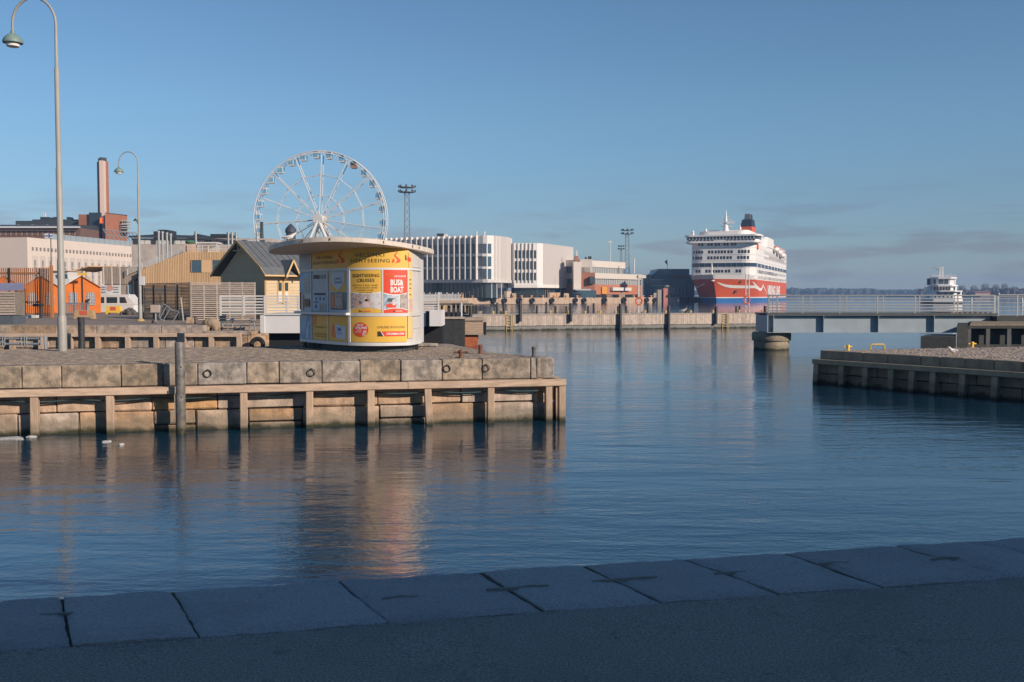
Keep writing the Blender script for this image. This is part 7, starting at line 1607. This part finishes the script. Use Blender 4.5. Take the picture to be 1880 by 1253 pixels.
def dens(p, n=10):
    out = []
    for a, b in zip(p[:-1], p[1:]): out += [(lerp(a[0], b[0], i/n), lerp(a[1], b[1], i/n)) for i in range(n)]
    return out + [p[-1]]
rp = dens([(1316, 519), (1322, 522), (1331, 525), (1342, 526.6), (1355, 527), (1370, 526.8), (1386, 526.5), (1391, 529), (1394.5, 531.5), (1397, 531), (1399, 526), (1400, 522.5)], 6)
ribbon(rp, 1, [min(1.1, .2 + i*.05) for i in range(len(rp))])
rp = dens([(1381, 517.5), (1386, 523), (1390, 527.5), (1394, 532)], 6); ribbon(rp, 1, [.35 + .05*i for i in range(len(rp))])
rp = dens([(1399, 521.5), (1402, 527), (1405, 534), (1407.5, 541)], 6); ribbon(rp, 1, [.9 - .03*i for i in range(len(rp))])
rp = dens([(1296, 519.5), (1288, 524), (1280, 527), (1272, 526)], 6); ribbon(rp, -1, [.3 + .03*i for i in range(len(rp))])
c = SW(0, vstem(8.9) - .15, 8.7); MB().add([(c.x - .8, c.y + .25, c.z), (c.x, c.y - .05, c.z - .4), (c.x + .8, c.y + .25, c.z), (c.x, c.y - .05, c.z + .4), (c.x, c.y + .6, c.z)], [[0,1,2,3],[1,0,4],[2,1,4],[3,2,4],[0,3,4]]).build('bow_emblem', SWH, ship)
z = 4.4; v = hull_at(1349, z); MB().obox(SW(hb_(z, v) + .05, v, z), .4, .9, .5, -va + .5).build('anchor', DARKM, ship); z = 8.3; v = hull_at(1358, z); MB().obox(SW(hb_(z, v) + .02, v, z), .3, .6, .4, -va + .3).build('hawse_pipe', DARKM, ship)
# fore mast & white rail on the bow
c = SW(fu(1306, -8), -8, 0); MB().lathe((c.x, c.y, 0), [(.45, 10.2), (.3, 14), (.4, 14.2), (.15, 15.8)], 8).build('fore_mast', SWH, ship, smooth=True)
MB().bar(SW(-3, -8, 13.2), SW(3, -8, 13.2), .25).build('fore_yard', SWH, ship)
st_ = SW(0, VE, 0)

# ================================================================== small harbour ferry
fy_ = 346.0; fo = D(1731, 541, fy_); fo.z = 0
fr_ = thing('harbour_ferry', 'small white double-deck harbour ferry with glazed wheelhouse steaming in', 'ferry', tuple(fo), R(-19)); FWH = M('ferry_white', (.76, .73, .71), .5, .04, .5)
def fl_(u, v, z): return (u, v, z)
def fprism(u0, u1, v0, v1, z0, z1, nm, mt, tp=0.0, bow=0.0):
    pts = [(u0, v0), (u0 + (u1-u0)*.25, v0 - bow), (u0 + (u1-u0)*.75, v0 - bow), (u1, v0), (u1, v1), (u0, v1)]
    n = 6; cxx = (u0+u1)/2
    lo = [(x, y, z0) for x, y in pts]; hi = [(cxx + (x - cxx)*(1 - tp), y, z1) for x, y in pts]
    return MB().add(lo + hi, [list(range(n))[::-1], [n+i for i in range(n)]] + [[i, (i+1) % n, n+(i+1) % n, n+i] for i in range(n)]).build(nm, mt, fr_, local=True)
k = fy_/F; E = lambda p: (p - 1731)*k
Zf = lambda p: Z(p, fy_)
fprism(E(1699), E(1764), 2, 22, -.4, Zf(555.5), 'boot_topping', M('ferry_black', (.02, .02, .025), .6), -.02, 2.5); fprism(E(1698), E(1765), 1.6, 22, Zf(555.5), Zf(547), 'hull', FWH, -.01, 2.6)
fprism(E(1699), E(1764), 2.2, 21, Zf(547), Zf(535.5), 'main_cabin', FWH, .01, 2.2); fprism(E(1711), E(1764.5), 1.2, 21, Zf(536), Zf(534), 'upper_deck', FWH, 0, 2.4)
fprism(E(1713), E(1756), 3.5, 18, Zf(534), Zf(525), 'saloon', FWH, 0, 1.2); fprism(E(1711.5), E(1757), 2.6, 18, Zf(526), Zf(523.5), 'bridge_deck', FWH, 0, 1.8)
fprism(E(1714), E(1754), 4.5, 14, Zf(523.5), Zf(512), 'wheelhouse', FWH, -.03, 1.0); fprism(E(1712.5), E(1756), 3.8, 15, Zf(512), Zf(509), 'wheelhouse_roof', FWH, 0, 1.2)
def fw(a, b, p0, p1, v, nm='window', mt=None): return MB().box(E(a), E(b), v - .1, v + .1, Zf(p0), Zf(p1)).build(nm, mt or GLASSB, fr_, local=True)
for a, b in ((1725, 1732.5), (1734.5, 1741.5)): fw(a, b, 521.5, 513.5, 3.45)
for a, b in ((1716, 1723), (1743.5, 1747)): fw(a, b, 521.5, 513.5, 3.95)
fw(1748, 1752.5, 521.5, 514, 4.35)
for a in (1716, 1721, 1726.5, 1731.5, 1736.5, 1741): fw(a, a + 3.2, 533, 527.3, 2.25, mt=GLASS)
fw(1744.5, 1753, 533, 527.5, 2.9, mt=GLASSB)
for a, b in ((1720.5, 1729), (1731, 1739.5), (1742, 1749.5)): fw(a, b, 541, 537.3, -.1, mt=GLASS)
fw(1754, 1761, 541, 537.3, 1.1, mt=GLASSB)
for a in (1705, 1711, 1717, 1724, 1731, 1738, 1745): fw(a, a + 3, 547.5, 544.5, -.1 if 1714 < a < 1747 else 1.0, mt=GLASS)
mt_ = MB(); mt_.bar((E(1728.5), 8, Zf(509)), (E(1729), 8, Zf(489)), .5); mt_.bar((E(1733.5), 8, Zf(509)), (E(1732.5), 8, Zf(489)), .5); mt_.build('mast', FWH, fr_, local=True)
for p in (490, 495, 500, 505): MB().bar((E(1727), 8, Zf(p)), (E(1735), 8, Zf(p)), .35).build('mast_rung', FWH, fr_, local=True)
MB().bar((E(1715), 8, Zf(491)), (E(1727), 8, Zf(495)), .12).build('flag_line', DARKM, fr_, local=True); MB().box(E(1716), E(1720), 7.9, 8, Zf(494), Zf(489.5)).build('ensign', M('flag_pale', (.5, .5, .55), .7), fr_, local=True)
for a in (1714, 1718, 1722, 1737, 1741, 1745, 1749, 1753): MB().bar((E(a), 4, Zf(509)), (E(a), 4, Zf(504.5 - (a % 3)*1.2)), .22).build('rail_post', FWH, fr_, local=True)
MB().bar((E(1713), 4, Zf(505.5)), (E(1755), 4, Zf(505.5)), .14).build('rail', FWH, fr_, local=True)
MB().box(E(1707), E(1712), 8, 11, Zf(523), Zf(511)).build('funnel', M('ferry_navy', (.06, .08, .12), .5), fr_, local=True); MB().box(E(1703), E(1712), 4, 12, Zf(541), Zf(526)).build('side_stair', FWH, fr_, local=True)
# ================================================================== far shores
FOR = M('far_forest', (.045, .055, .040), .95, .4, .02); FORB = M('bare_wood', (.085, .068, .058), .95, .35, .05)
def ico(mb, c, rx, rz, rnd_):
    n, m_ = 5, 7; vs = []
    for i in range(n + 1):
        th = math.pi*i/n
        for k in range(m_):
            a = 2*math.pi*k/m_; j = rnd_.uniform(.75, 1.2); vs.append((c[0] + rx*math.sin(th)*math.cos(a)*j, c[1] + rx*math.sin(th)*math.sin(a)*j, c[2] + rz*math.cos(th)*j))
    mb.add(vs, [[i*m_+k, (i+1)*m_+k, (i+1)*m_+(k+1) % m_, i*m_+(k+1) % m_] for i in range(n) for k in range(m_)])
rf = random.Random(12); fo_ = MB()
for i in range(1500):
    px = rf.uniform(1240, 2150); y = rf.uniform(2350, 2900); h = (16 + 5*noise.noise(Vector((px*.012, 3, 0))) + 2.5*noise.noise(Vector((px*.05, 7, 0)))) * (1.0 if px > 1300 else .8)
    if px > 1600: h *= .86
    ico(fo_, (X(px, y), y, h*.55*rf.uniform(.75, 1.15)), rf.uniform(6, 13), h*rf.uniform(.42, .62), rf)
tag(fo_.build('far_forest', FOR), 'distant wooded shoreline fading blue across the bay', 'forest', kind='stuff')
tag(MB().prism([(X(1200, 2300), 2300), (X(2200, 2300), 2300), (X(2200, 2950), 2950), (X(1200, 2950), 2950)], -.4, 1.6).build('far_shore', M('shore_rock', (.26, .22, .18), .9, .2, .05)), kind='structure')
# nearer island on the right
iy = 1250.0
tag(MB().prism([(X(1765, iy), iy + 20), (X(1800, iy), iy), (X(2150, iy), iy), (X(2150, iy), iy + 160), (X(1700, iy), iy + 160), (X(1690, iy), iy + 70)], -.4, 1.5).build('island', M('island_rock', (.22, .19, .15), .9, .25, .1)), kind='structure')
sh = MB(); rf = random.Random(4)
for i in range(420):
    px = rf.uniform(1690, 2100); y = iy + rf.uniform(40, 130); h = 9 + 4*noise.noise(Vector((px*.03, 1, 5))) + (2 if px > 1830 else 0); ico(sh, (X(px, y), y, h*.5), rf.uniform(2.5, 5), h*rf.uniform(.4, .6), rf)
tag(sh.build('island_scrub', FORB), 'hazy leafless scrub covering the low island behind the bridge railing', 'scrub', kind='stuff')
def bare_tree(px, y, h, w_, seed, label, group):
    r_ = random.Random(seed); c = Vector((X(px, y), y, 1.4)); t = thing('bare_tree', label, 'tree', tuple(c), 0, group)
    MB().tube([c, c + Vector((0, 0, h*.45)), c + Vector((.3, 0, h*.8))], [.5, .35, .12], 6).build('trunk', FORB, t)
    m = MB()
    for i in range(420):
        a = r_.uniform(0, 6.28); th = math.acos(r_.uniform(-.5, 1)); rr_ = r_.uniform(.45, 1)**.6
        q = c + Vector((w_*rr_*math.sin(th)*math.cos(a), w_*rr_*math.sin(th)*math.sin(a), h*.62 + h*.38*rr_*math.cos(th))); d_ = (q - (c + Vector((0, 0, h*.4)))).normalized()*r_.uniform(.8, 1.6); s_ = d_.orthogonal().normalized()*r_.uniform(.10, .2)
        m.quad(q - d_ - s_, q - d_ + s_, q + d_)
    for i in range(16):
        a = r_.uniform(0, 6.28); q = c + Vector((w_*.8*math.cos(a), w_*.8*math.sin(a), h*r_.uniform(.6, .95))); m.bar(c + Vector((0, 0, h*r_.uniform(.3, .55))), q, .16)
    m.build('crown', FORB, t)
for k, (px, py, w_) in enumerate(((1766, 523, 5), (1788, 523.5, 5), (1808, 519, 5.5), (1828, 521, 5), (1844, 519.5, 4.5), (1860, 525, 5))):
    y = iy + 60; bare_tree(px, y, Z(py, y) - 1.4, w_, k, 'leafless round-crowned tree on the low island', 'bare trees on the island')
rb_ = thing('island_house', 'low brick-red house row on the island shore', 'house', (X(1808, iy), iy + 12, 1.5)); MB().box(X(1796, iy), X(1824, iy), iy + 8, iy + 16, 1.5, Z(537, iy)).build('wall', M('far_brick', (.34, .16, .10), .9), rb_); MB().prism([(X(1795, iy), iy + 7), (X(1825, iy), iy + 7), (X(1825, iy), iy + 17), (X(1795, iy), iy + 17)], Z(537, iy) + .01, [Z(536.8, iy)]*2 + [Z(534.5, iy)]*2).build('roof', M('far_roof', (.25, .12, .09), .9), rb_)
for i in range(8): xx = lerp(X(1797, iy), X(1822, iy), i/8); MB().box(xx, xx + .8, iy + 7.8, iy + 8.1, 2.6, 4.0).build('window', GREYW, rb_)
for px, y in ((1784, 300), (1831, 330), (1877, 260)):
    m = MB(); m.lathe((X(px, y), y, 0), [(.25, -.3), (.3, .6), (.22, 2.2), (.1, 2.4)], 8); tag(m.build('channel_marker', WHITE, smooth=True), 'slim white channel marker buoy beyond the bridge rail', 'buoy', 'channel markers beyond the bridge')
# ================================================================== haze: the harbour air
hz = MB().box(-3300, 3300, -60, 3400, -3.2, 62)
hm = bpy.data.materials.new('haze_air'); hm.use_nodes = True; t = hm.node_tree; t.nodes.remove(t.nodes['Principled BSDF'])
pv_ = t.nodes.new('ShaderNodeVolumePrincipled'); pv_.inputs['Color'].default_value = (.36, .56, .92, 1); pv_.inputs['Density'].default_value = 0.00026; pv_.inputs['Anisotropy'].default_value = 0.0
t.links.new(pv_.outputs['Volume'], t.nodes['Material Output'].inputs['Volume'])
tag(hz.build('haze', hm), kind='stuff')
